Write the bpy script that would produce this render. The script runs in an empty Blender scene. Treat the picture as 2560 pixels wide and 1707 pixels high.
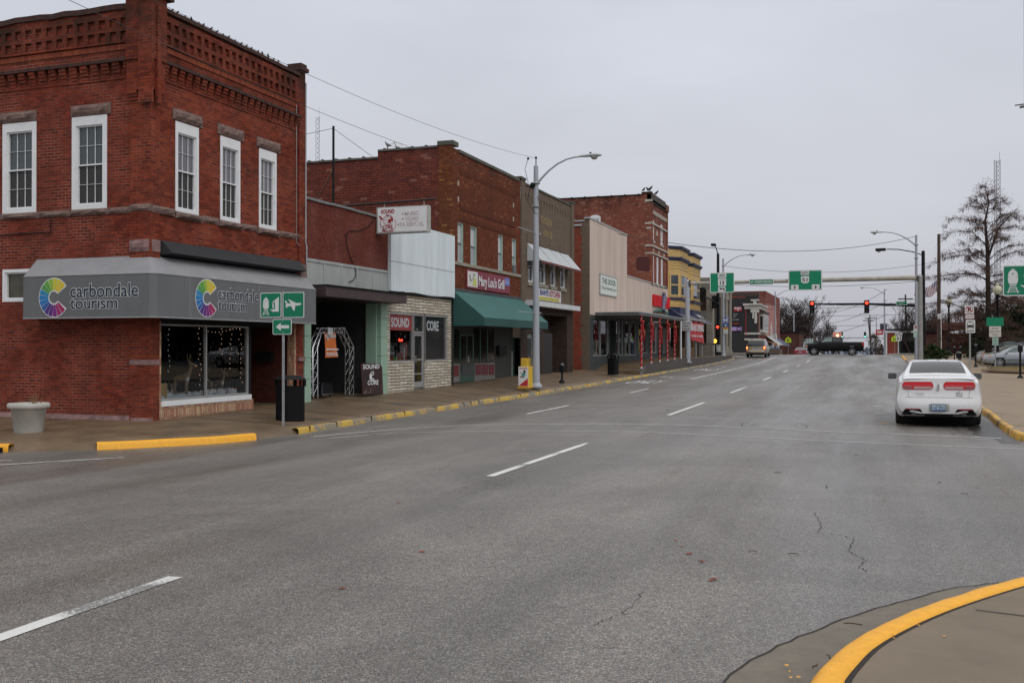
import bpy, bmesh, math, random
from mathutils import Vector, Matrix
S = bpy.context.scene
C = S.collection
R = math.radians
rnd = random.Random(11)
# ---------------------------------------------------------------- camera
FPX, U0, V0, EYE = 2489.0, 2170.0, 867.0, 1.75
YAW = math.atan((U0-1280)/FPX)
PIT = math.atan((V0-853.5)/FPX)
cam = bpy.data.objects.new("camera", bpy.data.cameras.new("camera"))
C.objects.link(cam)
cam.data.sensor_width = 36.0
cam.data.lens = FPX/2560*36
cam.data.clip_end = 6000
cam.location = (0, 0, EYE)
cam.rotation_euler = (R(90)+PIT, 0, YAW)
S.camera = cam
# ---------------------------------------------------------------- sky and sun (overcast)
SUN_EL, SUN_AZ = 42, 125      # azimuth measured clockwise from +Y
w = bpy.data.worlds.new("World"); S.world = w; w.use_nodes = True
nt = w.node_tree; nt.nodes.clear()
N = nt.nodes.new; L = nt.links.new
sky = N('ShaderNodeTexSky'); sky.sky_type = 'NISHITA'; sky.sun_disc = False
sky.sun_elevation = R(SUN_EL); sky.sun_rotation = R(SUN_AZ); sky.dust_density = 6; sky.air_density = 1.5
hs = N('ShaderNodeHueSaturation'); hs.inputs['Saturation'].default_value = .25; L(sky.outputs[0], hs.inputs['Color'])
tc = N('ShaderNodeTexCoord'); sp = N('ShaderNodeSeparateXYZ'); L(tc.outputs['Generated'], sp.inputs[0])
rmp = N('ShaderNodeValToRGB'); L(sp.outputs['Z'], rmp.inputs[0])
cr = rmp.color_ramp
cr.elements[0].position = 0.0; cr.elements[0].color = (4.85, 4.88, 5.35, 1)
cr.elements[1].position = 1.0; cr.elements[1].color = (12.0, 12.0, 12.2, 1)
for p, c in ((.08, (5.55, 5.65, 6.2)), (.20, (6.05, 6.25, 6.9)), (.36, (6.5, 6.85, 7.7)), (.6, (9.0, 9.1, 9.4))):
    e = cr.elements.new(p); e.color = (*c, 1)
mp = N('ShaderNodeMapping'); mp.inputs['Scale'].default_value = (1.0, 1.0, 3.2); L(tc.outputs['Generated'], mp.inputs[0])
nz = N('ShaderNodeTexNoise'); nz.inputs['Scale'].default_value = 1.6; nz.inputs['Detail'].default_value = 4
nz.inputs['Roughness'].default_value = .5; nz.inputs['Distortion'].default_value = .4; L(mp.outputs[0], nz.inputs['Vector'])
mr = N('ShaderNodeMapRange'); mr.inputs['From Min'].default_value = .3; mr.inputs['From Max'].default_value = .7
mr.inputs['To Min'].default_value = .88; mr.inputs['To Max'].default_value = 1.12; L(nz.outputs['Fac'], mr.inputs[0])
ml = N('ShaderNodeVectorMath'); ml.operation = 'SCALE'; L(rmp.outputs[0], ml.inputs[0]); L(mr.outputs[0], ml.inputs['Scale'])
mx = N('ShaderNodeMix'); mx.data_type = 'RGBA'; mx.inputs[0].default_value = .92
L(hs.outputs[0], mx.inputs[6]); L(ml.outputs[0], mx.inputs[7])
bg = N('ShaderNodeBackground'); bg.inputs['Strength'].default_value = .1; L(mx.outputs[2], bg.inputs[0])
ow = N('ShaderNodeOutputWorld'); L(bg.outputs[0], ow.inputs[0])
sun = bpy.data.objects.new("sun", bpy.data.lights.new("sun", 'SUN')); C.objects.link(sun)
sun.data.energy = 1.0; sun.data.angle = R(50); sun.data.color = (1, .98, .95)
sun.rotation_euler = (R(90-SUN_EL), 0, R(180-SUN_AZ))
S.view_settings.view_transform = 'Standard'; S.view_settings.look = 'None'
S.view_settings.exposure = 0; S.view_settings.gamma = 1
# ---------------------------------------------------------------- geometry helpers
def ray(u, v):
    x = (u-1280)/FPX; y = -(v-853.5)/FPX
    c, s = math.cos(PIT), math.sin(PIT); f = c-s*y; up = s+c*y
    ct, st = math.cos(YAW), math.sin(YAW)
    return x*ct-f*st, x*st+f*ct, up
def onX(u, v, X): r = ray(u, v); k = X/r[0]; return (r[1]*k, EYE+r[2]*k)      # -> (Y,Z) on a wall X=const
def onY(u, v, Y): r = ray(u, v); k = Y/r[1]; return (r[0]*k, EYE+r[2]*k)      # -> (X,Z) on a wall Y=const
def onZ(u, v, Z=0.): r = ray(u, v); k = (Z-EYE)/r[2]; return (r[0]*k, r[1]*k)  # -> (X,Y) on the ground
def hermite(pts, t):
    if t <= pts[0][0]: return pts[0][1]
    if t >= pts[-1][0]: return pts[-1][1]
    for i in range(len(pts)-1):
        if pts[i][0] <= t <= pts[i+1][0]: break
    (x0, y0), (x1, y1) = pts[i], pts[i+1]
    xm, ym = pts[i-1] if i else (x0-(x1-x0), y0); xp, yp = pts[i+2] if i+2 < len(pts) else (x1+(x1-x0), y1)
    m0 = (y1-ym)/(x1-xm); m1 = (yp-y0)/(xp-x0); h = x1-x0; s = (t-x0)/h
    return ((2*s**3-3*s*s+1)*y0+(s**3-2*s*s+s)*h*m0+(-2*s**3+3*s*s)*y1+(s**3-s*s)*h*m1)
PROF = [(-60, 0), (10, 0), (25, 0), (40, .05), (55, .17), (68, .28), (82, .42), (92, .6), (100, .79), (107, .9), (120, .9),
        (146, .35), (200, -1.2), (300, -5), (600, -14), (2500, -25)]
def prof(y): return hermite(PROF, y)
def zroad(x, y): return prof(y)-.015*min(abs(x+4.6), 7.3 if x < -4.6 else 4.2)
ZF = [(10, .1), (17, .15), (24, .23), (29, .26), (34, .31), (43, .46), (50, .44), (54, .48), (57, .74), (61, .8), (68, .93), (92, .98), (106, 1.03)]
def zf(y): return hermite(ZF, y)

class Frame:
    def __init__(s, O, U, V, Nn): s.O, s.U, s.V, s.N = map(Vector, (O, U, V, Nn))
    def P(s, a, b, n=0.): return tuple(s.O+s.U*a+s.V*b+s.N*n)
def FX(x): return Frame((x, 0, 0), (0, 1, 0), (0, 0, 1), (1, 0, 0))
def FY(y): return Frame((0, y, 0), (1, 0, 0), (0, 0, 1), (0, -1, 0))
def FZ(z): return Frame((0, 0, z), (1, 0, 0), (0, 1, 0), (0, 0, 1))
def FA(x, y, z, deg):   # vertical board at (x,y,z) whose face normal points deg clockwise from -Y
    a = R(deg); return Frame((x, y, z), (math.cos(a), -math.sin(a), 0), (0, 0, 1), (-math.sin(a), -math.cos(a), 0))

class MB:
    def __init__(s): s.v, s.f, s.mi, s.sm, s.cur = [], [], [], [], 0
    def add(s, vs, fs, smooth=False):
        o = len(s.v); s.v += [tuple(p) for p in vs]
        for f in fs: s.f.append(tuple(o+i for i in f)); s.mi.append(s.cur); s.sm.append(smooth)
        return s
    def m(s, i): s.cur = i; return s
    def quad(s, *p): return s.add(p, [tuple(range(len(p)))])
    def box(s, x0, x1, y0, y1, z0, z1):
        v = [(x, y, z) for z in (z0, z1) for y in (y0, y1) for x in (x0, x1)]
        return s.add(v, [(0, 2, 3, 1), (4, 5, 7, 6), (0, 1, 5, 4), (2, 6, 7, 3), (0, 4, 6, 2), (1, 3, 7, 5)])
    def fbox(s, fr, a0, a1, b0, b1, n0, n1):
        v = [fr.P(a, b, n) for n in (n0, n1) for b in (b0, b1) for a in (a0, a1)]
        return s.add(v, [(0, 2, 3, 1), (4, 5, 7, 6), (0, 1, 5, 4), (2, 6, 7, 3), (0, 4, 6, 2), (1, 3, 7, 5)])
    def prism(s, fr, pts, n0, n1, smooth=False):
        k = len(pts); v = [fr.P(a, b, n0) for a, b in pts]+[fr.P(a, b, n1) for a, b in pts]
        s.add(v, [tuple(range(k-1, -1, -1)), tuple(range(k, 2*k))])
        return s.add(v, [(i, (i+1) % k, k+(i+1) % k, k+i) for i in range(k)], smooth)
    def flat(s, fr, pts, n=0.): return s.add([fr.P(a, b, n) for a, b in pts], [tuple(range(len(pts)))])
    def wall(s, fr, a0, a1, b0, b1, holes=(), n=0., depth=.15):
        A = sorted({a0, a1} | {min(max(h[i], a0), a1) for h in holes for i in (0, 1)})
        B = sorted({b0, b1} | {min(max(h[i], b0), b1) for h in holes for i in (2, 3)})
        for i in range(len(A)-1):
            for j in range(len(B)-1):
                ca, cb = (A[i]+A[i+1])/2, (B[j]+B[j+1])/2
                if A[i+1]-A[i] < 1e-6 or B[j+1]-B[j] < 1e-6: continue
                if any(h[0] < ca < h[1] and h[2] < cb < h[3] for h in holes): continue
                s.quad(fr.P(A[i], B[j], n), fr.P(A[i+1], B[j], n), fr.P(A[i+1], B[j+1], n), fr.P(A[i], B[j+1], n))
        for h in holes:
            x0, x1, y0, y1 = h[:4]; d = h[4] if len(h) > 4 else depth
            c = [(x0, y0), (x1, y0), (x1, y1), (x0, y1)]
            for i in range(4):
                p, q = c[i], c[(i+1) % 4]
                s.quad(fr.P(*p, n), fr.P(*q, n), fr.P(*q, n-d), fr.P(*p, n-d))
        return s
    def tube(s, pts, r, n=8, caps=True, smooth=True):
        pts = [Vector(p) for p in pts]; k = len(pts)
        rs = r if isinstance(r, (list, tuple)) else [r]*k
        vs = []; up = None
        for i, p in enumerate(pts):
            t = (pts[min(i+1, k-1)]-pts[max(i-1, 0)])
            if t.length < 1e-9: t = Vector((0, 0, 1))
            t.normalize()
            if up is None: up = Vector((0, 0, 1)) if abs(t.z) < .9 else Vector((1, 0, 0))
            a = t.cross(up)
            if a.length < 1e-6: a = t.cross(Vector((1, 0, 0)))
            a.normalize(); b = a.cross(t).normalized(); up = b
            for j in range(n):
                an = 2*math.pi*j/n; vs.append(p+(a*math.cos(an)+b*math.sin(an))*rs[i])
        fs = [(i*n+j, i*n+(j+1) % n, (i+1)*n+(j+1) % n, (i+1)*n+j) for i in range(k-1) for j in range(n)]
        s.add(vs, fs, smooth)
        if caps and n > 2: s.add(vs[:n], [tuple(range(n-1, -1, -1))]); s.add(vs[-n:], [tuple(range(n))])
        return s
    def lathe(s, prof_, c, n=16, axis='Z', smooth=True):
        vs = []
        for r_, h in prof_:
            for j in range(n):
                a = 2*math.pi*j/n; x, y = r_*math.cos(a), r_*math.sin(a)
                if axis == 'Z': vs.append((c[0]+x, c[1]+y, c[2]+h))
                elif axis == 'X': vs.append((c[0]+h, c[1]+x, c[2]+y))
                else: vs.append((c[0]+x, c[1]+h, c[2]+y))
        k = len(prof_)
        return s.add(vs, [(i*n+j, i*n+(j+1) % n, (i+1)*n+(j+1) % n, (i+1)*n+j) for i in range(k-1) for j in range(n)], smooth)
    def ball(s, c, rx, ry=None, rz=None, n=10, m=7):
        ry = ry or rx; rz = rz or rx; vs = [(c[0], c[1], c[2]-rz)]; fs = []
        for i in range(1, m):
            t = math.pi*i/m
            for j in range(n):
                a = 2*math.pi*j/n; vs.append((c[0]+rx*math.sin(t)*math.cos(a), c[1]+ry*math.sin(t)*math.sin(a), c[2]-rz*math.cos(t)))
        vs.append((c[0], c[1], c[2]+rz))
        for j in range(n):
            fs.append((0, 1+(j+1) % n, 1+j)); fs.append((len(vs)-1, 1+(m-2)*n+j, 1+(m-2)*n+(j+1) % n))
            for i in range(m-2): fs.append((1+i*n+j, 1+i*n+(j+1) % n, 1+(i+1)*n+(j+1) % n, 1+(i+1)*n+j))
        return s.add(vs, fs, True)
    def build(s, name, mats, parent=None, bevel=0, **props):
        me = bpy.data.meshes.new(name); me.from_pydata(s.v, [], s.f)
        if not isinstance(mats, (list, tuple)): mats = [mats]
        for m_ in mats: me.materials.append(m_)
        me.polygons.foreach_set('material_index', s.mi); me.polygons.foreach_set('use_smooth', s.sm); me.update()
        return place(name, me, parent, bevel, **props)
def place(name, me, parent=None, bevel=0, **props):
    o = bpy.data.objects.new(name, me); C.objects.link(o)
    if parent is not None:
        o.parent = parent
        if parent.type == 'EMPTY' and not parent.get('_local'): o.location = -parent.location
    if bevel:
        b = o.modifiers.new('bevel', 'BEVEL'); b.width = bevel; b.segments = 2; b.limit_method = 'ANGLE'
    for k, v in props.items(): o[k] = v
    return o
def thing(name, label, cat, loc=(0, 0, 0), group=None, rz=None):
    o = bpy.data.objects.new(name, None); C.objects.link(o); o.location = loc; o.empty_display_size = .3
    o['label'] = label; o['category'] = cat
    if group: o['group'] = group
    if rz is not None: o.rotation_euler.z = rz; o['_local'] = 1
    return o
def tag(o, label, cat, group=None):
    o['label'] = label; o['category'] = cat
    if group: o['group'] = group
    return o
def struct(o, kind='structure'): o['kind'] = kind; return o
def copy_tree(o, parent=None):
    c = o.copy(); C.objects.link(c)
    if parent is not None: c.parent = parent
    for ch in [x for x in o.children]: copy_tree(ch, c)
    return c
def text(fr, body, box, n, m, name='lettering', parent=None, bold=.0, shear=0., align=0, space=1., **props):
    """flat lettering fitted into box=(a0,a1,b0,b1) on a frame"""
    cu = bpy.data.curves.new('t', 'FONT'); cu.body = body; cu.size = 1; cu.offset = bold; cu.shear = shear
    cu.space_character = space; cu.align_x = 'CENTER'; cu.resolution_u = 3; cu.space_line = .85
    ob = bpy.data.objects.new('t', cu); C.objects.link(ob)
    dg = bpy.context.evaluated_depsgraph_get(); me = bpy.data.meshes.new_from_object(ob.evaluated_get(dg))
    bpy.data.objects.remove(ob); bpy.data.curves.remove(cu)
    xs = [v.co.x for v in me.vertices]; ys = [v.co.y for v in me.vertices]
    if not xs: return None
    x0, x1, y0, y1 = min(xs), max(xs), min(ys), max(ys); a0, a1, b0, b1 = box
    for v in me.vertices:
        a = a0+(v.co.x-x0)/(x1-x0)*(a1-a0); b = b0+(v.co.y-y0)/max(1e-6, y1-y0)*(b1-b0); v.co = fr.P(a, b, n)
    me.name = name; me.materials.clear(); me.materials.append(m)
    return place(name, me, parent, **props)
def rrect(a0, a1, b0, b1, r, k=4):
    out = []
    for cx, cy, s0 in ((a1-r, b1-r, 0), (a0+r, b1-r, 90), (a0+r, b0+r, 180), (a1-r, b0+r, 270)):
        for i in range(k+1):
            t = R(s0+90*i/k); out.append((cx+r*math.cos(t), cy+r*math.sin(t)))
    return out
def circ(cx, cy, rx, ry=None, n=20, a0=0, a1=360):
    ry = ry or rx; full = abs(a1-a0) >= 360
    return [(cx+rx*math.cos(R(a0+(a1-a0)*i/(n if full else n-1))), cy+ry*math.sin(R(a0+(a1-a0)*i/(n if full else n-1)))) for i in range(n)]
# ---------------------------------------------------------------- materials
MATS = {}
def mat(name, col, rough=.8, metal=0., spec=.4, var=.12, scale=3., bump=0., bscale=40., streak=0., emit=None, es=1., coat=0.):
    if name in MATS: return MATS[name]
    m = bpy.data.materials.new(name); m.use_nodes = True; MATS[name] = m
    t = m.node_tree; b = t.nodes['Principled BSDF']; Nn = t.nodes.new; Ll = t.links.new
    b.inputs['Roughness'].default_value = rough; b.inputs['Metallic'].default_value = metal
    b.inputs['Specular IOR Level'].default_value = spec; b.inputs['Coat Weight'].default_value = coat
    if emit: b.inputs['Emission Color'].default_value = (*emit, 1); b.inputs['Emission Strength'].default_value = es
    g = Nn('ShaderNodeNewGeometry')
    if var > 0:
        n1 = Nn('ShaderNodeTexNoise'); n1.inputs['Scale'].default_value = scale; n1.inputs['Detail'].default_value = 6
        n1.inputs['Roughness'].default_value = .62
        if streak:
            mp_ = Nn('ShaderNodeMapping'); mp_.inputs['Scale'].default_value = (1, 1, streak); Ll(g.outputs['Position'], mp_.inputs[0]); Ll(mp_.outputs[0], n1.inputs['Vector'])
        else: Ll(g.outputs['Position'], n1.inputs['Vector'])
        r_ = Nn('ShaderNodeMapRange'); r_.inputs['From Min'].default_value = .28; r_.inputs['From Max'].default_value = .72
        r_.inputs['To Min'].default_value = 1-var; r_.inputs['To Max'].default_value = 1+var; Ll(n1.outputs['Fac'], r_.inputs[0])
        v = Nn('ShaderNodeVectorMath'); v.operation = 'SCALE'; v.inputs[0].default_value = col; Ll(r_.outputs[0], v.inputs['Scale'])
        Ll(v.outputs[0], b.inputs['Base Color'])
    else: b.inputs['Base Color'].default_value = (*col, 1)
    if bump:
        n2 = Nn('ShaderNodeTexNoise'); n2.inputs['Scale'].default_value = bscale; n2.inputs['Detail'].default_value = 4; Ll(g.outputs['Position'], n2.inputs['Vector'])
        bp = Nn('ShaderNodeBump'); bp.inputs['Strength'].default_value = bump; bp.inputs['Distance'].default_value = .02
        Ll(n2.outputs['Fac'], bp.inputs['Height']); Ll(bp.outputs[0], b.inputs['Normal'])
    return m
def wallcoord(t):
    Nn = t.nodes.new; Ll = t.links.new
    g = Nn('ShaderNodeNewGeometry'); p = Nn('ShaderNodeSeparateXYZ'); Ll(g.outputs['Position'], p.inputs[0])
    q = Nn('ShaderNodeSeparateXYZ'); Ll(g.outputs['True Normal'], q.inputs[0])
    a = Nn('ShaderNodeMath'); a.operation = 'ABSOLUTE'; Ll(q.outputs[0], a.inputs[0])
    c = Nn('ShaderNodeMath'); c.operation = 'GREATER_THAN'; c.inputs[1].default_value = .6; Ll(a.outputs[0], c.inputs[0])
    mx_ = Nn('ShaderNodeMix'); Ll(c.outputs[0], mx_.inputs[0]); Ll(p.outputs[0], mx_.inputs[2]); Ll(p.outputs[1], mx_.inputs[3])
    cb = Nn('ShaderNodeCombineXYZ'); Ll(mx_.outputs[0], cb.inputs[0]); Ll(p.outputs[2], cb.inputs[1])
    return g, cb.outputs[0], p
def brick(name, c1, c2, mortar, bw=.21, bh=.068, ms=.009, dirt=.35, dirtcol=(.03, .02, .018), odd=None, rough=.85, mvar=.5, bump=.5, top=None, patch=0.):
    """brickwork with per brick colour change, patchy mortar and soot; top=(z0,z1): weathered dark towards an old parapet"""
    if name in MATS: return MATS[name]
    m = bpy.data.materials.new(name); m.use_nodes = True; MATS[name] = m
    t = m.node_tree; b = t.nodes['Principled BSDF']; Nn = t.nodes.new; Ll = t.links.new
    g, uv, p = wallcoord(t)
    br = Nn('ShaderNodeTexBrick'); Ll(uv, br.inputs['Vector']); br.inputs['Scale'].default_value = 1
    br.inputs['Brick Width'].default_value = bw; br.inputs['Row Height'].default_value = bh; br.inputs['Mortar Size'].default_value = ms
    br.inputs['Mortar Smooth'].default_value = .3; br.inputs['Color1'].default_value = (*c1, 1); br.inputs['Color2'].default_value = (*c2, 1)
    br.inputs['Bias'].default_value = 0
    nm = Nn('ShaderNodeTexNoise'); nm.inputs['Scale'].default_value = 1.1; nm.inputs['Detail'].default_value = 5; Ll(g.outputs['Position'], nm.inputs['Vector'])
    rm = Nn('ShaderNodeMapRange'); rm.inputs['From Min'].default_value = .38; rm.inputs['From Max'].default_value = .62
    rm.inputs['To Min'].default_value = mvar; rm.inputs['To Max'].default_value = 1.1; Ll(nm.outputs['Fac'], rm.inputs[0])
    vm = Nn('ShaderNodeVectorMath'); vm.operation = 'SCALE'; vm.inputs[0].default_value = mortar; Ll(rm.outputs[0], vm.inputs['Scale'])
    Ll(vm.outputs[0], br.inputs['Mortar'])
    col = br.outputs['Color']
    # every brick a shade of its own
    wn = Nn('ShaderNodeTexNoise'); wn.inputs['Scale'].default_value = 7; wn.inputs['Detail'].default_value = 6; wn.inputs['Roughness'].default_value = .75; Ll(g.outputs['Position'], wn.inputs['Vector'])
    rv = Nn('ShaderNodeMapRange'); rv.inputs['From Min'].default_value = .3; rv.inputs['From Max'].default_value = .7
    rv.inputs['To Min'].default_value = .74; rv.inputs['To Max'].default_value = 1.22; Ll(wn.outputs['Fac'], rv.inputs[0])
    vs = Nn('ShaderNodeVectorMath'); vs.operation = 'SCALE'; Ll(col, vs.inputs[0]); Ll(rv.outputs[0], vs.inputs['Scale']); col = vs.outputs[0]
    # soot and damp stains of their own shape
    mp_ = Nn('ShaderNodeMapping'); mp_.inputs['Scale'].default_value = (.55, .55, .35); Ll(g.outputs['Position'], mp_.inputs[0])
    nd = Nn('ShaderNodeTexNoise'); nd.inputs['Scale'].default_value = 1.3; nd.inputs['Detail'].default_value = 7; nd.inputs['Roughness'].default_value = .7; Ll(mp_.outputs[0], nd.inputs['Vector'])
    rd = Nn('ShaderNodeMapRange'); rd.inputs['From Min'].default_value = .48; rd.inputs['From Max'].default_value = .74
    rd.inputs['To Min'].default_value = 0; rd.inputs['To Max'].default_value = dirt; Ll(nd.outputs['Fac'], rd.inputs[0])
    f = rd.outputs[0]
    if top:
        rt = Nn('ShaderNodeMapRange'); rt.inputs['From Min'].default_value = top[0]; rt.inputs['From Max'].default_value = top[1]
        rt.inputs['To Min'].default_value = 0; rt.inputs['To Max'].default_value = top[2]; Ll(p.outputs[2], rt.inputs[0])
        mu = Nn('ShaderNodeMath'); mu.operation = 'MULTIPLY'; Ll(rt.outputs[0], mu.inputs[0])
        n3 = Nn('ShaderNodeMapRange'); n3.inputs['From Min'].default_value = .35; n3.inputs['From Max'].default_value = .6; Ll(nd.outputs['Fac'], n3.inputs[0]); Ll(n3.outputs[0], mu.inputs[1])
        ad = Nn('ShaderNodeMath'); ad.operation = 'ADD'; ad.use_clamp = True; Ll(f, ad.inputs[0]); Ll(mu.outputs[0], ad.inputs[1]); f = ad.outputs[0]
    mx_ = Nn('ShaderNodeMix'); mx_.data_type = 'RGBA'; Ll(f, mx_.inputs[0]); Ll(col, mx_.inputs[6]); mx_.inputs[7].default_value = (*dirtcol, 1); col = mx_.outputs[2]
    if odd:   # a few odd coloured bricks
        n4 = Nn('ShaderNodeTexBrick'); Ll(uv, n4.inputs['Vector']); n4.inputs['Scale'].default_value = 1
        n4.inputs['Brick Width'].default_value = bw; n4.inputs['Row Height'].default_value = bh; n4.inputs['Mortar Size'].default_value = 0
        n4.inputs['Color1'].default_value = (0, 0, 0, 1); n4.inputs['Color2'].default_value = (1, 1, 1, 1); n4.inputs['Bias'].default_value = 0
        gt = Nn('ShaderNodeMath'); gt.operation = 'GREATER_THAN'; gt.inputs[1].default_value = odd[1]; Ll(n4.outputs['Color'], gt.inputs[0])
        m2 = Nn('ShaderNodeMix'); m2.data_type = 'RGBA'; mf = Nn('ShaderNodeMath'); mf.operation = 'MULTIPLY'; mf.inputs[1].default_value = .55
        Ll(gt.outputs[0], mf.inputs[0]); Ll(mf.outputs[0], m2.inputs[0]); Ll(col, m2.inputs[6]); m2.inputs[7].default_value = (*odd[0], 1); col = m2.outputs[2]
    Ll(col, b.inputs['Base Color']); b.inputs['Roughness'].default_value = rough; b.inputs['Specular IOR Level'].default_value = .12
    bp = Nn('ShaderNodeBump'); bp.inputs['Strength'].default_value = bump; bp.inputs['Distance'].default_value = .008; bp.invert = True
    Ll(br.outputs['Fac'], bp.inputs['Height']); Ll(bp.outputs[0], b.inputs['Normal'])
    return m
def glassy(name, tint=(.9, .95, .95), rough=.0, refl=1.):
    """window glass one can look through, with the sky mirrored in it"""
    if name in MATS: return MATS[name]
    m = bpy.data.materials.new(name); m.use_nodes = True; MATS[name] = m
    t = m.node_tree; t.nodes.clear(); Nn = t.nodes.new; Ll = t.links.new
    fr = Nn('ShaderNodeFresnel'); fr.inputs[0].default_value = 1.5
    mu = Nn('ShaderNodeMath'); mu.operation = 'MULTIPLY'; mu.inputs[1].default_value = refl*1.0; mu.use_clamp = True; Ll(fr.outputs[0], mu.inputs[0])
    tr = Nn('ShaderNodeBsdfTransparent'); tr.inputs[0].default_value = (*tint, 1)
    gl = Nn('ShaderNodeBsdfGlossy'); gl.inputs['Roughness'].default_value = rough
    gl.inputs[0].default_value = (.9, .9, .93, 1)
    mx_ = Nn('ShaderNodeMixShader'); Ll(mu.outputs[0], mx_.inputs[0]); Ll(tr.outputs[0], mx_.inputs[1]); Ll(gl.outputs[0], mx_.inputs[2])
    o = Nn('ShaderNodeOutputMaterial'); Ll(mx_.outputs[0], o.inputs[0]); return m
def asphalt():
    m = bpy.data.materials.new('asphalt'); m.use_nodes = True; t = m.node_tree; b = t.nodes['Principled BSDF']; Nn = t.nodes.new; Ll = t.links.new
    g = Nn('ShaderNodeNewGeometry'); P = g.outputs['Position']
    def noise(scale, det=4, rough=.6, sc=None, dist=0):
        n_ = Nn('ShaderNodeTexNoise'); n_.inputs['Scale'].default_value = scale; n_.inputs['Detail'].default_value = det; n_.inputs['Roughness'].default_value = rough; n_.inputs['Distortion'].default_value = dist
        if sc: mp_ = Nn('ShaderNodeMapping'); mp_.inputs['Scale'].default_value = sc; Ll(P, mp_.inputs[0]); Ll(mp_.outputs[0], n_.inputs['Vector'])
        else: Ll(P, n_.inputs['Vector'])
        return n_.outputs['Fac']
    def rng(s_, a, b_, c, d):
        r_ = Nn('ShaderNodeMapRange'); r_.inputs['From Min'].default_value = a; r_.inputs['From Max'].default_value = b_; r_.inputs['To Min'].default_value = c; r_.inputs['To Max'].default_value = d; Ll(s_, r_.inputs[0]); return r_.outputs[0]
    def mul(a, b_):
        x = Nn('ShaderNodeMath'); x.operation = 'MULTIPLY'; Ll(a, x.inputs[0]); Ll(b_, x.inputs[1]); return x.outputs[0]
    # aggregate: stones of 6 to 12 mm in greys, tans and rusty browns
    vo = Nn('ShaderNodeTexVoronoi'); vo.inputs['Scale'].default_value = 105; Ll(P, vo.inputs['Vector'])
    rp = Nn('ShaderNodeValToRGB'); sx = Nn('ShaderNodeSeparateColor'); Ll(vo.outputs['Color'], sx.inputs[0]); Ll(sx.outputs[0], rp.inputs[0])
    e = rp.color_ramp; e.elements[0].color = (.05, .047, .043, 1); e.elements[1].position = 1; e.elements[1].color = (.27, .26, .24, 1)
    for p_, c_ in ((.25, (.092, .088, .083)), (.5, (.132, .127, .119)), (.7, (.165, .138, .112)), (.8, (.14, .094, .07)), (.88, (.215, .205, .19))):
        x = e.elements.new(p_); x.color = (*c_, 1)
    big = rng(noise(.3, 6, .68, None, 1.0), .32, .68, .76, 1.24)
    lane = rng(noise(.75, 5, .6, (1, .04, 1)), .32, .68, .80, 1.18)     # wear that runs along the street
    fine = rng(noise(14, 6, .75), .3, .7, .80, 1.20)
    k = mul(mul(big, lane), fine)
    v = Nn('ShaderNodeVectorMath'); v.operation = 'SCALE'; Ll(rp.outputs[0], v.inputs[0]); Ll(k, v.inputs['Scale'])
    Ll(v.outputs[0], b.inputs['Base Color'])
    Ll(rng(noise(.6, 5, .6, (1, .09, 1)), .34, .66, .24, .62), b.inputs['Roughness']); b.inputs['Specular IOR Level'].default_value = .62
    bp = Nn('ShaderNodeBump'); bp.inputs['Strength'].default_value = .55; bp.inputs['Distance'].default_value = .006
    Ll(vo.outputs['Distance'], bp.inputs['Height']); Ll(bp.outputs[0], b.inputs['Normal'])
    MATS['asphalt'] = m; return m
def paint(name, col, under, wear=.5, scale=14., rough=.6, edge=.05):
    """paint worn through to what lies under it"""
    if name in MATS: return MATS[name]
    m = bpy.data.materials.new(name); m.use_nodes = True; MATS[name] = m
    t = m.node_tree; b = t.nodes['Principled BSDF']; Nn = t.nodes.new; Ll = t.links.new
    g = Nn('ShaderNodeNewGeometry')
    a = Nn('ShaderNodeTexNoise'); a.inputs['Scale'].default_value = scale; a.inputs['Detail'].default_value = 7; a.inputs['Roughness'].default_value = .75; Ll(g.outputs['Position'], a.inputs['Vector'])
    c = Nn('ShaderNodeTexNoise'); c.inputs['Scale'].default_value = 1.1; c.inputs['Detail'].default_value = 3; Ll(g.outputs['Position'], c.inputs['Vector'])
    ad = Nn('ShaderNodeMath'); ad.operation = 'ADD'; Ll(a.outputs['Fac'], ad.inputs[0]); Ll(c.outputs['Fac'], ad.inputs[1])
    r_ = Nn('ShaderNodeMapRange'); r_.inputs['From Min'].default_value = 2*wear-edge; r_.inputs['From Max'].default_value = 2*wear+edge; Ll(ad.outputs[0], r_.inputs[0])
    mx_ = Nn('ShaderNodeMix'); mx_.data_type = 'RGBA'; Ll(r_.outputs[0], mx_.inputs[0]); mx_.inputs[6].default_value = (*col, 1); mx_.inputs[7].default_value = (*under, 1)
    d = Nn('ShaderNodeMapRange'); d.inputs['From Min'].default_value = .3; d.inputs['From Max'].default_value = .7; d.inputs['To Min'].default_value = .85; d.inputs['To Max'].default_value = 1.12; Ll(a.outputs['Fac'], d.inputs[0])
    v = Nn('ShaderNodeVectorMath'); v.operation = 'SCALE'; Ll(mx_.outputs[2], v.inputs[0]); Ll(d.outputs[0], v.inputs['Scale'])
    Ll(v.outputs[0], b.inputs['Base Color']); b.inputs['Roughness'].default_value = rough; return m
ASPH = asphalt()
WALK_L = mat('wet brown concrete walk', (.135, .092, .054), .5, var=.42, scale=1.3, bump=.25, bscale=60)
WALK_R = mat('tan concrete walk', (.235, .172, .108), .62, var=.2, scale=.9, bump=.2, bscale=50)
WALK_N = mat('near concrete walk', (.155, .118, .074), .55, var=.16, scale=2.2, bump=.15, bscale=70)
CONC = mat('grey concrete', (.22, .2, .175), .75, var=.22, scale=5, bump=.2)
PAN = mat('gutter concrete', (.145, .122, .092), .6, var=.2, scale=6, bump=.25, bscale=90)
YEL = paint('fresh yellow kerb paint', (.80, .37, .02), (.25, .2, .15), .72, 9)
YELW = paint('worn yellow kerb paint', (.50, .32, .045), (.2, .17, .13), .5, 6)
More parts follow.
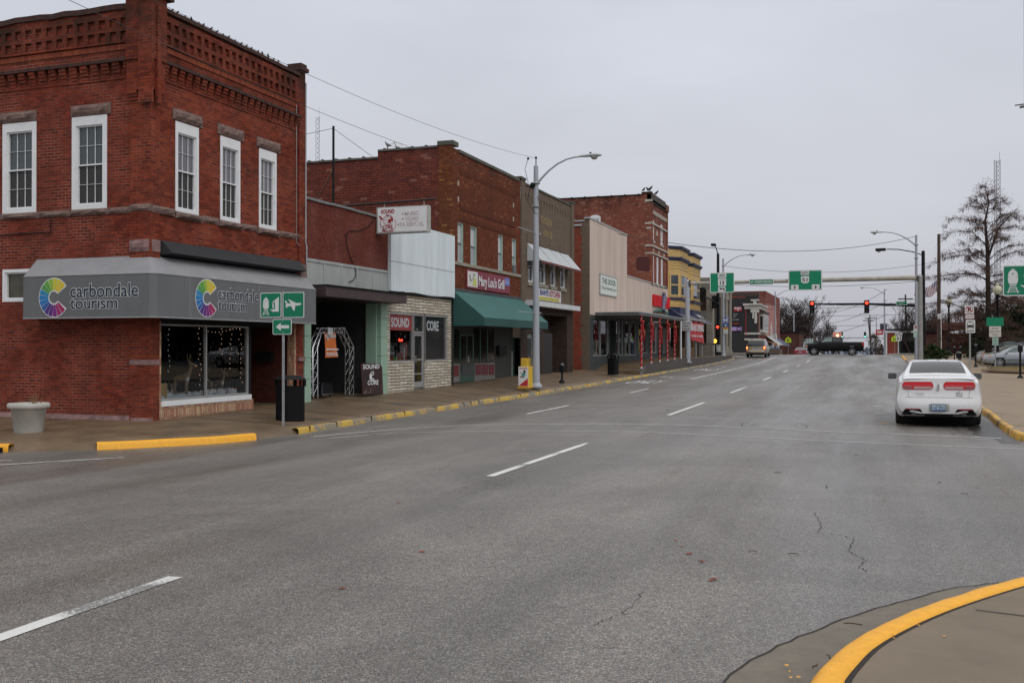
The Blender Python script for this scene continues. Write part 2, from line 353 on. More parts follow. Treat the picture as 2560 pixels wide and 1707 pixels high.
WHT_LINE = paint('white road paint', (.62, .62, .60), (.17, .165, .16), .585, 30)
WHT_OLD = paint('old white road paint', (.50, .50, .49), (.17, .165, .16), .50, 26)
ORG_LINE = paint('orange road paint', (.60, .33, .12), (.17, .165, .16), .6, 30)
DARK = mat('dark joint', (.025, .02, .016), .9, var=.3, scale=20)
CRACK = mat('crack', (.03, .028, .026), .95, var=0)
B1B = brick('old red brick', (.245, .047, .023), (.125, .024, .015), (.19, .11, .08), ms=.0055, dirt=.55, mvar=.1, top=(7.4, 9.2, .85), dirtcol=(.045, .02, .014))
B1S = brick('patched red brick', (.225, .042, .023), (.125, .025, .016), (.235, .155, .12), ms=.006, dirt=.5, mvar=.16, dirtcol=(.06, .02, .014))
SAND = mat('brown sandstone', (.16, .105, .09), .9, var=.4, scale=9, bump=.9, bscale=22)
SOOT = mat('sooty brick', (.05, .022, .017), .9, var=.5, scale=6, bump=.4)
SOLD = brick('soldier course brick', (.26, .065, .03), (.19, .04, .022), (.12, .07, .05), bw=.068, bh=.3, ms=.006, dirt=.3)
WHITE = mat('white painted wood', (.70, .71, .72), .5, var=.06)
DGLASS = mat('dark window glass', (.010, .012, .012), .06, spec=.45, var=.1)
SCREEN = mat('insect screen', (.028, .027, .026), .35, spec=.4, var=.15)
SGLASS = mat('dark sky tinted glass', (.05, .062, .065), .05, spec=.6, var=.1)  # base tint carries the mirrored sky and blinds inside
LGLASS = mat('sky tinted curtained glass', (.12, .118, .135), .08, spec=.7, var=.1)  # purple-grey base colour carries mirrored sky, with curtains behind
GLASS = glassy('shop glass')
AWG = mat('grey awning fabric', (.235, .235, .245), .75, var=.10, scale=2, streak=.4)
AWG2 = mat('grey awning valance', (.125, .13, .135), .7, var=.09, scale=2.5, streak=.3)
BLACK = mat('black plastic', (.007, .007, .008), .75, spec=.12, var=.2)
BLKM = mat('black painted metal', (.010, .011, .013), .6, spec=.15, var=.15)
GREYM = mat('grey painted steel', (.33, .35, .385), .5, var=.13, scale=2, streak=.2)
GALV = mat('galvanised steel', (.30, .31, .31), .45, metal=.3, var=.2, scale=8)
RUSTY = mat('weathered beam steel', (.34, .32, .27), .7, var=.25, scale=2.5)
SIGNG = mat('green sign sheeting', (.0, .17, .085), .45, var=.03)
SIGNW = mat('white sign sheeting', (.62, .62, .62), .5, var=.03)
SIGNB = mat('blue sign sheeting', (.012, .07, .33), .5, var=.05)
BLKL = mat('black lettering', (.015, .015, .015), .6, var=0)
REDL = mat('red lettering', (.30, .012, .02), .6, var=0)
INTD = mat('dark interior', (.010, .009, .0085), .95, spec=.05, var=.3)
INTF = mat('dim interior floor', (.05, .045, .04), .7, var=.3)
MINT = mat('mint glazed panel', (.27, .40, .31), .3, var=.05)
PALEG = mat('pale grey fascia', (.32, .33, .32), .7, var=.12, scale=3, streak=.3)
BROWNM = mat('dark brown fascia', (.055, .035, .034), .6, var=.2)
TARD = mat('tar roofing', (.014, .014, .015), .9, spec=.1, var=.3, bump=.3)
WCORR = mat('white corrugated metal', (.60, .66, .69), .5, var=.11, scale=3, streak=.12)
ALU = mat('aluminium frame', (.36, .36, .35), .4, metal=.4, var=.08)
def stone_siding():
    m = brick('white stone siding', (.60, .56, .48), (.42, .37, .29), (.035, .028, .022), bw=.62, bh=.1, ms=.012, dirt=.35, dirtcol=(.33, .24, .14), mvar=.8, bump=.9)
    return m
STONE = stone_siding()
B2B = brick('brown red brick', (.16, .037, .026), (.125, .03, .022), (.17, .11, .09), ms=.005, dirt=.25, mvar=.1)
B3F = brick('brown tapestry brick', (.20, .052, .022), (.125, .033, .018), (.045, .028, .02), ms=.007, dirt=.45, mvar=.6, top=(6.8, 9.4, .6), odd=((.28, .11, .045), .955), dirtcol=(.05, .022, .012))
B3S = brick('rough side brick', (.20, .048, .032), (.13, .034, .026), (.05, .035, .03), bw=.3, bh=.1, ms=.012, dirt=.2, odd=((.30, .14, .10), .965), mvar=.6)
B4B = brick('tan painted brick', (.155, .118, .088), (.135, .102, .076), (.115, .088, .066), ms=.006, dirt=.22, dirtcol=(.12, .085, .06), mvar=.8, bump=.25)
B4D = brick('dark brown brick', (.06, .038, .03), (.035, .024, .02), (.075, .055, .045), ms=.008, dirt=.2)
B5S = brick('orange red brick', (.27, .055, .030), (.20, .042, .026), (.20, .13, .10), ms=.007, dirt=.4, mvar=.4)
B6B = brick('tall building brick', (.25, .066, .040), (.175, .046, .030), (.26, .17, .13), bw=.23, bh=.075, ms=.008, dirt=.45, mvar=.5, top=(10.5, 12.8, .7), odd=((.33, .17, .12), .9))
PINK = mat('pink stucco', (.52, .415, .355), .85, var=.15, scale=1.1, streak=.15)
SLATEW = mat('pale coping', (.34, .36, .36), .6, var=.1)
DKGRN = mat('dark slate paint', (.035, .045, .045), .6, var=.15)
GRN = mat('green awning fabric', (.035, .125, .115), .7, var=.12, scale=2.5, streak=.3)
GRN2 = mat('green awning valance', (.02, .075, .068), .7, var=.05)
YLW = mat('yellow siding', (.50, .335, .125), .6, var=.1, scale=4)
NAVY = mat('navy trim', (.018, .022, .065), .5, var=.12)
SLATE = mat('slate blue awning', (.085, .09, .13), .7, var=.1)
LIME = mat('bank limestone', (.25, .225, .19), .8, var=.2, scale=1.2, bump=.1)
LIMED = mat('grey stone band', (.20, .195, .18), .8, var=.2, scale=1.5)
BROWNG = mat('brown tinted glass', (.055, .03, .027), .12, spec=.6, var=.1)
RUBBER = mat('tyre rubber', (.014, .014, .014), .8, var=.1)
CHROME = mat('chrome', (.6, .6, .62), .18, metal=1., var=.05)
ALLOY = mat('alloy wheel', (.45, .45, .47), .3, metal=.8, var=.1)
REDP = mat('red ribbon', (.52, .012, .02), .35, var=.3, scale=3)
# ---------------------------------------------------------------- ground, road, walks
def frange(a, b, s):
    n = max(1, int(round((b-a)/s))); return [a+(b-a)*i/n for i in range(n+1)]
def sheet(name, xs, ys, zfun, m, dz=0., kind='structure'):
    mb = MB(); nx = len(xs)
    vs = [(x, y, zfun(x, y)+dz) for y in ys for x in xs]
    mb.add(vs, [(j*nx+i, j*nx+i+1, (j+1)*nx+i+1, (j+1)*nx+i) for j in range(len(ys)-1) for i in range(nx-1)], True)
    o = mb.build(name, m); o['kind'] = kind; return o
EARTH = mat('earth', (.10, .085, .055), .95, var=.4, scale=.3)
sheet('ground', [-3000, -600, -200, -90, 90, 200, 600, 3000], [-200, -60, 0]+frange(20, 320, 20)+[400, 600, 1000, 2500, 5000], lambda x, y: prof(y)-.6, EARTH)
sheet('road', [-90, -40, -18, -11.9, -8.7, -4.6, -1, -.4, 2.7, 8, 30, 90], frange(-60, 0, 10)+frange(3, 160, 3)+frange(170, 600, 15), zroad, ASPH)
# near right corner: walk, kerb, gutter pan
NC = [(-.30, -25), (-.30, 1.0), (-.30, 1.8), (-.30, 2.6), (-.30, 3.4), (-.30, 4.2), (-.28, 4.98), (-.2, 5.45), (-.07, 5.91), (.24, 6.6), (.64, 7.29), (1.04, 7.86), (1.6, 8.4), (2.5, 8.95), (4, 9.4), (6, 9.55), (8, 9.6), (60, 9.7)]
def resample(pts, step, smooth=True):
    out = []
    P3 = [Vector((*p, 0)) for p in pts]
    for i in range(len(P3)-1):
        a, b = P3[i], P3[i+1]; p = P3[i-1] if i else a; q = P3[i+2] if i+2 < len(P3) else b
        n = max(1, min(60, int((b-a).length/step)))
        for k in range(n):
            t = k/n
            if smooth and (b-a).length < 4:
                v = .5*((2*a)+(-p+b)*t+(2*p-5*a+4*b-q)*t*t+(-p+3*a-3*b+q)*t**3)
            else: v = a.lerp(b, t)
            out.append((v.x, v.y))
    out.append(pts[-1]); return out
def offs(pts, d):
    out = []
    for i, p in enumerate(pts):
        a = Vector(pts[max(0, i-1)]); b = Vector(pts[min(len(pts)-1, i+1)]); t = (b-a).normalized(); n = Vector((t.y, -t.x))
        out.append((p[0]+n.x*d, p[1]+n.y*d))
    return out
def ribbon(name, rows, m, smooth=True, kind='structure', parent=None, jit=0):
    """rows: list of polylines (same length) of 3D points"""
    mb = MB(); k = len(rows[0])
    vs = [p for r_ in rows for p in r_]
    mb.add(vs, [(j*k+i, j*k+i+1, (j+1)*k+i+1, (j+1)*k+i) for j in range(len(rows)-1) for i in range(k-1)], smooth)
    o = mb.build(name, m)
    if kind: o['kind'] = kind
    return o
def kerb(name, path, w_, ztop, zbot, m, side=1):
    """a kerb along path: outer face on the path, body to the right of travel (side=1) or to the left (-1)"""
    jz = [rnd.uniform(-.004, .004) for _ in path]; of = lambda k: offs(path, side*k)
    R_ = [[(x, y, zbot(x, y)-.05) for x, y in of(-.012)], [(x, y, ztop(x, y)-.03) for x, y in path], [(x, y, ztop(x, y)-.008+j) for (x, y), j in zip(of(.02), jz)],
          [(x, y, ztop(x, y)+j) for (x, y), j in zip(of(.045), jz)], [(x, y, ztop(x, y)+j) for (x, y), j in zip(of(w_-.02), jz)], [(x, y, ztop(x, y)-.05) for x, y in of(w_)]]
    return ribbon(name, R_, m)
nc = resample(NC, .12); flat0 = lambda x, y: 0.
kerb('kerb', nc, .17, lambda x, y: .14, lambda x, y: -.09, paint('bright yellow kerb paint', (.78, .37, .02), (.26, .19, .1), .66, 14))
ribbon('kerb_joint', [[(x, y, .128) for x, y in offs(nc, .155)], [(x, y, .131) for x, y in offs(nc, .197)]], DARK)
wk = [p for p in offs(nc, .19)]
ribbon('near_walk', [[(x, y, .133) for x, y in wk], [(x, y, .135) for x, y in offs(nc, .5)], [(max(x+1.2, 1.6), min(y-1.2, 5) if i > 20 else y, .14) for i, (x, y) in enumerate(wk)], [(60, min(y, 3) if i < len(wk)-1 else 3, .16) for i, (x, y) in enumerate(wk)]], WALK_N, False)
def pw(i):
    x, y = nc[i]; return .46 if y < 5 else .52 if x < 1 else max(.08, .52-.16*(x-1))
pan_o = []
for i, (x, y) in enumerate(nc):
    a = Vector(nc[max(0, i-1)]); b = Vector(nc[min(len(nc)-1, i+1)]); t = (b-a).normalized()
    pan_o.append((x-t.y*pw(i)+rnd.uniform(-.014, .014), y+t.x*pw(i)+rnd.uniform(-.014, .014)))
zr = zroad
ribbon('gutter', [[(x, y, zr(x, y)+.006) for x, y in pan_o], [(x, y, -.055) for x, y in nc]], PAN)
ribbon('gutter_edge', [[(x, y, zr(x, y)+.010) for x, y in offs(pan_o, -.006)], [(x, y, zr(x, y)+.010) for x, y in offs(pan_o, .007)]], CRACK)
mj = MB()   # walk joint
a_, b_ = (.62, 6.72), (3.5, 6.1)
mj.flat(FZ(.1385), [(a_[0], a_[1]), (b_[0], b_[1]), (b_[0], b_[1]+.018), (a_[0], a_[1]+.014)]); struct(mj.build('walk_joint', DARK))
# left walk with rounded corner, ramps and raised stretch
LC = [(-60, 13.3), (-20, 13.4), (-17, 13.45), (-15.2, 13.5), (-14.35, 13.62), (-13.75, 13.9), (-13.1, 14.4), (-12.4, 15.25), (-11.75, 16.25), (-11.5, 17.0), (-11.42, 17.7), (-11.40, 18.4), (-11.5, 20), (-11.62, 24), (-11.72, 30), (-11.8, 40), (-11.8, 60), (-11.8, 95), (-11.9, 98), (-12.8, 101.5), (-14.5, 104), (-17, 105.4), (-60, 105.6)]
lc = resample(LC, .3)
def zc(x, y): return zroad(x, y)+.125
def ramp(x, y):
    # 0 at ramp bottoms, 1 elsewhere
    k = 1
    if x > -14.6 and y < 19:
        if -14.1 < x < -13.2 and y < 14.6: k = 0
        if 17.0 < y < 18.25 and x > -12: k = 0
    return k
def zco(x, y): return zroad(x, y)+((.15 if y < 17.3 else .125) if ramp(x, y) else .03)
inner = []
for x, y in lc:
    if y > 18.4 and x > -12.2: inner.append((-14.75, max(y, 18.0)))
    elif x < -14.8 and y < 60: inner.append((x, 17.75))
    elif y < 60: inner.append((-14.75, 17.75))
    else: inner.append((min(x, -14.75), min(y, 103)))
def lrow(t):
    out = []
    for (x0, y0), (x1, y1) in zip(lc, inner):
        x, y = x0+(x1-x0)*t, y0+(y1-y0)*t; za = zco(x0, y0); zb = zf(max(y1, 17.7)) if y1 < 54 else zc(x0, y0)+.02
        s = t**.85 if ramp(x0, y0) else min(1, t*1.6)**.8
        out.append((x, y, za+(zb-za)*s))
    return out
ribbon('sidewalk', [[(x, y, zroad(x, y)-.03) for x, y in lc]]+[lrow(t) for t in (.06, .15, .3, .5, .75, 1.)], WALK_L)
mb = MB()
for yj in (18.9, 20.4, 21.9, 23.9, 25.9, 27.9, 29.9, 31.9, 34.2, 36.5, 38.8, 41.9, 44.5, 47, 50.2, 53.5):
    i = min(range(len(lc)), key=lambda k: abs(lc[k][1]-yj) if lc[k][0] > -12.2 and lc[k][1] > 18 else 99); A = [lrow(t)[i] for t in (.07, .15, .3, .5, .75, 1.)]
    for p_, q_ in zip(A, A[1:]): mb.quad((p_[0], p_[1], p_[2]+.004), (q_[0], q_[1], q_[2]+.004), (q_[0], q_[1]+.03, q_[2]+.004), (p_[0], p_[1]+.03, p_[2]+.004))
struct(mb.build('walk_joint', DARK))
# floors running in under the shopfront recesses
ys_ = frange(17.8, 57, 1.5)
ribbon('entry_floor', [[(x, y, zf(y)) for y in ys_] for x in (-14.75, -17.5)], WALK_L)
def seg(cond): 
    runs, cur = [], []
    for p in lc:
        if cond(*p): cur.append(p)
        elif cur: runs.append(cur); cur = []
    if cur: runs.append(cur)
    return [r_ for r_ in runs if len(r_) > 1]
ONK = lambda x, y: zroad(x, y)
for r_ in seg(lambda x, y: x < -14.1 and y < 20): kerb('kerb', r_, .17, lambda x, y: zroad(x, y)+.135, ONK, YEL, -1)
for r_ in seg(lambda x, y: -13.2 < x and y < 17.15): kerb('kerb', r_, .18, lambda x, y: zroad(x, y)+.135, ONK, paint('bright yellow kerb paint', (.78, .37, .02), (.26, .19, .1), .66, 14), -1)
for r_ in seg(lambda x, y: y > 18.25): 
    kk = [p for p in r_ if p[1] < 62]; kerb('kerb', kk, .16, lambda x, y: zroad(x, y)+.13, ONK, YELW, -1)
    kk = [p for p in r_ if 61.7 < p[1] < 96]; kerb('kerb', kk, .16, lambda x, y: zroad(x, y)+.13, ONK, paint('very worn yellow kerb paint', (.36, .27, .09), (.17, .15, .12), .47, 5), -1)
    kk = [p for p in r_ if p[1] >= 95.7]; kerb('kerb', kk, .16, lambda x, y: zroad(x, y)+.13, ONK, CONC, -1)
mb = MB()
for a in [18.9, 20.2, 22.0, 24.0, 26.1, 28.3, 28.9, 29.6, 31.5, 33.8, 36, 38.1, 40.5, 43, 45.4, 48]:     # joints in the kerb
    p = min(lc, key=lambda q: abs(q[1]-a) if q[0] > -12.2 and q[1] > 18 else 99)
    z = zroad(*p)+.137; mb.box(p[0]-.15, p[0]+.013, a, a+.02, z-.12, z+.0)
struct(mb.build('kerb_joint', DARK))
mb = MB()   # raised walk in front of the yellow building
ysr = [54.8, 55.6, 56.4, 57.2]+frange(58, 94.5, 2)
def pz(y): return zf(y)
vs = []
xe = -12.15
ribbon('raised_walk', [[(x, y, (pz(y) if y > 56.3 else .4+(pz(y)-.4)*max(0, (y-54.8)/1.5))) for y in ysr] for x in (-14.8, xe+.01)], WALK_L, False)
ribbon('raised_kerb', [[(xe, y, (pz(y) if y > 56.3 else .4+(pz(y)-.4)*max(0, (y-54.8)/1.5))+.004) for y in ysr], [(xe+.16, y, max(zc(-11.8, y)+.02, pz(y)-.02 if y > 56 else 0)) for y in ysr], [(xe+.18, y, zc(-11.8, y)-.1) for y in ysr]], mat('dark wet kerb', (.055, .045, .038), .5, var=.4, scale=4), False)
mb = MB(); mb.quad((-14.8, 54.8, -.2), (xe+.16, 54.8, -.2), (xe+.16, 54.8, .4), (-14.8, 54.8, .4)); struct(mb.build('raised_walk', WALK_L))
# storm drain
mb = MB(); mb.box(-15.6, -14.35, 13.38, 13.50, -.13, -.02); struct(mb.build('storm_drain', mat('drain opening', (.004, .004, .004), 1, var=0)))
mb = MB(); mb.lathe([(.0, .0), (.34, .0)], (-14.9, 14.35, .035), 20); struct(mb.build('drain_lid', mat('rusty drain lid', (.05, .03, .022), .7, var=.3, scale=12)))
# right walk
RC = [(90, 20.2), (12, 20.3), (10, 20.3), (8, 20.3), (6, 20.3), (4.6, 20.45), (3.6, 20.7), (3.05, 21.0), (2.80, 21.35), (2.74, 21.8), (2.76, 24), (2.80, 26), (2.88, 28), (2.95, 34), (3.0, 60), (3.0, 98), (3.3, 101.5), (4.8, 104.2), (8, 105.4), (90, 105.6)]
rc = resample(RC, .35)
zrc = lambda x, y: zroad(2.8, y)+.13
# kerb body lies to the left of travel here: reverse path
rck = rc[::-1]
runs = [[p for p in rck if 20.3 < p[1] < 31 and p[0] < 4], [p for p in rck if 30.6 < p[1] < 92 and p[0] < 4], [p for p in rck if 91.6 < p[1] < 103 and p[0] < 5], [p for p in rck if p[1] <= 20.4 or p[0] > 3.6 and p[1] < 60]]
def kerb_r(run, m, h=.13):
    if len(run) > 1: kerb('kerb', [(x, y) for x, y in run][::-1], .14, lambda x, y: zroad(2.8, y)+h, ONK, m)
kerb_r(runs[0], paint('chipped yellow kerb paint', (.62, .34, .035), (.15, .12, .09), .53, 7), .14)
kerb_r(runs[1], CONC); kerb_r(runs[2], YEL); kerb_r(runs[3], CONC)
inn = [(90 if x > 8 else 7.0, min(max(y, 24), 100)) for x, y in rc]
inn = [(x if x > 8 else 7.0, min(max(y, 26), 99)) for x, y in rc]
ribbon('right_sidewalk', [[(x, y, zrc(x, y)) for x, y in offs(rc, .12)], [(x, y, zroad(2.8, y)+.15) for x, y in inn]], WALK_R)
sheet('right_forecourt', [7.0, 12, 20, 90], frange(26, 99, 3), lambda x, y: zroad(2.8, y)+.15, WALK_R)
sheet('parking_lot', [8.2, 14, 24, 90], frange(61, 97, 3), lambda x, y: zroad(2.8, y)+.156, mat('parking lot asphalt', (.10, .095, .09), .6, var=.2, scale=1))
mb = MB()
for y in (23.4, 27.4, 33.5, 40, 47, 54): mb.quad((2.95, y, zrc(0, y)+.008), (8, y-.6, zrc(0, y-.6)+.03), (8, y-.56, zrc(0, y-.56)+.03), (2.95, y+.035, zrc(0, y+.035)+.008))
struct(mb.build('walk_joint', DARK))
# far side of the crossing street
FC = [(-90, 121.4), (-15, 121.5), (-11.5, 122.4), (-10.2, 125), (-10.1, 150), (-9.9, 300)]
ribbon('far_sidewalk', [[(x, y, prof(y)+.02) for x, y in resample(FC, 4, False)], [(min(x-.5, x), max(y, 121.5)+(.5 if y < 124 else 0), prof(y)+.14) for x, y in resample(FC, 4, False)], [(x-14 if x > -16 else x, y+12 if y < 124 else y, prof(y)+.2) for x, y in resample(FC, 4, False)]], CONC)
FD = [(90, 121.4), (5, 121.5), (2.9, 122.6), (2.0, 125), (2.0, 150), (2.2, 300)]
ribbon('far_sidewalk', [[(x, y, prof(y)+.02) for x, y in resample(FD, 4, False)], [(x+.4, max(y, 121.5)+(.5 if y < 124 else 0), prof(y)+.14) for x, y in resample(FD, 4, False)], [(x+14 if x < 16 else x, y+12 if y < 124 else y, prof(y)+.2) for x, y in resample(FD, 4, False)]], CONC)
# ---------------------------------------------------------------- markings
def strip(mb, p, q, w_, dz=.006, n=None):
    p = Vector(p); q = Vector(q); d = (q-p).normalized(); s = Vector((-d.y, d.x))*w_/2; k = n or max(1, int((q-p).length/2))
    for i in range(k):
        a = p.lerp(q, i/k); b = p.lerp(q, (i+1)/k)
        mb.quad(*[(v.x, v.y, zroad(v.x, v.y)+dz) for v in (a-s, b-s, b+s, a+s)])
mb = MB()
for y0, y1 in ((12.6, 17.1), (25.4, 31.2), (37.6, 42.8), (49.8, 54), (62, 66), (74.2, 78.2), (86.2, 90)): strip(mb, (-4.82, y0), (-4.82, y1), .125)
for y0, y1 in ((25.4, 29.4), (37.7, 41.3)): strip(mb, (-8.66, y0), (-8.66, y1), .11)
strip(mb, (-8.62, 51.5), (-8.5, 101), .13)
strip(mb, (-4.82, 1.9), (-4.95, 5.1), .13)
struct(mb.build('lane_marking', WHT_LINE))
mb = MB(); strip(mb, (-4.95, 5.1), (-4.98, 6.3), .13, .005); strip(mb, (-4.82, 17.1), (-4.82, 17.6), .1)
struct(mb.build('lane_marking', paint('flaking white road paint', (.6, .6, .58), (.17, .165, .16), .54, 34)))
mb = MB()   # crosswalk
cw1 = [(-10.73, 17.9), (-9.9, 19.9), (-8.9, 21.1), (-7.72, 21.75), (-5.5, 22.2), (-2.7, 22.45), (0, 22.25), (2.5, 21.9)]
cw2 = [(-10.2, 17.6), (-9.3, 19.0), (-7.9, 19.8), (-6, 20.15), (-3, 20.2), (0, 20.0), (2.6, 19.7)]
for c_ in (cw1, cw2):
    c_ = resample(c_, .6)
    for a, b in zip(c_, c_[1:]): strip(mb, a, b, .085 if c_[0][0] < -10.5 else .06, .006, 1)
strip(mb, (-14.5, 9.9), (-11.75, 13.55), .085); strip(mb, (-16, 10.6), (-13.2, 12.6), .05)
struct(mb.build('crosswalk_marking', paint('worn crosswalk paint', (.56, .56, .55), (.19, .185, .18), .575, 20)))
mb = MB()
for y0, y1 in ((97.5, 97.9), (103.4, 103.8)): strip(mb, (-11.2, y0), (-3, y0), .35)
for x in (.5, .55):
    for y in (66, 72, 78): strip(mb, (x, y), (x+.35, y), .12)
struct(mb.build('stop_line', WHT_OLD))
mb = MB()   # parking stall ticks
for y, m_ in ((32.2, 0), (28.6, 0), (36.5, 0)): strip(mb, (.28, y), (1.0, y), .07); strip(mb, (.28, y-.12), (.28, y+.12), .3)
struct(mb.build('stall_marking', WHT_OLD))
mb = MB()
strip(mb, (.22, 25.15), (.9, 25.0), .06); strip(mb, (.24, 25.15), (.42, 25.12), .16); strip(mb, (.3, 40.2), (.95, 40.2), .08)
struct(mb.build('stall_marking', ORG_LINE))
# turn lane words and arrows
def ground_text(body, x0, x1, y0, y1, m):
    fr = Frame((0, 0, 0), (1, 0, 0), (0, 1, 0), (0, 0, 1))
    o = text(fr, body, (x0, x1, y0, y1), 0, m, 'lane_lettering', bold=.02)
    for v in o.data.vertices: v.co.z = zroad(v.co.x, v.co.y)+.008
    struct(o)
ground_text('ONLY', -11.1, -9.4, 46.6, 49.6, WHT_LINE); ground_text('ONLY', -11.1, -9.4, 66.5, 69.8, WHT_LINE)
def arrow(x, y):
    mb = MB(); P_ = [(.1, 0), (.1, 1.5), (-.5, 2.0), (-.5, 2.5), (-1.0, 1.9), (-.5, 1.3), (-.5, 1.75), (-.1, 1.4), (-.1, 0)]
    mb.add([(x+a, y+b, zroad(x, y)+.009) for a, b in P_], [tuple(range(9))]); struct(mb.build('lane_arrow', WHT_LINE))
arrow(-10.1, 53.5); arrow(-10.1, 74.5)
# repair patch with a ring crack, cracks and seams
def crackline(pts, wd=.012):
    wd *= .55
    P_ = []
    for (a, b) in zip(pts, pts[1:]):
        n = 5
        for i in range(n): P_.append((a[0]+(b[0]-a[0])*i/n+rnd.uniform(-.02, .02), a[1]+(b[1]-a[1])*i/n+rnd.uniform(-.03, .03)))
    P_.append(pts[-1]); ws = [wd*rnd.uniform(.25, 1.1) for _ in P_]
    ribbon('road_crack', [[(x-w_, y, zroad(x, y)+.003) for (x, y), w_ in zip(P_, ws)], [(x+w_*.6, y+w_*.5, zroad(x, y)+.003) for (x, y), w_ in zip(P_, ws)]], CRACK, False)
FRR = lambda x, y: onZ(1280+x/1.8375, 1000+y/1.8375)
crackline([FRR(*p) for p in ((1390, 490), (1410, 520), (1425, 550), (1405, 578))], .009)
crackline([FRR(*p) for p in ((1440, 583), (1510, 590), (1572, 603), (1552, 640), (1540, 660), (1590, 678), (1625, 704), (1596, 735), (1628, 752))], .010)
crackline([FRR(*p) for p in ((600, 850), (560, 905), (510, 950), (440, 975), (370, 1005))], .008)
ring = [(-2.02+.72*math.cos(R(a)), 23.4+1.25*math.sin(R(a))) for a in range(150, 460, 20)]
crackline(ring, .02)
ring = [(-2.02+.5*math.cos(R(a)), 23.3+.7*math.sin(R(a))) for a in range(-20, 340, 25)]; crackline(ring, .012)
# puddle at the right kerb
mb = MB(); pp = [(2.45+rnd.uniform(-.07, .07)-(.35 if 22 < y < 26 else .1), y) for y in frange(20.8, 29, .5)]
mb.add([(2.70, y, zroad(2.7, y)+.005) for x, y in pp]+[(x, y, zroad(x, y)+.004) for x, y in pp], [(i, i+1, len(pp)+i+1, len(pp)+i) for i in range(len(pp)-1)])
struct(mb.build('puddle', mat('wet asphalt', (.035, .033, .03), .3, spec=.5, var=.2)))
# hills
HILL = mat('haze tinted hills', (.13, .155, .20), 1, var=.1, scale=.01)  # distance haze is put into this blue-grey colour
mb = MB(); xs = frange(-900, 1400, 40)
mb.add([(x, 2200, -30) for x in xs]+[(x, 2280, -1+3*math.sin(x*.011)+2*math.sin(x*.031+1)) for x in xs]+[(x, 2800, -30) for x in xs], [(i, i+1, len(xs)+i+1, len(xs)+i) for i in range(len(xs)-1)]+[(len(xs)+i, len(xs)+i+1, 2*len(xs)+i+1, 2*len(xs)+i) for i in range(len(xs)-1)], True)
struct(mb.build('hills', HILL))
# ---------------------------------------------------------------- building helpers
def window(parent, fr, a0, a1, b0, b1, n=0., casing=.1, head=None, cols=0, rows=0, rail=.5, up=None, low=None, wm=None, ext=.05, name='window', sash=.03, sill=None, label=None):
    """a sash window in a hole of the wall: casing, sashes, glazing bars; panes as sub-parts"""
    wm = wm or WHITE; up = up or SGLASS; low = low or SCREEN; head = casing if head is None else head
    mb = MB(); x0, x1, y0, y1 = a0+casing, a1-casing, b0+casing*.9, b1-head
    for h in ((a0, x0, b0, b1), (x1, a1, b0, b1), (x0, x1, b0, y0), (x0, x1, y1, b1)): mb.fbox(fr, *h, n-.10, n+.015)
    s = sash; ym = y0+(y1-y0)*rail
    for h in ((x0, x0+s, y0, y1), (x1-s, x1, y0, y1), (x0+s, x1-s, y0, y0+s), (x0+s, x1-s, y1-s, y1)): mb.fbox(fr, *h, n-.09, n-.02)
    if rail: mb.fbox(fr, x0+s, x1-s, ym-s*.5, ym+s*.5, n-.09, n-.015)
    bar = .007
    secs = [(y0+s, ym-s*.5), (ym+s*.5, y1-s)] if rail else [(y0+s, y1-s)]
    for (c, d) in secs:
        for i in range(1, cols): x = x0+s+(x1-x0-2*s)*i/cols; mb.fbox(fr, x-bar/2, x+bar/2, c, d, n-.065, n-.042)
        for j in range(1, rows):
            y = c+(d-c)*j/rows
            for i in range(cols): xa = x0+s+(x1-x0-2*s)*i/cols+bar/2; xb = x0+s+(x1-x0-2*s)*(i+1)/cols-bar/2; mb.fbox(fr, xa, xb, y-bar/2, y+bar/2, n-.064, n-.043)
    o = mb.build(name, wm, parent)
    for k, (c, d) in enumerate(secs):
        MB().flat(fr, [(x0+s, c), (x1-s, c), (x1-s, d), (x0+s, d)], n-.07).build('pane', (low if (k == 0 and rail) else up), o)
    if label: o['label'] = label
    return o
def rough_block(mb, fr, a0, a1, b0, b1, n0, n1, k=6):
    """rock faced stone"""
    na = max(2, int((a1-a0)/.12)); nb = 3; vs = []
    for j in range(nb+1):
        for i in range(na+1):
            e = (i in (0, na) or j in (0, nb)); vs.append(fr.P(a0+(a1-a0)*i/na, b0+(b1-b0)*j/nb, n1*.35+n0*.65 if e else n1+rnd.uniform(-.02, .025)))
    mb.add(vs, [(j*(na+1)+i, j*(na+1)+i+1, (j+1)*(na+1)+i+1, (j+1)*(na+1)+i) for j in range(nb) for i in range(na)])
    mb.fbox(fr, a0, a1, b0, b1, n0-.05, n1*.3+n0*.7)
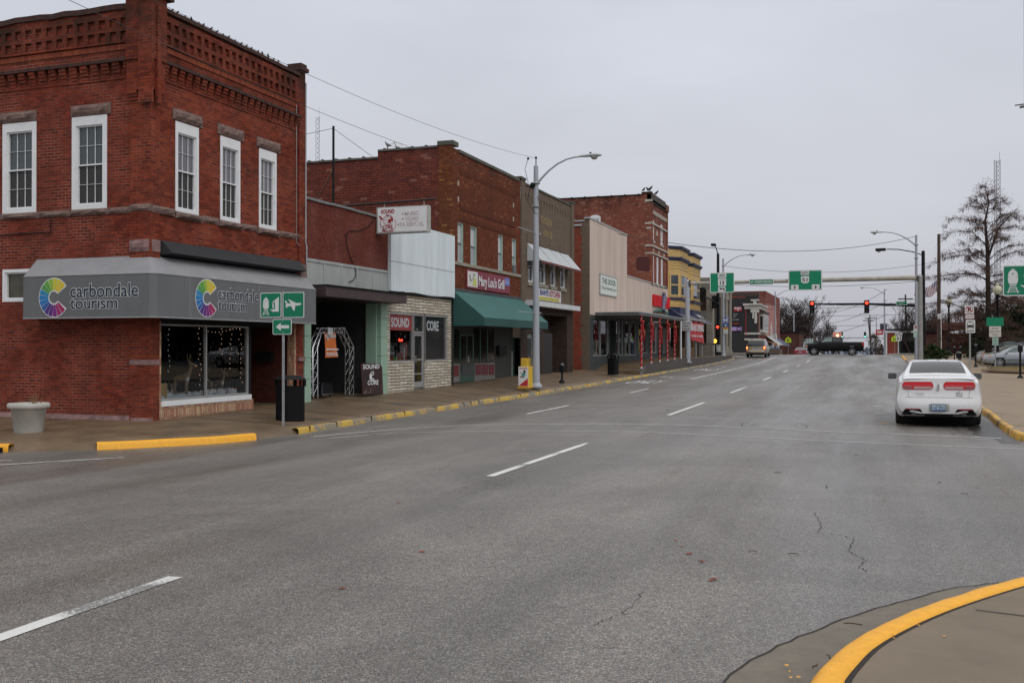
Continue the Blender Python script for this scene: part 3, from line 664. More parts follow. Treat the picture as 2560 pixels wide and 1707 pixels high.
def coping(name, parent, fr, a0, a1, b, h=.08, n0=-.3, n1=.05, m=None, collars=.0, wob=.012, step=.6):
    """old coping, slightly uneven, with tile collars when asked"""
    mb = MB(); k = max(1, int((a1-a0)/step))
    z = [b+rnd.uniform(-wob, wob) for _ in range(k+1)]
    for i in range(k):
        xa, xb = a0+(a1-a0)*i/k, a0+(a1-a0)*(i+1)/k
        v = [fr.P(xa, z[i]-.02, n1), fr.P(xb, z[i+1]-.02, n1), fr.P(xb, z[i+1]+h, n1), fr.P(xa, z[i]+h, n1), fr.P(xa, z[i]-.02, n0), fr.P(xb, z[i+1]-.02, n0), fr.P(xb, z[i+1]+h, n0), fr.P(xa, z[i]+h, n0)]
        mb.add(v, [(0, 1, 2, 3), (7, 6, 5, 4), (3, 2, 6, 7), (0, 4, 5, 1)]+([(0, 3, 7, 4)] if i == 0 else [])+([(1, 5, 6, 2)] if i == k-1 else []))
    if collars:
        x = a0+collars*.5
        while x < a1: mb.fbox(fr, x-.04, x+.04, b-.03, b+h+.035, n0-.02, n1+.03); x += collars
    return mb.build(name, m or TARD, parent)
XF = -14.6
FF = FX(XF)
# ================================================================ 1: corner building
b1 = thing('corner_building', 'two-storey red brick corner building with grey awning and stone lintels, nearest the camera', 'building', (XF-5, 20.7, .1))
SD = FY(17.6)
sw = [(-20.85, -19.87, 4.8, 6.86), (-18.73, -17.74, 4.8, 6.86), (-16.72, -15.75, 4.8, 6.86)]
fw = [(18.43, 19.25, 4.79, 6.81), (20.07, 20.87, 4.79, 6.81), (21.68, 22.47, 4.79, 6.81)]
mb = MB()
mb.wall(SD, -30, XF, -.3, 8.4, sw+[(-18.72, -16.95, 2.78, 3.52)], depth=.14)
mb.wall(SD, -30, XF, 8.4, 9.2)
mb.build('side_wall', B1S, b1)
mb = MB()
mb.wall(FF, 17.6, 23.82, 3.78, 9.2, fw, depth=.14)
mb.wall(FF, 17.6, 17.96, -.3, 3.78); mb.wall(FF, 23.42, 23.82, -.3, 3.78)
mb.quad((XF, 23.82, -.3), (XF-12, 23.82, -.3), (XF-12, 23.82, 9.2), (XF, 23.82, 9.2))
mb.build('front_wall', B1B, b1)
MB().box(-30, XF-.3, 17.9, 23.6, 8.7, 8.8).build('roof', TARD, b1)
mb = MB()   # pilasters at the corner and the right end
mb.fbox(SD, -15.09, XF+.05, -.3, 7.25, 0, .05); mb.fbox(FF, 17.6, 17.86, -.3, 7.25, 0, .05)
MB().fbox(FF, 23.52, 23.82, 3.8, 9.28, 0, .05).build('end_pilaster', B1B, b1)
for i, (h, o_) in enumerate(((7.02, .06), (7.09, .085), (7.16, .11), (7.23, .135))):
    mb.fbox(SD, -15.09, -14.85, h, h+.07, .05, o_); mb.fbox(FF, 17.72, 17.9, h, h+.07, .05, o_)
mb.fbox(SD, -15.12, XF+.13, 7.30, 7.95, 0, .13); mb.fbox(FF, 17.6, 17.93, 7.30, 7.95, 0, .13)
mb.fbox(SD, -15.12, XF+.16, 7.95, 9.35, 0, .16); mb.fbox(FF, 17.6, 17.95, 7.95, 9.35, 0, .16)
mb.fbox(SD, -14.75, XF+.20, 7.0, 9.1, .13, .20); mb.fbox(FF, 17.6, 17.72, 7.0, 9.1, .13, .20)
mb.build('corner_pier', B1B, b1)
mb = MB()
mb.fbox(SD, -15.2, XF+.24, 9.32, 9.42, -.5, .24); mb.fbox(SD, -15.12, XF+.18, 9.42, 9.55, -.45, .18); mb.build('pier_cap', SOOT, b1)
mb = MB(); mb.fbox(FF, 23.45, 23.9, 9.28, 9.38, -.4, .12); mb.fbox(FF, 23.55, 23.85, 9.38, 9.48, -.35, .08); mb.build('pier_cap', SOOT, b1)
# corbel table
mb = MB()
def corbels(fr, a0, a1, st):
    a = a0
    while a < a1:
        for k, (h, o_) in enumerate(((7.66, .03), (7.735, .055), (7.81, .08), (7.885, .10))): mb.fbox(fr, a, a+st*.62, h, h+.075, 0, o_)
        a += st
    mb.fbox(fr, a0, a1, 7.60, 7.66, 0, .02)
corbels(SD, -30, -15.15, .295); corbels(FF, 17.95, 23.5, .268)
mb.build('corbel_table', B1B, b1)
mb = MB(); mb.fbox(SD, -30, -15.12, 7.96, 8.03, 0, .13); mb.fbox(FF, 17.95, 23.52, 7.96, 8.03, 0, .13); mb.build('corbel_band', SOOT, b1)
mb = MB(); mb.fbox(SD, -30, -15.12, 8.24, 8.36, 0, .025); mb.fbox(FF, 17.95, 23.52, 8.24, 8.36, 0, .025); mb.build('soldier_course', SOLD, b1)
mb = MB()   # sunk panels of the parapet
def panels(fr, a0, a1, st, rows):
    hs_ = []; a = a0+.1
    while a < a1-.2:
        for r0, r1 in rows: hs_.append((a, a+st*.60, r0, r1))
        a += st
    mb.wall(fr, a0, a1, 8.38, 9.04, hs_, n=.06, depth=.058)
    mb.quad(fr.P(a0, 8.38, 0), fr.P(a1, 8.38, 0), fr.P(a1, 8.38, .06), fr.P(a0, 8.38, .06)); mb.quad(fr.P(a0, 9.04, 0), fr.P(a1, 9.04, 0), fr.P(a1, 9.04, .06), fr.P(a0, 9.04, .06))
panels(SD, -30, -15.12, .297, ((8.43, 8.63), (8.73, 8.92))); panels(FF, 17.95, 23.5, .268, ((8.43, 8.63), (8.73, 8.92)))
mb.build('parapet_panel', B1B, b1)
coping('parapet_coping', b1, SD, -30, -15.14, 9.14, .10, m=SOOT, wob=.02, step=.35); coping('parapet_coping', b1, FF, 17.97, 23.5, 9.13, .07, m=SOOT, wob=.01, step=.35, n1=.08)
mb = MB()   # stone courses
a = -30
for (p, q) in ((-30, -20.9), (-20.9, -19.8), (-19.8, -18.78), (-18.78, -17.66), (-17.66, -16.78), (-16.78, -15.7), (-15.7, -15.09)): rough_block(mb, SD, p, q, 4.66, 4.80, 0, .07)
rough_block(mb, SD, -15.09, XF+.06, 4.68, 4.84, .04, .11); rough_block(mb, FF, 17.6, 18.36, 4.66, 4.82, .03, .09)
for (p, q) in ((18.4, 19.35), (20.0, 20.95), (21.6, 22.58)): rough_block(mb, FF, p, q, 4.63, 4.78, 0, .13)
for (p, q) in ((19.35, 20.0), (20.95, 21.6), (22.58, 23.8)): rough_block(mb, FF, p, q, 4.66, 4.81, 0, .05)
mb.build('sill_course', SAND, b1)
def block(name, m, fr, *a): mb = MB(); rough_block(mb, fr, *a); return mb.build(name, m, b1)
for p in (-20.95, -18.83, -16.74): block('lintel', SAND, SD, p, p+1.1, 6.87, 7.11, 0, .07)
for p, q in ((18.33, 19.38), (19.96, 21.01), (21.57, 22.64)): block('lintel', SAND, FF, p, q, 6.83, 7.09, 0, .07)
PST = mat('pinkish stone', (.21, .125, .12), .85, var=.4, scale=6, bump=.5, bscale=18)
block('corner_block', PST, SD, -15.09, XF+.03, 3.81, 4.07, .04, .10); MB().fbox(FF, 17.6, 17.86, 3.81, 4.07, .05, .07).build('corner_block', PST, b1)
MB().fbox(SD, -15.09, XF+.065, 1.36, 1.47, 0, .065).build('band_stone', PST, b1); MB().fbox(FF, 17.6, 17.86, 1.36, 1.47, 0, .065).build('band_stone', PST, b1); MB().fbox(FF, 23.5, 23.82, 1.36, 1.47, 0, .065).build('band_stone', PST, b1)
MB().fbox(FF, 23.5, 23.84, 3.6, 4.0, 0, .1).build('end_block', SAND, b1)
mb = MB()
for (p, q) in ((-30, -26), (-26, -22), (-22, -19.4), (-19.4, -17.3), (-17.3, -16.1), (-16.1, -15.06)): rough_block(mb, SD, p, q, -.05, .25, 0, .08)
rough_block(mb, SD, -15.06, XF+.06, -.05, .22, .02, .11)
mb.build('plinth', PST, b1)
for a0, a1, _, _ in [h for h in sw]: window(b1, SD, a0, a1, 4.8, 6.86, casing=.12, head=.2, cols=3, rows=2, rail=.5)
for a0, a1, _, _ in fw: window(b1, FF, a0, a1, 4.79, 6.81, casing=.085, head=.24, cols=3, rows=2, up=LGLASS)
window(b1, SD, -18.72, -16.95, 2.78, 3.52, casing=.07, rail=0, up=mat('lit office glass', (.07, .065, .045), .15, var=.3), name='window')
# shop front
mb = MB()
for h in ((17.98, 18.02, .57, 2.26), (19.60, 19.64, .57, 2.26), (21.26, 21.30, .57, 2.26), (18.02, 19.6, 2.22, 2.26), (19.64, 21.26, 2.22, 2.26), (18.02, 19.6, .57, .61), (19.64, 21.26, .57, .61)): mb.fbox(FF, *h, -.12, -.04)
sf = mb.build('shop_window', ALU, b1)
for p in ((18.02, 19.6), (19.64, 21.26)): MB().flat(FF, [(p[0], .61), (p[1], .61), (p[1], 2.22), (p[0], 2.22)], -.09).build('pane', GLASS, sf)
mb = MB(); mb.fbox(FF, 17.96, 23.42, 2.26, 3.78, -.16, -.05); mb.fbox(FF, 21.30, 21.44, .2, 2.26, -1.6, -.06); mb.build('transom_panel', BLKM, b1)
MB().fbox(FF, 17.96, 21.34, .44, .56, -.14, .03).build('stall_board', WHITE, b1)
STK = brick('stacked pinkish brick', (.36, .15, .10), (.50, .36, .22), (.17, .13, .11), bw=.065, bh=.19, ms=.006, dirt=.25)
MB().fbox(FF, 17.96, 21.44, .05, .44, -.14, .012).build('base_brick', STK, b1)
MB().fbox(FF, 17.87, 17.96, .1, 2.3, -.14, .01).build('jamb_brick', STK, b1); MB().fbox(FF, 23.33, 23.42, .1, 2.4, -.2, .01).build('jamb_brick', STK, b1)
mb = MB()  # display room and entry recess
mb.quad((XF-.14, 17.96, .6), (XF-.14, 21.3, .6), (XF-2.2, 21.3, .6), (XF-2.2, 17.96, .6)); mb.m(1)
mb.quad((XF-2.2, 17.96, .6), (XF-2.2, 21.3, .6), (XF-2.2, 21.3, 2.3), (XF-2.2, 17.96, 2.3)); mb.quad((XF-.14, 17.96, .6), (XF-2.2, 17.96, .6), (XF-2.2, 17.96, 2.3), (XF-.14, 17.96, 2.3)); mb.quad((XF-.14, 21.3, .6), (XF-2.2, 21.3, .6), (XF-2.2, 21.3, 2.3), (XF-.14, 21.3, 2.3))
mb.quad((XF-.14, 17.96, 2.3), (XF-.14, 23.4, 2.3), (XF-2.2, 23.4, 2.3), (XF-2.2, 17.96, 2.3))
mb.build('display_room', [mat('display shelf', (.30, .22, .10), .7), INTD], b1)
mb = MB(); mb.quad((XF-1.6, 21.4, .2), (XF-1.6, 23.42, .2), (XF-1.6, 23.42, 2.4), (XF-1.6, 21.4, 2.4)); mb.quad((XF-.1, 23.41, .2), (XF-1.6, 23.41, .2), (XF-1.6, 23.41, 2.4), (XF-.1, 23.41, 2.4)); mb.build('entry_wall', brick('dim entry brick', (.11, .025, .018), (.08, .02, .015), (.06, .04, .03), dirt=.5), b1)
o = MB().fbox(FY(23.39), -15.75, -15.25, 1.35, 1.62, 0, .14).build('mailbox', BLKM, b1, bevel=.01)
# black roller housing above the awning
mb = MB(); mb.add([(XF, 17.9, 4.08), (XF+.05, 17.9, 4.08), (XF+.30, 17.98, 3.80), (XF, 17.9, 3.76)]+[(XF, 23.58, 4.08), (XF+.05, 23.58, 4.08), (XF+.30, 23.5, 3.80), (XF, 23.58, 3.76)], [(0, 1, 5, 4), (1, 2, 6, 5), (2, 3, 7, 6), (0, 3, 2, 1), (4, 5, 6, 7)]); mb.build('awning_housing', mat('black tarpaulin', (.02, .021, .023), .75, var=.15), b1)
# grey awning
mb = MB(); q = .58
T = [(-17.72, 17.6), (XF, 17.6), (XF, 23.85)]; Bq = [(-17.52, 17.6-q), (XF+q-.12, 17.6-q), (XF+q, 17.6-q+.12), (XF+q, 23.5)]
zt, zv, zb = 3.72, 3.29, 2.37
P_ = lambda p, z: (p[0], p[1], z)
mb.quad(P_(T[0], zt), P_(Bq[0], zv), P_(Bq[1], zv), P_(T[1], zt)); mb.quad(P_(T[1], zt), P_(Bq[1], zv), P_(Bq[2], zv)); mb.quad(P_(T[1], zt), P_(Bq[2], zv), P_(Bq[3], zv), P_(T[2], zt))
aw = mb.build('awning', AWG, b1)
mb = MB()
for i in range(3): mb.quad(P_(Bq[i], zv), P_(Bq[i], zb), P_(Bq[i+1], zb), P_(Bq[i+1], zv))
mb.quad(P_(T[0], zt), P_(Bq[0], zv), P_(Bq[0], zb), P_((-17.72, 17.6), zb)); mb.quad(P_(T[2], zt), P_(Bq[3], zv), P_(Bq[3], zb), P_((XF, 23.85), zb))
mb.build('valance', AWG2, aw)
mb = MB()
for i in range(3):
    a, b = Vector(P_(Bq[i], zb)), Vector(P_(Bq[i+1], zb)); mb.tube([a, b], .018, 6); a.z = b.z = zv; mb.tube([a, b], .012, 6)
for y in (18.2, 20.85): mb.box(XF+q, XF+q+.004, y-.006, y+.006, zb, zv)
mb.build('frame_pipe', AWG, aw)
# tourism emblem: a ring of coloured wedges opening to the right, with a two-line name
WCOL = [(.75, .55, .03), (.72, .58, .04), (.60, .60, .04), (.30, .50, .05), (.12, .40, .05), (.10, .34, .08), (.02, .25, .48), (.02, .22, .52), (.02, .18, .50), (.03, .12, .38), (.08, .03, .22), (.12, .02, .22), (.20, .02, .22), (.35, .02, .16), (.38, .02, .10)]
WM = [mat('wheel colour %d' % i, tuple(.8*x for x in c), .6, var=0) for i, c in enumerate(WCOL)]
LET = mat('sign white print', (.62, .63, .64), .6, var=0); INK = mat('dark blue print', (.012, .025, .042), .6, var=0)
def emblem(fr, ca, cb, ra, rb, tbox, par):
    mb = MB(); W = []
    k = len(WCOL); A0, A1 = 38, 322; 
    outer = lambda t, s: (ca+ra*s*math.cos(R(t)), cb+rb*s*math.sin(R(t)))
    mb.add([fr.P(*outer(A0-4+(A1-A0+8)*i/40, 1.05), .006) for i in range(41)]+[fr.P(*outer(A0-4+(A1-A0+8)*i/40, .31), .006) for i in range(41)], [(i, i+1, 42+i, 41+i) for i in range(40)])
    mb.m(1)
    base = 0
    for i in range(k):
        t0 = A0+(A1-A0)*i/k+.9; t1 = A0+(A1-A0)*(i+1)/k-.9; tm = (t0+t1)/2
        mb.m(1+i).add([fr.P(*p, .010) for p in (outer(t0, 1), outer(tm, 1.01), outer(t1, 1), outer(t1, .42), outer(tm+3, .37), outer(tm-3, .37), outer(t0, .42))], [tuple(range(7))])
    o = mb.build('emblem', [LET]+WM, par)
    a0, a1, b0, b1 = tbox; h = b1-b0
    for body, x1, y0, y1 in (('carbondale', a1, b0+h*.46, b1), ('tourism', a0+(a1-a0)*.70, b0, b0+h*.46)):
        e = .012
        text(fr, body, (a0-e, x1+e, y0-e, y1+e), .007, LET, 'lettering', par, bold=.04)
        text(fr, body, (a0, x1, y0, y1), .011, INK, 'lettering', par, bold=.012)
VS = FY(17.6-q); VF = FX(XF+q)
def pv(fr_, x, y):
    u, v = x/2.61375, 560+y/2.61375
    return onY(u, v, 17.6-q) if fr_ is VS else onX(u, v, XF+q)
(c1, _), (_, zt1), (_, zb1), (l1, _), = pv(VS, 349, 480), pv(VS, 349, 357), pv(VS, 349, 604), pv(VS, 249, 480)
rr_ = (zt1-zb1)/2
emblem(VS, c1+.02, (zt1+zb1)/2, rr_*.97, rr_, (pv(VS, 460, 500)[0], pv(VS, 905, 500)[0], pv(VS, 600, 555)[1], pv(VS, 600, 390)[1]), aw)
c2 = pv(VF, 1348, 485)[0]; zt2 = pv(VF, 1348, 365)[1]; zb2 = pv(VF, 1348, 604)[1]
emblem(VF, c2+.02, (zt2+zb2)/2, rr_*.97, (zt2-zb2)/2, (pv(VF, 1422, 500)[0], pv(VF, 1686, 500)[0], pv(VF, 1600, 575)[1], pv(VF, 1600, 428)[1]), aw)
mb = MB(); mb.tube([(XF+.06, 23.83, 9.0), (XF+.06, 23.83, 4.6), (XF+.09, 23.83, 4.5), (XF+.09, 23.83, 3.75)], .022, 6); mb.tube([(XF+.03, 23.40, 8.3), (XF+.03, 23.40, 4.6), (XF+.06, 23.5, 4.5)], .010, 5); mb.build('downpipe', GALV, b1)
mb = MB(); mb.tube([SD.P(-19.5, 4.3, .03), SD.P(-17.3, 4.33, .03), SD.P(-17.3, 4.6, .03)], .012, 5); mb.build('cable', BLKM, b1)
# display behind the glass
SNOW = mat('fake snow', (.62, .64, .70), .9, var=.1, scale=9, bump=.5)
mb = MB()
for i in range(26):
    y = rnd.uniform(18.05, 21.15); mb.ball((XF-rnd.uniform(.3, .6), y, .62), rnd.uniform(.08, .2), rnd.uniform(.12, .25), rnd.uniform(.05, .13), 8, 5)
tag(mb.build('fake_snow', SNOW), 'white cotton snow spread along the shop window ledge', 'fake snow')
FAWN = mat('fawn fur', (.24, .16, .09), .9, var=.3, scale=20)
def deer(x, y, z, s, rz, label, grp='toy deer in the shop window'):
    t = thing('toy_deer', label, 'toy deer', (x, y, z), grp, rz=rz); mb = MB()
    mb.tube([(-.16*s, 0, .36*s), (-.05*s, 0, .40*s), (.1*s, 0, .41*s), (.18*s, 0, .5*s), (.24*s, 0, .66*s), (.26*s, 0, .74*s)], [.07*s, .1*s, .095*s, .065*s, .04*s, .05*s], 8)
    mb.tube([(.22*s, 0, .75*s), (.30*s, 0, .74*s), (.40*s, 0, .70*s)], [.055*s, .05*s, .022*s], 8)
    for sx, sy in ((.14, .05), (.14, -.05), (-.12, .05), (-.12, -.05)):
        mb.tube([(sx*s, sy*s, .36*s), ((sx+(-.03 if sx < 0 else 0))*s, sy*s, .18*s), (sx*s, sy*s, 0)], [.04*s, .02*s, .017*s], 6)
    for sy in (.05, -.05): mb.tube([(.23*s, sy*s, .79*s), (.2*s, sy*2*s, .86*s)], [.02*s, .004*s], 5)
    mb.build('body', FAWN, t)
    mb = MB()
    for sy in (.03, -.03): mb.tube([(.22*s, sy*s, .79*s), (.18*s, sy*3*s, .9*s), (.2*s, sy*4*s, 1.0*s)], .012*s, 5); mb.tube([(.19*s, sy*2.6*s, .87*s), (.25*s, sy*3*s, .93*s)], .009*s, 4)
    mb.build('antlers', mat('antler', (.2, .14, .08), .8), t)
    mb = MB(); mb.ball((.13*s, 0, .42*s), .085*s, .07*s, .13*s); mb.build('chest', mat('white fur', (.6, .6, .58), .9), t)
deer(XF-.42, 19.17, .63, .95, R(20), 'tallest toy deer with white chest beside the window mullion')
deer(XF-.5, 20.35, .63, .62, R(160), 'toy deer standing left of centre in the right-hand shop pane')
deer(XF-.55, 20.8, .63, .62, R(0), 'toy deer near the right edge of the shop window')
for k, (y, lb) in enumerate(((18.32, 'small toy deer nearest the snowman'), (18.62, 'small toy deer second from the snowman'), (18.78, 'small toy deer closest to the tall one'))): deer(XF-.35, y, .62, .34, R(-60), lb)
t = thing('toy_snowman', 'white toy snowman with red scarf on a box at the left of the shop window', 'toy snowman', (XF-.45, 18.12, .95))
mb = MB(); mb.ball((XF-.45, 18.12, 1.04), .13, .13, .12); mb.ball((XF-.45, 18.12, 1.23), .09); mb.build('body', SNOW, t)
mb = MB(); mb.lathe([(.07, 0), (.1, .02), (.07, .05)], (XF-.45, 18.12, 1.13), 10); mb.box(XF-.40, XF-.36, 18.15, 18.2, .98, 1.14); mb.build('scarf', REDP, t)
tag(MB().box(XF-.7, XF-.2, 18.0, 18.42, .61, .94).build('wooden_box', mat('box wood', (.42, .28, .10), .7)), 'yellow wooden box under the toy snowman', 'box')
BULB = mat('fairy light', (1, .5, .3), .5, var=0, emit=(1, .55, .38), es=1.6); BULW = mat('white fairy light', (1, 1, 1), .5, var=0, emit=(.8, .85, .9), es=.8)
def lights(name, pts, m, label):
    t = thing(name, label, 'string lights', pts[0]); mb = MB(); mb.tube(pts, .003, 4); mb.build('wire', BLKM, t)
    mb = MB(); 
    for p in pts: mb.ball(p, .0065, n=6, m=4)
    o = mb.build('bulbs', m, t); o['kind'] = 'stuff'
for i, (y, lab, ln) in enumerate(((19.55, 'pink string of lights hanging just left of the shop window mullion', 22), (19.73, 'short string of lights just right of the mullion', 6), (20.42, 'string of lights hanging down the middle of the right-hand pane', 12), (20.78, 'wavy string of lights right of the middle of the right-hand pane', 16), (21.18, 'string of lights down the right edge of the shop window', 22))):
    lights('string_lights', [(XF-.16-rnd.uniform(0, .06), y+rnd.uniform(-.05, .05), 2.18-k*.12) for k in range(int(ln*.58))], BULB, lab)
for i, (y, lab) in enumerate(((18.15, 'leftmost white string of lights, by the snowman'), (18.45, 'second white string of lights from the left'), (18.85, 'white string of lights above the tall toy deer'))):
    lights('string_lights', [(XF-.5, y+rnd.uniform(-.04, .04), 2.15-k*.12) for k in range(9)], BULW, lab)
lights('string_lights', [(XF-.16, 19.7+k*.14, 2.15-.05*math.sin(k*.5)) for k in range(11)], BULB, 'string of lights draped along the top of the right-hand pane')
lights('string_lights', [(XF-.25, 19.68+k*.14, .70+.02*math.sin(k*.9)) for k in range(11)], BULB, 'string of lights lying on the snow in the right-hand pane')
# starlings on the front parapet
def bird(x, y, z, s, rz, label, grp, m):
    t = MB(); t.tube([(-.10*s, 0, .05*s), (-.04*s, 0, .09*s), (.02*s, 0, .12*s), (.06*s, 0, .17*s), (.085*s, 0, .2*s), (.12*s, 0, .195*s)], [.012*s, .035*s, .05*s, .035*s, .028*s, .004*s], 6)
    t.tube([(.0, .015*s, .08*s), (.01*s, .015*s, 0)], .006*s, 4); t.tube([(.0, -.015*s, .08*s), (.01*s, -.015*s, 0)], .006*s, 4)
    o = t.build('bird', m); o.location = (x, y, z); o.rotation_euler.z = rz; return tag(o, label, 'bird', grp)
BIRD = mat('black feathers', (.02, .02, .022), .6, var=.1)
bx = [1075, 1130, 1160, 1210, 1257, 1300, 1333, 1380, 1420, 1460, 1495, 1540, 1580, 1615, 1645, 1690, 1720, 1758, 1790, 1822]
b0_ = None
for i, x in enumerate(bx):
    y_ = onX(x/2.61375, 100, XF)[0]
    if b0_ is None: b0_ = bird(XF-.02, y_, 9.20, .5, R(80), 'small black bird perched on the front parapet of the corner building', 'small birds along the parapet of the corner building', BIRD)
    else:
        c = b0_.copy(); C.objects.link(c); c.location = (XF-.02, y_, 9.19+rnd.uniform(0, .02)); c.rotation_euler.z = R(rnd.choice((80, 100, -70, 60))); c.scale = [rnd.uniform(.85, 1.15)]*3
# ================================================================ 2: low shop building
def Z3(x, y): return 700+x/3.485, 250+y/3.485
def Z4(x, y): return 700+x/3.485, 650+y/3.485
def Z5(x, y): return 1200+x/3.8236, 350+y/3.8236
def Z6(x, y): return 1200+x/3.8236, 650+y/3.8236
def Z7(x, y): return 1640+x/4.182, 570+y/4.182
def Z8(x, y): return 2060+x/4.182, 400+y/4.182
def Z9(x, y): return 2060+x/3.734, 700+y/3.734
def fx_(Z, x, y, X=XF): return onX(*Z(x, y), X)
b2 = thing('music_shop_building', 'low brick shop with white corrugated panel, stone front and mint entry', 'building', (XF-5, 29, .25))
mb = MB(); mb.wall(FF, 23.86, 28.92, 4.2, 5.87); mb.build('parapet_wall', B2B, b2)
coping('parapet_coping', b2, FF, 23.86, 28.92, 5.85, .05, m=mat('metal coping strip', (.16, .16, .155), .5, var=.5, scale=9), wob=.012, step=.5)
MB().box(-30, XF-.2, 23.9, 34.15, 5.5, 5.56).build('roof', TARD, b2)
mb = MB(); mb.fbox(FF, 23.88, 28.9, 3.44, 4.2, -.1, .03)
mb.build('fascia_panel', PALEG, b2)
for y in (23.9, 24.86, 25.84, 26.78, 27.82, 28.84): MB().fbox(FF, y-.035, y+.035, 3.46, 4.12, .03, .05).build('fascia_batten', PALEG, b2)
MB().fbox(FF, 23.88, 28.9, 4.12, 4.2, .03, .055).build('fascia_rail', PALEG, b2)
mb = MB(); mb.fbox(FF, 23.9, 28.95, 3.13, 3.42, -.2, .66); mb.build('canopy', BROWNM, b2, bevel=.01)
mb = MB(); mb.fbox(FF, 23.9, 28.99, 3.42, 3.46, -.1, .70); mb.build('canopy_edge', TARD, b2)
for y0, y1 in ((23.88, 24.22), (28.44, 28.9)):
    mb = MB(); mb.fbox(FF, y0, y1, zf(y0)-.05, 3.13, -.14, .0); c = mb.build('column', MINT, b2)
    mb = MB()
    for z in (.85, 1.45, 2.05, 2.65): mb.fbox(FF, y0, y1, z, z+.012, -.14, .003)
    mb.build('tile_joint', mat('bronze joint', (.12, .10, .06), .5), c)
mb = MB(); mb.fbox(FF, 28.36, 28.46, .2, 3.13, -.5, -.14); mb.build('return_panel', MINT, b2)
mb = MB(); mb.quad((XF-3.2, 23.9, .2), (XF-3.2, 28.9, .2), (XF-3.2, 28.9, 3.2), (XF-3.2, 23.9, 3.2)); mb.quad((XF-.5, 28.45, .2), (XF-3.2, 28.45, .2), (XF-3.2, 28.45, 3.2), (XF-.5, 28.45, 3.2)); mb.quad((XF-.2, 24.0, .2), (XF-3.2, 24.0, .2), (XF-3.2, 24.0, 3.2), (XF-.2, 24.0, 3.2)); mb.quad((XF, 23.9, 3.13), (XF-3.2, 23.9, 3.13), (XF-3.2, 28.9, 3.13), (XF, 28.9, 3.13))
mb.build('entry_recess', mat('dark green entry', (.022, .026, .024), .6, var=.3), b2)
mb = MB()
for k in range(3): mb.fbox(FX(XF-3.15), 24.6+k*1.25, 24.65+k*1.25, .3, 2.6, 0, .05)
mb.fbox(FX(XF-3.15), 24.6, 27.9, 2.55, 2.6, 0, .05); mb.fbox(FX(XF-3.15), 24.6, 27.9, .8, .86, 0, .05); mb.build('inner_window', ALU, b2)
# stone front
SW = [(29.05, 30.87, 1.24, 2.88), (30.9, 31.78, .2, 2.88), (31.81, 33.74, 1.24, 2.88)]
mb = MB(); mb.wall(FF, 28.9, 34.12, .1, 3.56, [(29.05, 30.87, 1.24, 2.88), (30.87, 31.81, .1, 2.88), (31.81, 33.74, 1.24, 2.88)], depth=.14); mb.build('stone_wall', STONE, b2)
for a0, a1 in ((29.05, 30.87), (31.81, 33.74)):
    mb = MB()
    for h in ((a0, a0+.05, 1.24, 2.88), (a1-.05, a1, 1.24, 2.88), (a0+.05, a1-.05, 1.24, 1.30), (a0+.05, a1-.05, 2.82, 2.88)): mb.fbox(FF, *h, -.12, -.01)
    o = mb.build('shop_window', ALU, b2); MB().flat(FF, [(a0+.05, 1.3), (a1-.05, 1.3), (a1-.05, 2.82), (a0+.05, 2.82)], -.07).build('pane', GLASS if a0 < 30 else mat('smoky shop glass', (.022, .021, .022), .08, spec=.6, var=.2), o)
REDS = mat('red window banner', (.24, .035, .035), .5, var=.08); GRL = mat('grey lettering', (.40, .43, .45), .6, var=0)
o = MB().fbox(FF, 29.1, 30.82, 2.30, 2.82, -.066, -.062).build('window_banner', REDS, b2)
text(FF, 'SOUND', (29.27, 30.62, 2.40, 2.72), -.058, GRL, 'lettering', o, bold=.03)
text(FF, 'CORE', (32.07, 33.1, 2.32, 2.68), -.064, GRL, 'lettering', b2, bold=.03)
o = text(FF, 'Fender', (29.88, 30.22, 1.93, 2.03), -.09, mat('red neon', (1, .1, .05), .5, var=0, emit=(1, .06, .03), es=3), 'neon_sign', b2, bold=.03, shear=.3)
mb = MB(); y0, y1 = 30.9, 31.78
for h in ((y0, y0+.05, .3, 2.88), (y1-.05, y1, .3, 2.88), (y0+.05, y1-.05, 2.82, 2.88), (y0+.05, y1-.05, 2.22, 2.28)): mb.fbox(FF, *h, -.13, -.02)
o = mb.build('door_frame', ALU, b2); MB().flat(FF, [(y0+.05, 2.28), (y1-.05, 2.28), (y1-.05, 2.82), (y0+.05, 2.82)], -.08).build('pane', DGLASS, o)
mb = MB()
for h in ((y0+.06, y0+.13, .36, 2.2), (y1-.13, y1-.06, .36, 2.2), (y0+.13, y1-.13, 2.13, 2.2), (y0+.13, y1-.13, .36, .55), (y0+.13, y1-.13, 1.28, 1.33), (y0+.13, y1-.13, .80, .84)): mb.fbox(FF, *h, -.11, -.05)
o = mb.build('door', ALU, b2); MB().flat(FF, [(y0+.13, .55), (y1-.13, .55), (y1-.13, 2.13), (y0+.13, 2.13)], -.08).build('pane', DGLASS, o); MB().fbox(FF, y0+.15, y0+.18, 1.2, 1.45, -.04, .01).build('handle', CHROME, o)
text(FF, '116', (31.2, 31.36, 2.32, 2.39), -.07, GRL, 'lettering', b2)
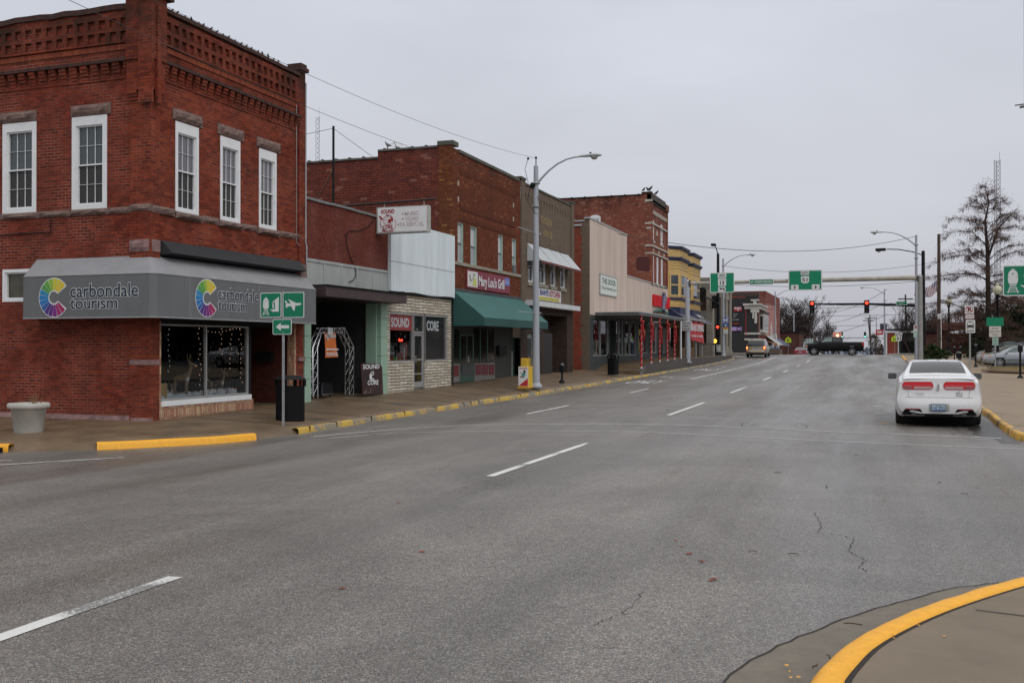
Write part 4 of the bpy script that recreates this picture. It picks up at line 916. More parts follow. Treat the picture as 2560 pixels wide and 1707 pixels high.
mb = MB(); mb.quad((XF-.14, 29, 1.25), (XF-.14, 30.9, 1.25), (XF-1.6, 30.9, 1.25), (XF-1.6, 29, 1.25)); mb.m(1); mb.quad((XF-1.6, 29, 1.2), (XF-1.6, 30.9, 1.2), (XF-1.6, 30.9, 2.9), (XF-1.6, 29, 2.9)); mb.quad((XF-.14, 30.88, 1.2), (XF-1.6, 30.88, 1.2), (XF-1.6, 30.88, 2.9), (XF-.14, 30.88, 2.9)); mb.quad((XF-.14, 29.03, 1.2), (XF-1.6, 29.03, 1.2), (XF-1.6, 29.03, 2.9), (XF-.14, 29.03, 2.9)); mb.build('display_room', [INTF, INTD], b2)
for i in range(11):
    c = rnd.choice([(.03, .2, .3), (.4, .4, .4), (.35, .05, .04), (.1, .35, .08), (.4, .18, .05), (.05, .3, .35)]); y = 29.15+i*.15; h = rnd.uniform(.08, .25) if i < 8 else rnd.uniform(.3, .8)
    tag(MB().box(XF-.32, XF-.2, y, y+.11, 1.26, 1.26+h).build('packaged_strings', mat('shelf packet %d' % i, c, .5)), 'small coloured packet among the goods on the music shop window shelf', 'packet', 'goods on the music shop window shelf')
# corrugated panel box
mb = MB(); n = 132; y0, y1 = 28.92, 34.2
vs = []
for k in range(n+1):
    y = y0+(y1-y0)*k/n; dx = .018*(1 if k % 4 in (0, 1) else 0)
    vs += [(XF+.09+dx, y, 3.56+.03*math.sin(y*2.1)+(.03 if y < 30 else 0)), (XF+.09+dx, y, 5.88)]
mb.add(vs, [(2*k, 2*k+2, 2*k+3, 2*k+1) for k in range(n)]); mb.quad((XF+.1, y0, 3.56), (XF-.25, y0, 3.56), (XF-.25, y0, 5.88), (XF+.1, y0, 5.88)); mb.quad((XF+.1, y1, 3.56), (XF-.25, y1, 3.56), (XF-.25, y1, 5.88), (XF+.1, y1, 5.88)); mb.quad((XF+.1, y0, 5.88), (XF+.1, y1, 5.88), (XF-.25, y1, 5.88), (XF-.25, y0, 5.88))
mb.build('corrugated_panel', WCORR, b2)
MB().fbox(FF, 28.93, 34.1, 3.50, 3.57, 0, .10).build('panel_flashing', TARD, b2)
MB().fbox(FF, y0, y1, 4.53, 4.54, .1, .112).build('panel_seam', GALV, b2)
# truss arch, banner, case, A-board
t = thing('lighting_truss_arch', 'silver aluminium truss arch standing in the mint tiled entry', 'truss arch', (XF-.35, 26.2, .25))
XA = XF-.35
oc = [fx_(Z4, 285, 1190, XA), fx_(Z4, 283, 765, XA), fx_(Z4, 350, 595, XA), fx_(Z4, 560, 590, XA), fx_(Z4, 640, 755, XA), fx_(Z4, 640, 1170, XA)]
inn_ = [fx_(Z4, 300, 1190, XA), fx_(Z4, 300, 745, XA), fx_(Z4, 358, 635, XA), fx_(Z4, 535, 632, XA), fx_(Z4, 608, 765, XA), fx_(Z4, 606, 1170, XA)]
inn_[0] = (oc[0][0]+.27, .27); inn_[1] = (oc[1][0]+.27, inn_[1][1]-.05); inn_[4] = (oc[4][0]-.27, inn_[4][1]); inn_[5] = (oc[5][0]-.27, .28)
for ch in (oc, inn_):
    for dx in (0, -.14): mb = MB(); mb.tube([(XA+dx, a, b) for a, b in ch], .022, 6); mb.build('chord', CHROME, t)
mb = MB()
for (p, q, r_, s_) in zip(oc, oc[1:], inn_, inn_[1:]):
    L_ = math.hypot(q[0]-p[0], q[1]-p[1]); k = max(2, int(L_/.28))
    for i in range(k):
        a = [p[j]+(q[j]-p[j])*i/k for j in (0, 1)]; b = [r_[j]+(s_[j]-r_[j])*(i+1)/k for j in (0, 1)]; a2 = [p[j]+(q[j]-p[j])*(i+1)/k for j in (0, 1)]
        mb.tube([(XA, *a), (XA, *b)], .01, 4, caps=False); mb.tube([(XA, *b), (XA, *a2)], .01, 4, caps=False); mb.tube([(XA-.14, *a), (XA-.14, *b)], .01, 4, caps=False); mb.tube([(XA, *a), (XA-.14, *a2)], .01, 4, caps=False)
mb.build('lacing', CHROME, t)
ORG = mat('orange banner', (.58, .15, .03), .7, var=.1)
q4 = [fx_(Z4, x, y, XA+.06) for x, y in ((395, 850), (503, 845), (485, 633), (382, 630))]
t = thing('hanging_banner', 'orange banner with white letters hanging from the truss arch', 'banner', (XA+.06, 25.9, 1.2))
mb = MB(); k = 8; vs = []
for j in range(k+1):
    for i in range(k+1):
        s_, u_ = i/k, j/k; a = (q4[0][0]*(1-s_)+q4[1][0]*s_)*(1-u_)+(q4[3][0]*(1-s_)+q4[2][0]*s_)*u_; b = (q4[0][1]*(1-s_)+q4[1][1]*s_)*(1-u_)+(q4[3][1]*(1-s_)+q4[2][1]*s_)*u_-.04*math.sin(math.pi*s_)*u_
        vs.append((XA+.06+.02*math.sin(s_*9+u_*3), a, b))
mb.add(vs, [(j*9+i, j*9+i+1, (j+1)*9+i+1, (j+1)*9+i) for j in range(8) for i in range(8)], True); mb.build('cloth', ORG, t)
BF = FX(XA+.085); y0, z0 = q4[0]; y1 = q4[1][0]
text(BF, 'SOUND CORE', (q4[3][0]+.02, q4[2][0]-.03, q4[2][1]-.16, q4[2][1]-.06), 0, LET, 'lettering', t, bold=.03); text(BF, 'JBL', (y0+.06, y1-.25, z0+.5, z0+.88), 0, LET, 'lettering', t, bold=.04); text(BF, 'PROFESSIONAL', (y0+.02, y1-.02, z0+.05, z0+.15), 0, LET, 'lettering', t, bold=.02); MB().flat(BF, [(y0, z0+.22), (y1, z0+.22), (y1, z0+.26), (y0, z0+.26)]).build('stripe', LET, t)
t = thing('road_case', 'black amplifier case with silver edges on castors under the truss arch', 'case', (XF-.7, 25.6, .25))
a, b = fx_(Z4, 358, 1105, XF-.5)[0], fx_(Z4, 458, 1105, XF-.5)[0]
MB().box(XF-.95, XF-.5, a, b, .36, .66).build('case_body', BLKM, t)
mb = MB()
for y in (a, b-.03):
    for x in (XF-.97, XF-.51): mb.box(x, x+.03, y, y+.03, .34, .68)
for z in (.34, .66): mb.box(XF-.51, XF-.48, a, b, z, z+.025)
mb.build('edge_trim', CHROME, t)
for y in (a+.06, b-.06): mb = MB(); mb.lathe([(0, -.015), (.04, -.015), (.04, .015), (0, .015)], (XF-.55, y, .30), 10, 'X'); mb.build('castor', RUBBER, t)
tag(MB().box(XF-1.6, XF-1.1, 24.7, 25.3, .25, 1.75).build('speaker_stack', BLKM), 'tall black loudspeaker standing in the dark entry behind the truss arch', 'speaker')
t = thing('pavement_sign', 'black and maroon SOUND CORE board leaning against the mint column', 'pavement sign', (XF+.25, 28.3, .27))
XB = XF+.22
p = [fx_(Z4, x, y, XB) for x, y in ((722, 1172), (900, 1168), (890, 935), (870, 903), (722, 898), (706, 920))]
MB().prism(FX(XB), p, -.03, .0).build('board', mat('mottled maroon board', (.032, .012, .014), .5, var=.7, scale=9), t)
TBX = lambda x0, x1, y0, y1: (fx_(Z4, x0, 900, XB)[0], fx_(Z4, x1, 900, XB)[0], fx_(Z4, (x0+x1)/2, y1, XB)[1], fx_(Z4, (x0+x1)/2, y0, XB)[1])
text(FX(XB), 'SOUND', TBX(722, 866, 908, 948), .006, LET, 'lettering', t, bold=.03); text(FX(XB), 'CORE', TBX(762, 856, 1046, 1086), .006, LET, 'lettering', t, bold=.03)
mb = MB(); c_ = fx_(Z4, 802, 1008, XB); F_ = FX(XB)
def ringm(mb, fr, cx, cy, r, w_, n_=24, a0=0, a1=360, n=.007, sx=1.):
    k = n_; A = [(cx+sx*(r)*math.cos(R(a0+(a1-a0)*i/k)), cy+r*math.sin(R(a0+(a1-a0)*i/k))) for i in range(k+1)]; B = [(cx+sx*(r-w_)*math.cos(R(a0+(a1-a0)*i/k)), cy+(r-w_)*math.sin(R(a0+(a1-a0)*i/k))) for i in range(k+1)]
    mb.add([fr.P(*p_, n) for p_ in A]+[fr.P(*p_, n) for p_ in B], [(i, i+1, k+2+i, k+1+i) for i in range(k)])
ringm(mb, F_, c_[0], c_[1]-.02, .14, .03, a0=40, a1=320, sx=1.3); ringm(mb, F_, c_[0]+.05, c_[1]-.03, .08, .025, a0=50, a1=310, sx=1.3); ringm(mb, F_, c_[0]+.02, c_[1]+.16, .06, .025, a0=200, a1=340, sx=1.5); mb.flat(F_, [(c_[0]-.17, c_[1]-.08), (c_[0]-.02, c_[1]-.12), (c_[0]-.03, c_[1]+.06), (c_[0]-.15, c_[1]+.05)], .0065); mb.build('apple_logo', LET, t)
mb = MB()
for i in range(60): 
    a = rnd.uniform(p[0][0], p[1][0]); b = p[0][1]+abs(rnd.gauss(0, .12))*(.4+1.4*(a-p[0][0])/(p[1][0]-p[0][0])); s_ = rnd.uniform(.008, .03)
    if b < p[2][1] and a+s_ < p[1][0]: mb.flat(F_, [(a, b), (a+s_, b+.003), (a+s_*.7, b+s_), (a-.002, b+s_*.8)], .004)
o = mb.build('flaked_paint', mat('bare board', (.40, .27, .19), .8, var=.2), t); o['kind'] = 'stuff'
# projecting sign, its pipe, pole on roof, cable
YS2 = 28.05; SF = FY(YS2)
t = thing('projecting_shop_sign', 'white box sign reading SOUND CORE, MUSIC VIDEO PA RENTAL, hung over the walk', 'sign', (-13.7, YS2, 5.28))
MB().fbox(SF, -14.56, -12.80, 5.30, 6.13, -.26, 0).build('sign_case', mat('sign case', (.36, .36, .33), .6), t, bevel=.012)
MB().fbox(SF, -14.51, -12.83, 5.34, 6.10, 0, .006).build('sign_face', mat('white sign face', (.72, .73, .74), .4, var=.03), t)
sx = lambda x: -14.56+(x-125)/(2150-125)*1.76
def sz(x, y): u, v = 930+x/15.68, 500+y/15.68; return onY(u, v, YS2)[1]
def tb(x0, x1, y0, y1): xm = (x0+x1)/2; return sx(x0), sx(x1), sz(xm, y1), sz(xm, y0)
text(SF, 'SOUND', tb(315, 850, 375, 540), .010, REDL, 'lettering', t, bold=.04)
text(SF, 'CORE', tb(380, 780, 985, 1140), .010, REDL, 'lettering', t, bold=.04)
text(SF, 'Music', tb(345, 820, 1140, 1250), .010, REDL, 'lettering', t, shear=.35, bold=.01)
mb = MB(); cc = (sx(600), sz(600, 790)); ringm(mb, SF, *cc, .165, .012, n=.010, sx=1.05)
for s_ in (.35, .7): ringm(mb, SF, cc[0], cc[1], .16, .006, n=.011, sx=s_)
mb.flat(SF, [(cc[0]-.16, cc[1]-.003), (cc[0]+.16, cc[1]-.003), (cc[0]+.16, cc[1]+.004), (cc[0]-.16, cc[1]+.004)], .010); mb.flat(SF, [(cc[0]-.14, cc[1]+.07), (cc[0]+.05, cc[1]+.07), (cc[0]+.05, cc[1]+.076), (cc[0]-.14, cc[1]+.076)], .010)
mb.flat(SF, [(cc[0]-.02, cc[1]-.10), (cc[0]+.09, cc[1]-.09), (cc[0]+.14, cc[1]+.02), (cc[0]+.02, cc[1]+.03)], .012); mb.flat(SF, [(cc[0]+.06, cc[1]+.15), (cc[0]+.16, cc[1]+.04), (cc[0]+.17, cc[1]-.06), (cc[0]+.12, cc[1]+.0), (cc[0]+.08, cc[1]+.08)], .012)
mb.flat(SF, [(cc[0]-.08, cc[1]+.20), (cc[0]-.03, cc[1]+.18), (cc[0]+.03, cc[1]+.11), (cc[0]-.02, cc[1]+.10)], .012)
ringm(mb, SF, cc[0]+.0, cc[1]-.13, .26, .008, a0=150, a1=400, n=.010, sx=1.1); ringm(mb, SF, cc[0]+.0, cc[1]-.12, .23, .006, a0=165, a1=385, n=.010, sx=1.1); ringm(mb, SF, cc[0]-.03, cc[1]-.05, .23, .008, a0=140, a1=250, n=.010, sx=1.1)
mb.flat(SF, [(cc[0]-.33, cc[1]+.12), (cc[0]-.29, cc[1]+.15), (cc[0]-.16, cc[1]+.03), (cc[0]-.22, cc[1]-.0)], .010)
mb.build('globe_logo', REDL, t)
PINKL = mat('faded outline lettering', (.44, .28, .29), .6, var=0)
for body, (x0, x1, y0, y1), bx_ in (('MUSIC', (1250, 1810, 450, 605), 1185), ('VIDEO', (1265, 1810, 655, 805), 1188), ('PA RENTAL', (1055, 2020, 850, 1025), 998)):
    b = tb(x0, x1, y0, y1); text(SF, body, b, .009, PINKL, 'lettering', t, bold=.045); text(SF, body, (b[0]+.006, b[1]-.006, b[2]+.006, b[3]-.006), .013, mat('white fill', (.72, .73, .74), .5, var=0), 'lettering', t, bold=-.005)
    MB().flat(SF, circ(sx(bx_), (b[2]+b[3])/2, .022, n=12), .010).build('bullet', REDL, t)
mb = MB(); pA, pB = onY(*Z3(575, 932), YS2+.13), onY(*Z3(1358, 862), YS2+.13); mb.tube([(pA[0]-1.5, YS2+.13, pA[1]-.0), (pB[0], YS2+.13, pB[1])], .035, 8); mb.build('support_pipe', mat('rusty dark pipe', (.035, .022, .018), .7, var=.4), t)
for x in (-14.35, -12.98): mb = MB(); mb.tube([(x, YS2+.13, 6.1), (x, YS2+.13, 6.33)], .012, 6); mb.build('hanger', GALV, t)
t = thing('roof_pole', 'thin dark steel pole standing on the low shop roof with guy wires', 'pole', (-17.22, 30, 5.56))
mb = MB(); mb.tube([(-17.22, 30, 5.5), (-17.22, 30, 9.30)], .042, 8); mb.build('pole_shaft', BLKM, t)
a = onY(*Z3(250, 840), 30); c = onY(*Z3(460, 625), 30); mb = MB(); mb.tube([(a[0], 30, a[1]-.6), (c[0], 30, c[1])], .028, 6); mb.build('brace', mat('rust brown angle', (.10, .05, .03), .8), t)
for (q, r_) in (((-20.5, 29, 8.55), .0), ((-15.2, 33.6, 7.2), 0)): mb = MB(); mb.tube([(-17.22, 30, 9.22), q], .008, 4); mb.build('guy_wire', BLKM, t)
t = []
for (x, y) in ((815, 1015), (805, 1060), (770, 1105), (700, 1138), (600, 1142), (575, 1165), (580, 1260), (600, 1340), (635, 1420), (655, 1500)): t.append(fx_(Z3, x, y, XF+.03))
for (x, y) in ((662, 100), (655, 150), (630, 182), (600, 190)): t.append(fx_(Z4, x, y, XF+.06))
mb = MB(); mb.tube([(XF+.035+.03*(i > 8), a, b) for i, (a, b) in enumerate(t)], .013, 5); mb.build('hanging_cable', BLKM, b2)
# ================================================================ 3: grill building
b3 = thing('grill_building', 'two-storey brown brick building with long green awning and maroon sign', 'building', (XF-5, 38, .4))
GW = [(34.73, 35.33, 4.96, 6.48), (36.02, 36.72, 4.96, 6.48), (39.1, 39.73, 4.96, 6.48), (40.83, 41.42, 4.96, 6.48)]
mb = MB(); mb.wall(FF, 34.2, 41.92, 3.8, 9.2, GW, depth=.16); mb.build('front_wall', B3F, b3)
S3 = FY(34.2)
mb = MB(); mb.wall(S3, -17.7, XF, 5.4, 9.28); mb.wall(S3, -30, -17.7, 5.4, 9.02); mb.build('side_wall', B3S, b3)
mb = MB(); mb.fbox(S3, XF-.55, XF+.03, 5.9, 9.3, 0, .02); mb.build('corner_brick', brick('mixed corner brick', (.21, .07, .03), (.14, .04, .02), (.05, .03, .02), ms=.008, odd=((.36, .19, .06), .92)), b3)
mb = MB(); mb.fbox(S3, XF-.6, XF+.06, 9.28, 9.46, -.5, .05); mb.build('pier_cap', mat('mossy stone', (.085, .085, .07), .9, var=.3, bump=.4), b3, bevel=.02)
coping('parapet_coping', b3, S3, -17.68, XF-.6, 9.25, .05, m=mat('grey tile coping', (.11, .105, .10), .7, var=.3), collars=.58, wob=.008); coping('parapet_coping', b3, S3, -30, -17.7, 8.99, .05, m=mat('grey tile coping', (.1, .1, .1)), collars=.6, wob=.008)
coping('parapet_coping', b3, FF, 34.8, 41.7, 9.12, .10, m=mat('mossy stone', (.1, .1, .1)), wob=.006)
for a0, a1, c0, c1 in GW: window(b3, FF, a0, a1, c0, c1, n=-.04, casing=.035, up=mat('white blind', (.50, .51, .52), .4, var=.06, scale=6), low=mat('grey blind', (.33, .35, .36), .4, var=.06), wm=mat('pale green trim', (.34, .42, .38), .5), rail=.5, sash=.035)
MB().box(XF-.12, XF+.03, 40.93, 41.32, 5.0, 5.32).build('air_conditioner', mat('window unit', (.12, .12, .12), .6), b3)
MB().fbox(FF, 34.2, 41.92, 4.84, 4.96, 0, .05).build('sill_course', mat('buff stone', (.27, .24, .19), .8, var=.2), b3)
for y in (34.78, 41.0):
    for z in (7.24, 7.84): MB().fbox(FF, y-.06, y+.06, z, z+.19, 0, .012).build('accent_stone', mat('pale accent stone', (.35, .31, .25), .8), b3)
mb = MB()
for z in (6.95, 8.3): mb.fbox(FF, 34.9, 41.3, z, z+.03, 0, .008)
for z in (6.55, 6.98, 8.33): 
    mb.fbox(FF, 34.9, 41.3, z, z+.2, 0, .014)
mb.build('brick_band', brick('dark soldier band', (.17, .045, .02), (.11, .03, .016), (.035, .022, .016), bw=.068, bh=.2, ms=.01, dirt=.3), b3)
MB().fbox(FF, 34.2, 41.92, 3.84, 3.96, 0, .04).build('steel_lintel', mat('dark steel beam', (.05, .055, .06), .6, var=.4), b3)
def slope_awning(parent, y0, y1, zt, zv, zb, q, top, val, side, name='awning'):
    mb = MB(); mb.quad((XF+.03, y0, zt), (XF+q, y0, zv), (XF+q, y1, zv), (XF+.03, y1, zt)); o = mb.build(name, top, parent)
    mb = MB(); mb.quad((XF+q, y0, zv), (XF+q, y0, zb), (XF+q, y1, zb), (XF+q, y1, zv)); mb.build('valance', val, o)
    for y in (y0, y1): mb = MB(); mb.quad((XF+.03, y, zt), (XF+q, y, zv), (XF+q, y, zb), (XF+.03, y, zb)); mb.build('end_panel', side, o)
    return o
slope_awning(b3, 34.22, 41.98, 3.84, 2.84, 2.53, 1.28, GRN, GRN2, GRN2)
X3 = XF-.35; F3 = FX(X3); gz = lambda x, y: fx_(lambda a, b: (1100+a/4.48, 650+b/4.48), x, y, X3)
mb = MB(); mb.quad((X3, 34.3, .1), (X3, 41.9, .1), (X3, 41.9, 3.84), (X3, 34.3, 3.84)); mb.quad((X3, 34.3, .1), (XF+.02, 34.3, .1), (XF+.02, 34.3, 3.84), (X3, 34.3, 3.84)); mb.build('shop_wall', mat('grey green tile', (.05, .052, .046), .6, spec=.15, var=.12), b3)
def pan(name, m, x0, x1, y0, y1, n0=.0, n1=.03, par=None):
    a0, b1_ = gz(x0, y0); a1, b0_ = gz(x1, y1); _, b1c = gz((x0+x1)/2, y0); _, b0c = gz((x0+x1)/2, y1)
    return MB().fbox(F3, a0, a1, b0c, b1c, n0, n1).build(name, m, par or b3)
DGR = mat('dark green trim', (.03, .075, .055), .5); MAR = mat('maroon panel', (.13, .015, .022), .5)
pan('shop_window', DGLASS, 142, 206, 780, 1140); pan('knee_wall', mat('pale panel', (.17, .165, .15), .6), 142, 218, 1160, 1365, 0, .02); pan('knee_panel', MAR, 145, 203, 1178, 1300, .02, .035)
d = pan('door', DGR, 218, 372, 830, 1365, 0, .03); pan('pane', DGLASS, 226, 288, 850, 1285, .03, .034, d); pan('pane', DGLASS, 298, 358, 850, 1285, .03, .034, d); pan('handle', CHROME, 293, 307, 1075, 1145, .03, .08, d)
pan('shop_window', DGLASS, 375, 600, 770, 1140); pan('knee_wall', mat('pale panel', (.2, .2, .2)), 382, 610, 1150, 1350, 0, .02)
for a, b in ((393, 457), (468, 530), (541, 600)): pan('knee_panel', MAR, a, b, 1168, 1285, .02, .035)
for x in (440, 520): pan('mullion', DGR, x-4, x+4, 770, 1140, .03, .05)
pan('mailbox', BLKM, 628, 712, 960, 1065, 0, .16)
d = pan('door', DGR, 815, 893, 870, 1345, 0, .03); pan('pane', DGLASS, 825, 872, 880, 1275, .03, .034, d); pan('handle', CHROME, 815, 824, 1075, 1140, .03, .08, d)
pan('jamb', ALU, 795, 803, 1020, 1345, 0, .05)
t = thing('grill_sign', 'maroon board reading Mary Lou\'s Grill above the green awning', 'sign', (XF, 38, 4.02)); F_ = FX(XF+.05)
MB().fbox(FF, 35.52, 40.4, 4.03, 4.74, .01, .05).build('sign_board', mat('maroon sign', (.20, .022, .045), .45, var=.12), t)
MB().fbox(FF, 35.60, 36.65, 4.09, 4.69, .05, .056).build('picture_panel', mat('white picture panel', (.58, .58, .55), .5, var=.05), t)
mb = MB(); mb.flat(F_, circ(36.25, 4.56, .09, .06), .010); mb.flat(F_, [(36.1, 4.3), (36.2, 4.42), (36.18, 4.5), (36.1, 4.42)], .010); mb.flat(F_, [(35.75, 4.5), (35.85, 4.58), (35.9, 4.4), (36.05, 4.32), (35.85, 4.3)], .010); mb.build('sketch', mat('olive sketch', (.2, .2, .13), .6), t)
mb = MB(); mb.flat(F_, [(36.1, 4.15), (36.5, 4.13), (36.45, 4.42), (36.25, 4.45)], .009); mb.build('sketch', mat('yellow sketch', (.5, .5, .12), .6), t)
text(FF, "Mary Lou's Grill", (36.76, 39.72, 4.06, 4.6), .056, LET, 'lettering', t, bold=.03)
MB().fbox(FF, 39.78, 40.34, 4.37, 4.68, .05, .056).build('drink_panel', mat('blue white panel', (.10, .19, .52), .5), t); text(FF, 'pepsi', (39.98, 40.3, 4.45, 4.56), .06, LET, 'lettering', t); MB().flat(FF, circ(39.87, 4.52, .06, .09), .06).build('drink_logo', mat('roundel', (.55, .2, .25), .5), t)
# ================================================================ 4: tan building
b4 = thing('tan_building', 'tan painted two-storey building with four white striped window hoods', 'building', (XF-5, 46, .45))
TW = [(43.02, 43.87, 4.72, 6.2), (44.74, 45.62, 4.72, 6.2), (46.42, 47.24, 4.72, 6.2), (48.07, 48.9, 4.72, 6.2)]
slots = [(42.62+i*.45, 42.62+i*.45+.14, 8.40, 8.70, .12) for i in range(16)]
mb = MB(); mb.wall(FF, 41.93, 50.38, 3.8, 9.14, TW+slots, depth=.14); mb.wall(FY(50.38), -30, XF, 0, 9); mb.build('front_wall', B4B, b4)
for a, b in ((41.93, 42.45), (49.88, 50.38)): MB().fbox(FF, a, b, 3.8, 9.25, 0, .06).build('pilaster', B4B, b4)
coping('parapet_coping', b4, FF, 42.4, 49.9, 9.10, .06, m=mat('mossy stone', (.1, .1, .1)), wob=.008)
for a, b in ((41.8, 42.5), (49.8, 50.48)): MB().fbox(FF, a, b, 9.24, 9.34, -.4, .1).build('pier_cap', mat('mossy stone', (.1, .1, .1)), b4)
for a0, a1, c0, c1 in TW: window(b4, FF, a0, a1, c0, c1, n=-.03, casing=.06, up=LGLASS, low=DGLASS, rail=.5)
for a, b in ((42.95, 45.9), (46.35, 47.35), (47.98, 49.0)): MB().fbox(FF, a, b, 4.56, 4.72, 0, .07).build('sill', mat('buff stone', (.27, .24, .19)), b4)
STR = bpy.data.materials.new('striped metal hood'); STR.use_nodes = True
t_ = STR.node_tree; g_ = t_.nodes.new('ShaderNodeNewGeometry'); s_ = t_.nodes.new('ShaderNodeSeparateXYZ'); t_.links.new(g_.outputs['Position'], s_.inputs[0])
m_ = t_.nodes.new('ShaderNodeMath'); m_.operation = 'MULTIPLY'; m_.inputs[1].default_value = 11; t_.links.new(s_.outputs[2], m_.inputs[0]); f_ = t_.nodes.new('ShaderNodeMath'); f_.operation = 'FRACT'; t_.links.new(m_.outputs[0], f_.inputs[0])
c_ = t_.nodes.new('ShaderNodeMath'); c_.operation = 'GREATER_THAN'; c_.inputs[1].default_value = .8; t_.links.new(f_.outputs[0], c_.inputs[0]); x_ = t_.nodes.new('ShaderNodeMix'); x_.data_type = 'RGBA'; t_.links.new(c_.outputs[0], x_.inputs[0]); x_.inputs[6].default_value = (.52, .54, .55, 1); x_.inputs[7].default_value = (.12, .13, .14, 1); t_.links.new(x_.outputs[2], t_.nodes['Principled BSDF'].inputs['Base Color'])
RSC = mat('dark red scallop', (.13, .022, .02), .6)
for a0, a1 in ((42.85, 44.35), (44.55, 46.1), (46.22, 47.75), (47.9, 49.4)):
    mb = MB(); mb.quad((XF+.02, a0, 6.48), (XF+.72, a0-.05, 5.66), (XF+.72, a1+.05, 5.66), (XF+.02, a1, 6.48)); mb.quad((XF+.02, a0, 6.48), (XF+.72, a0-.05, 5.66), (XF+.02, a0-.05, 5.66)); mb.quad((XF+.02, a1, 6.48), (XF+.72, a1+.05, 5.66), (XF+.02, a1+.05, 5.66))
    h = mb.build('window_hood', STR, b4); mb = MB(); P_ = []
    n = 7
    for i in range(n): 
        y = a0-.05+(a1-a0+.1)*i/n; w_ = (a1-a0+.1)/n; mb.flat(FX(XF+.722), [(y, 5.67)]+[(y+w_*(1-math.cos(math.pi*k/5))/2, 5.60-.045*math.sin(math.pi*k/5)) for k in range(6)]+[(y+w_, 5.67)])
    mb.build('scalloped_edge', RSC, h)
OLD = mat('old ochre lettering', (.27, .19, .07), .8, var=.4, scale=15)
text(FF, 'DOEN', (45.0, 46.6, 7.62, 7.98), .004, OLD, 'faded_lettering', b4, bold=.01); text(FF, '1913', (45.35, 46.65, 7.03, 7.36), .004, OLD, 'faded_lettering', b4, bold=.01)
mb = MB()
for a in (42.9, 44.7, 46.35, 48.0): mb.fbox(FF, a-.02, a+.02, 6.5, 6.95, 0, .006); mb.fbox(FF, a, a+.95, 6.48, 6.52, 0, .03)
mb.build('drip_stain', mat('dark drip', (.04, .028, .024), .8), b4)
MB().fbox(FF, 42.5, 50.36, 3.62, 3.86, -.1, .40).build('canopy', mat('white canopy', (.55, .56, .57), .6, var=.1, streak=.2), b4, bevel=.01)
mb = MB(); mb.wall(FX(XF-.02), 42.0, 50.36, .3, 3.62, [(42.98, 44.1, .3, 2.42), (45.32, 49.3, .3, 3.3, .9)], depth=.2); mb.build('shop_wall', B4D, b4)
mb = MB(); mb.quad((XF-.9, 45.3, .3), (XF-.9, 49.3, .3), (XF-.9, 49.3, 3.5), (XF-.9, 45.3, 3.5)); mb.build('recess_wall', B4D, b4)
mb = MB(); mb.fbox(FX(XF-.2), 43.0, 44.08, .45, 2.4, 0, .04); d = mb.build('door', mat('grey door', (.16, .16, .16), .5), b4); MB().fbox(FX(XF-.2), 43.2, 43.9, .9, 2.15, .04, .05).build('pane', SGLASS, d)
mb = MB(); mb.fbox(FX(XF-.06), 45.4, 46.9, .45, 2.42, -.05, .0); mb.build('door', mat('nearly black door', (.018, .015, .014), .5), b4)
t = thing('kitchen_sign', 'white board reading BAN\'S KITCHEN with yellow strip, half behind the street lamp', 'sign', (XF, 46, 3.97))
MB().fbox(FF, 44.15, 48.03, 3.96, 4.52, .01, .05).build('sign_board', mat('white board', (.58, .58, .58), .5, var=.04), t); MB().fbox(FF, 44.2, 47.7, 3.98, 4.13, .05, .054).build('yellow_strip', mat('yellow strip', (.58, .52, .08), .5), t)
text(FF, "BAN'S", (44.62, 45.95, 4.19, 4.48), .055, mat('blue letters', (.02, .03, .2), .6, var=0), 'lettering', t, bold=.03); text(FF, 'KITCHEN', (46.1, 47.85, 4.17, 4.47), .055, REDL, 'lettering', t, bold=.03); text(FF, 'AUTHENTIC YEMENI CUISINE', (44.65, 47.6, 4.01, 4.10), .056, mat('green letters', (.08, .12, .04), .6, var=0), 'lettering', t)
# satellite dishes on the grill building roof
for i, (x, y, s_, lb) in enumerate(((1015, 398, .24, 'grey satellite dish facing the street on the grill building roof'), (938, 392, .15, 'satellite dish arm turned edge-on, left of the other dish'))):
    X_, Z_ = onY(*Z3(x, y), 35.2); t = thing('satellite_dish', lb, 'satellite dish', (X_, 35.2, 9.0))
    mb = MB(); mb.lathe([(0, .05), (s_*.5, .03), (s_, -.03), (s_*1.02, -.04), (s_*.5, .015), (0, .035)], (0, 0, 0), 18, 'Y'); o = mb.build('dish', mat('pale dish', (.5, .52, .53), .4), t); o.location = (0, 0, Z_-9.0); o.rotation_euler = (R(-58), 0, R(25 if i == 0 else 110))
    mb = MB(); mb.tube([(X_, 35.2, 9.0), (X_, 35.2, Z_)], .02, 6); mb.tube([(X_, 35.2, Z_-.15), (X_+.1, 34.9, Z_-.05), (X_+.12, 34.75, Z_+.05)], .014, 5); mb.build('mast', GALV, t)
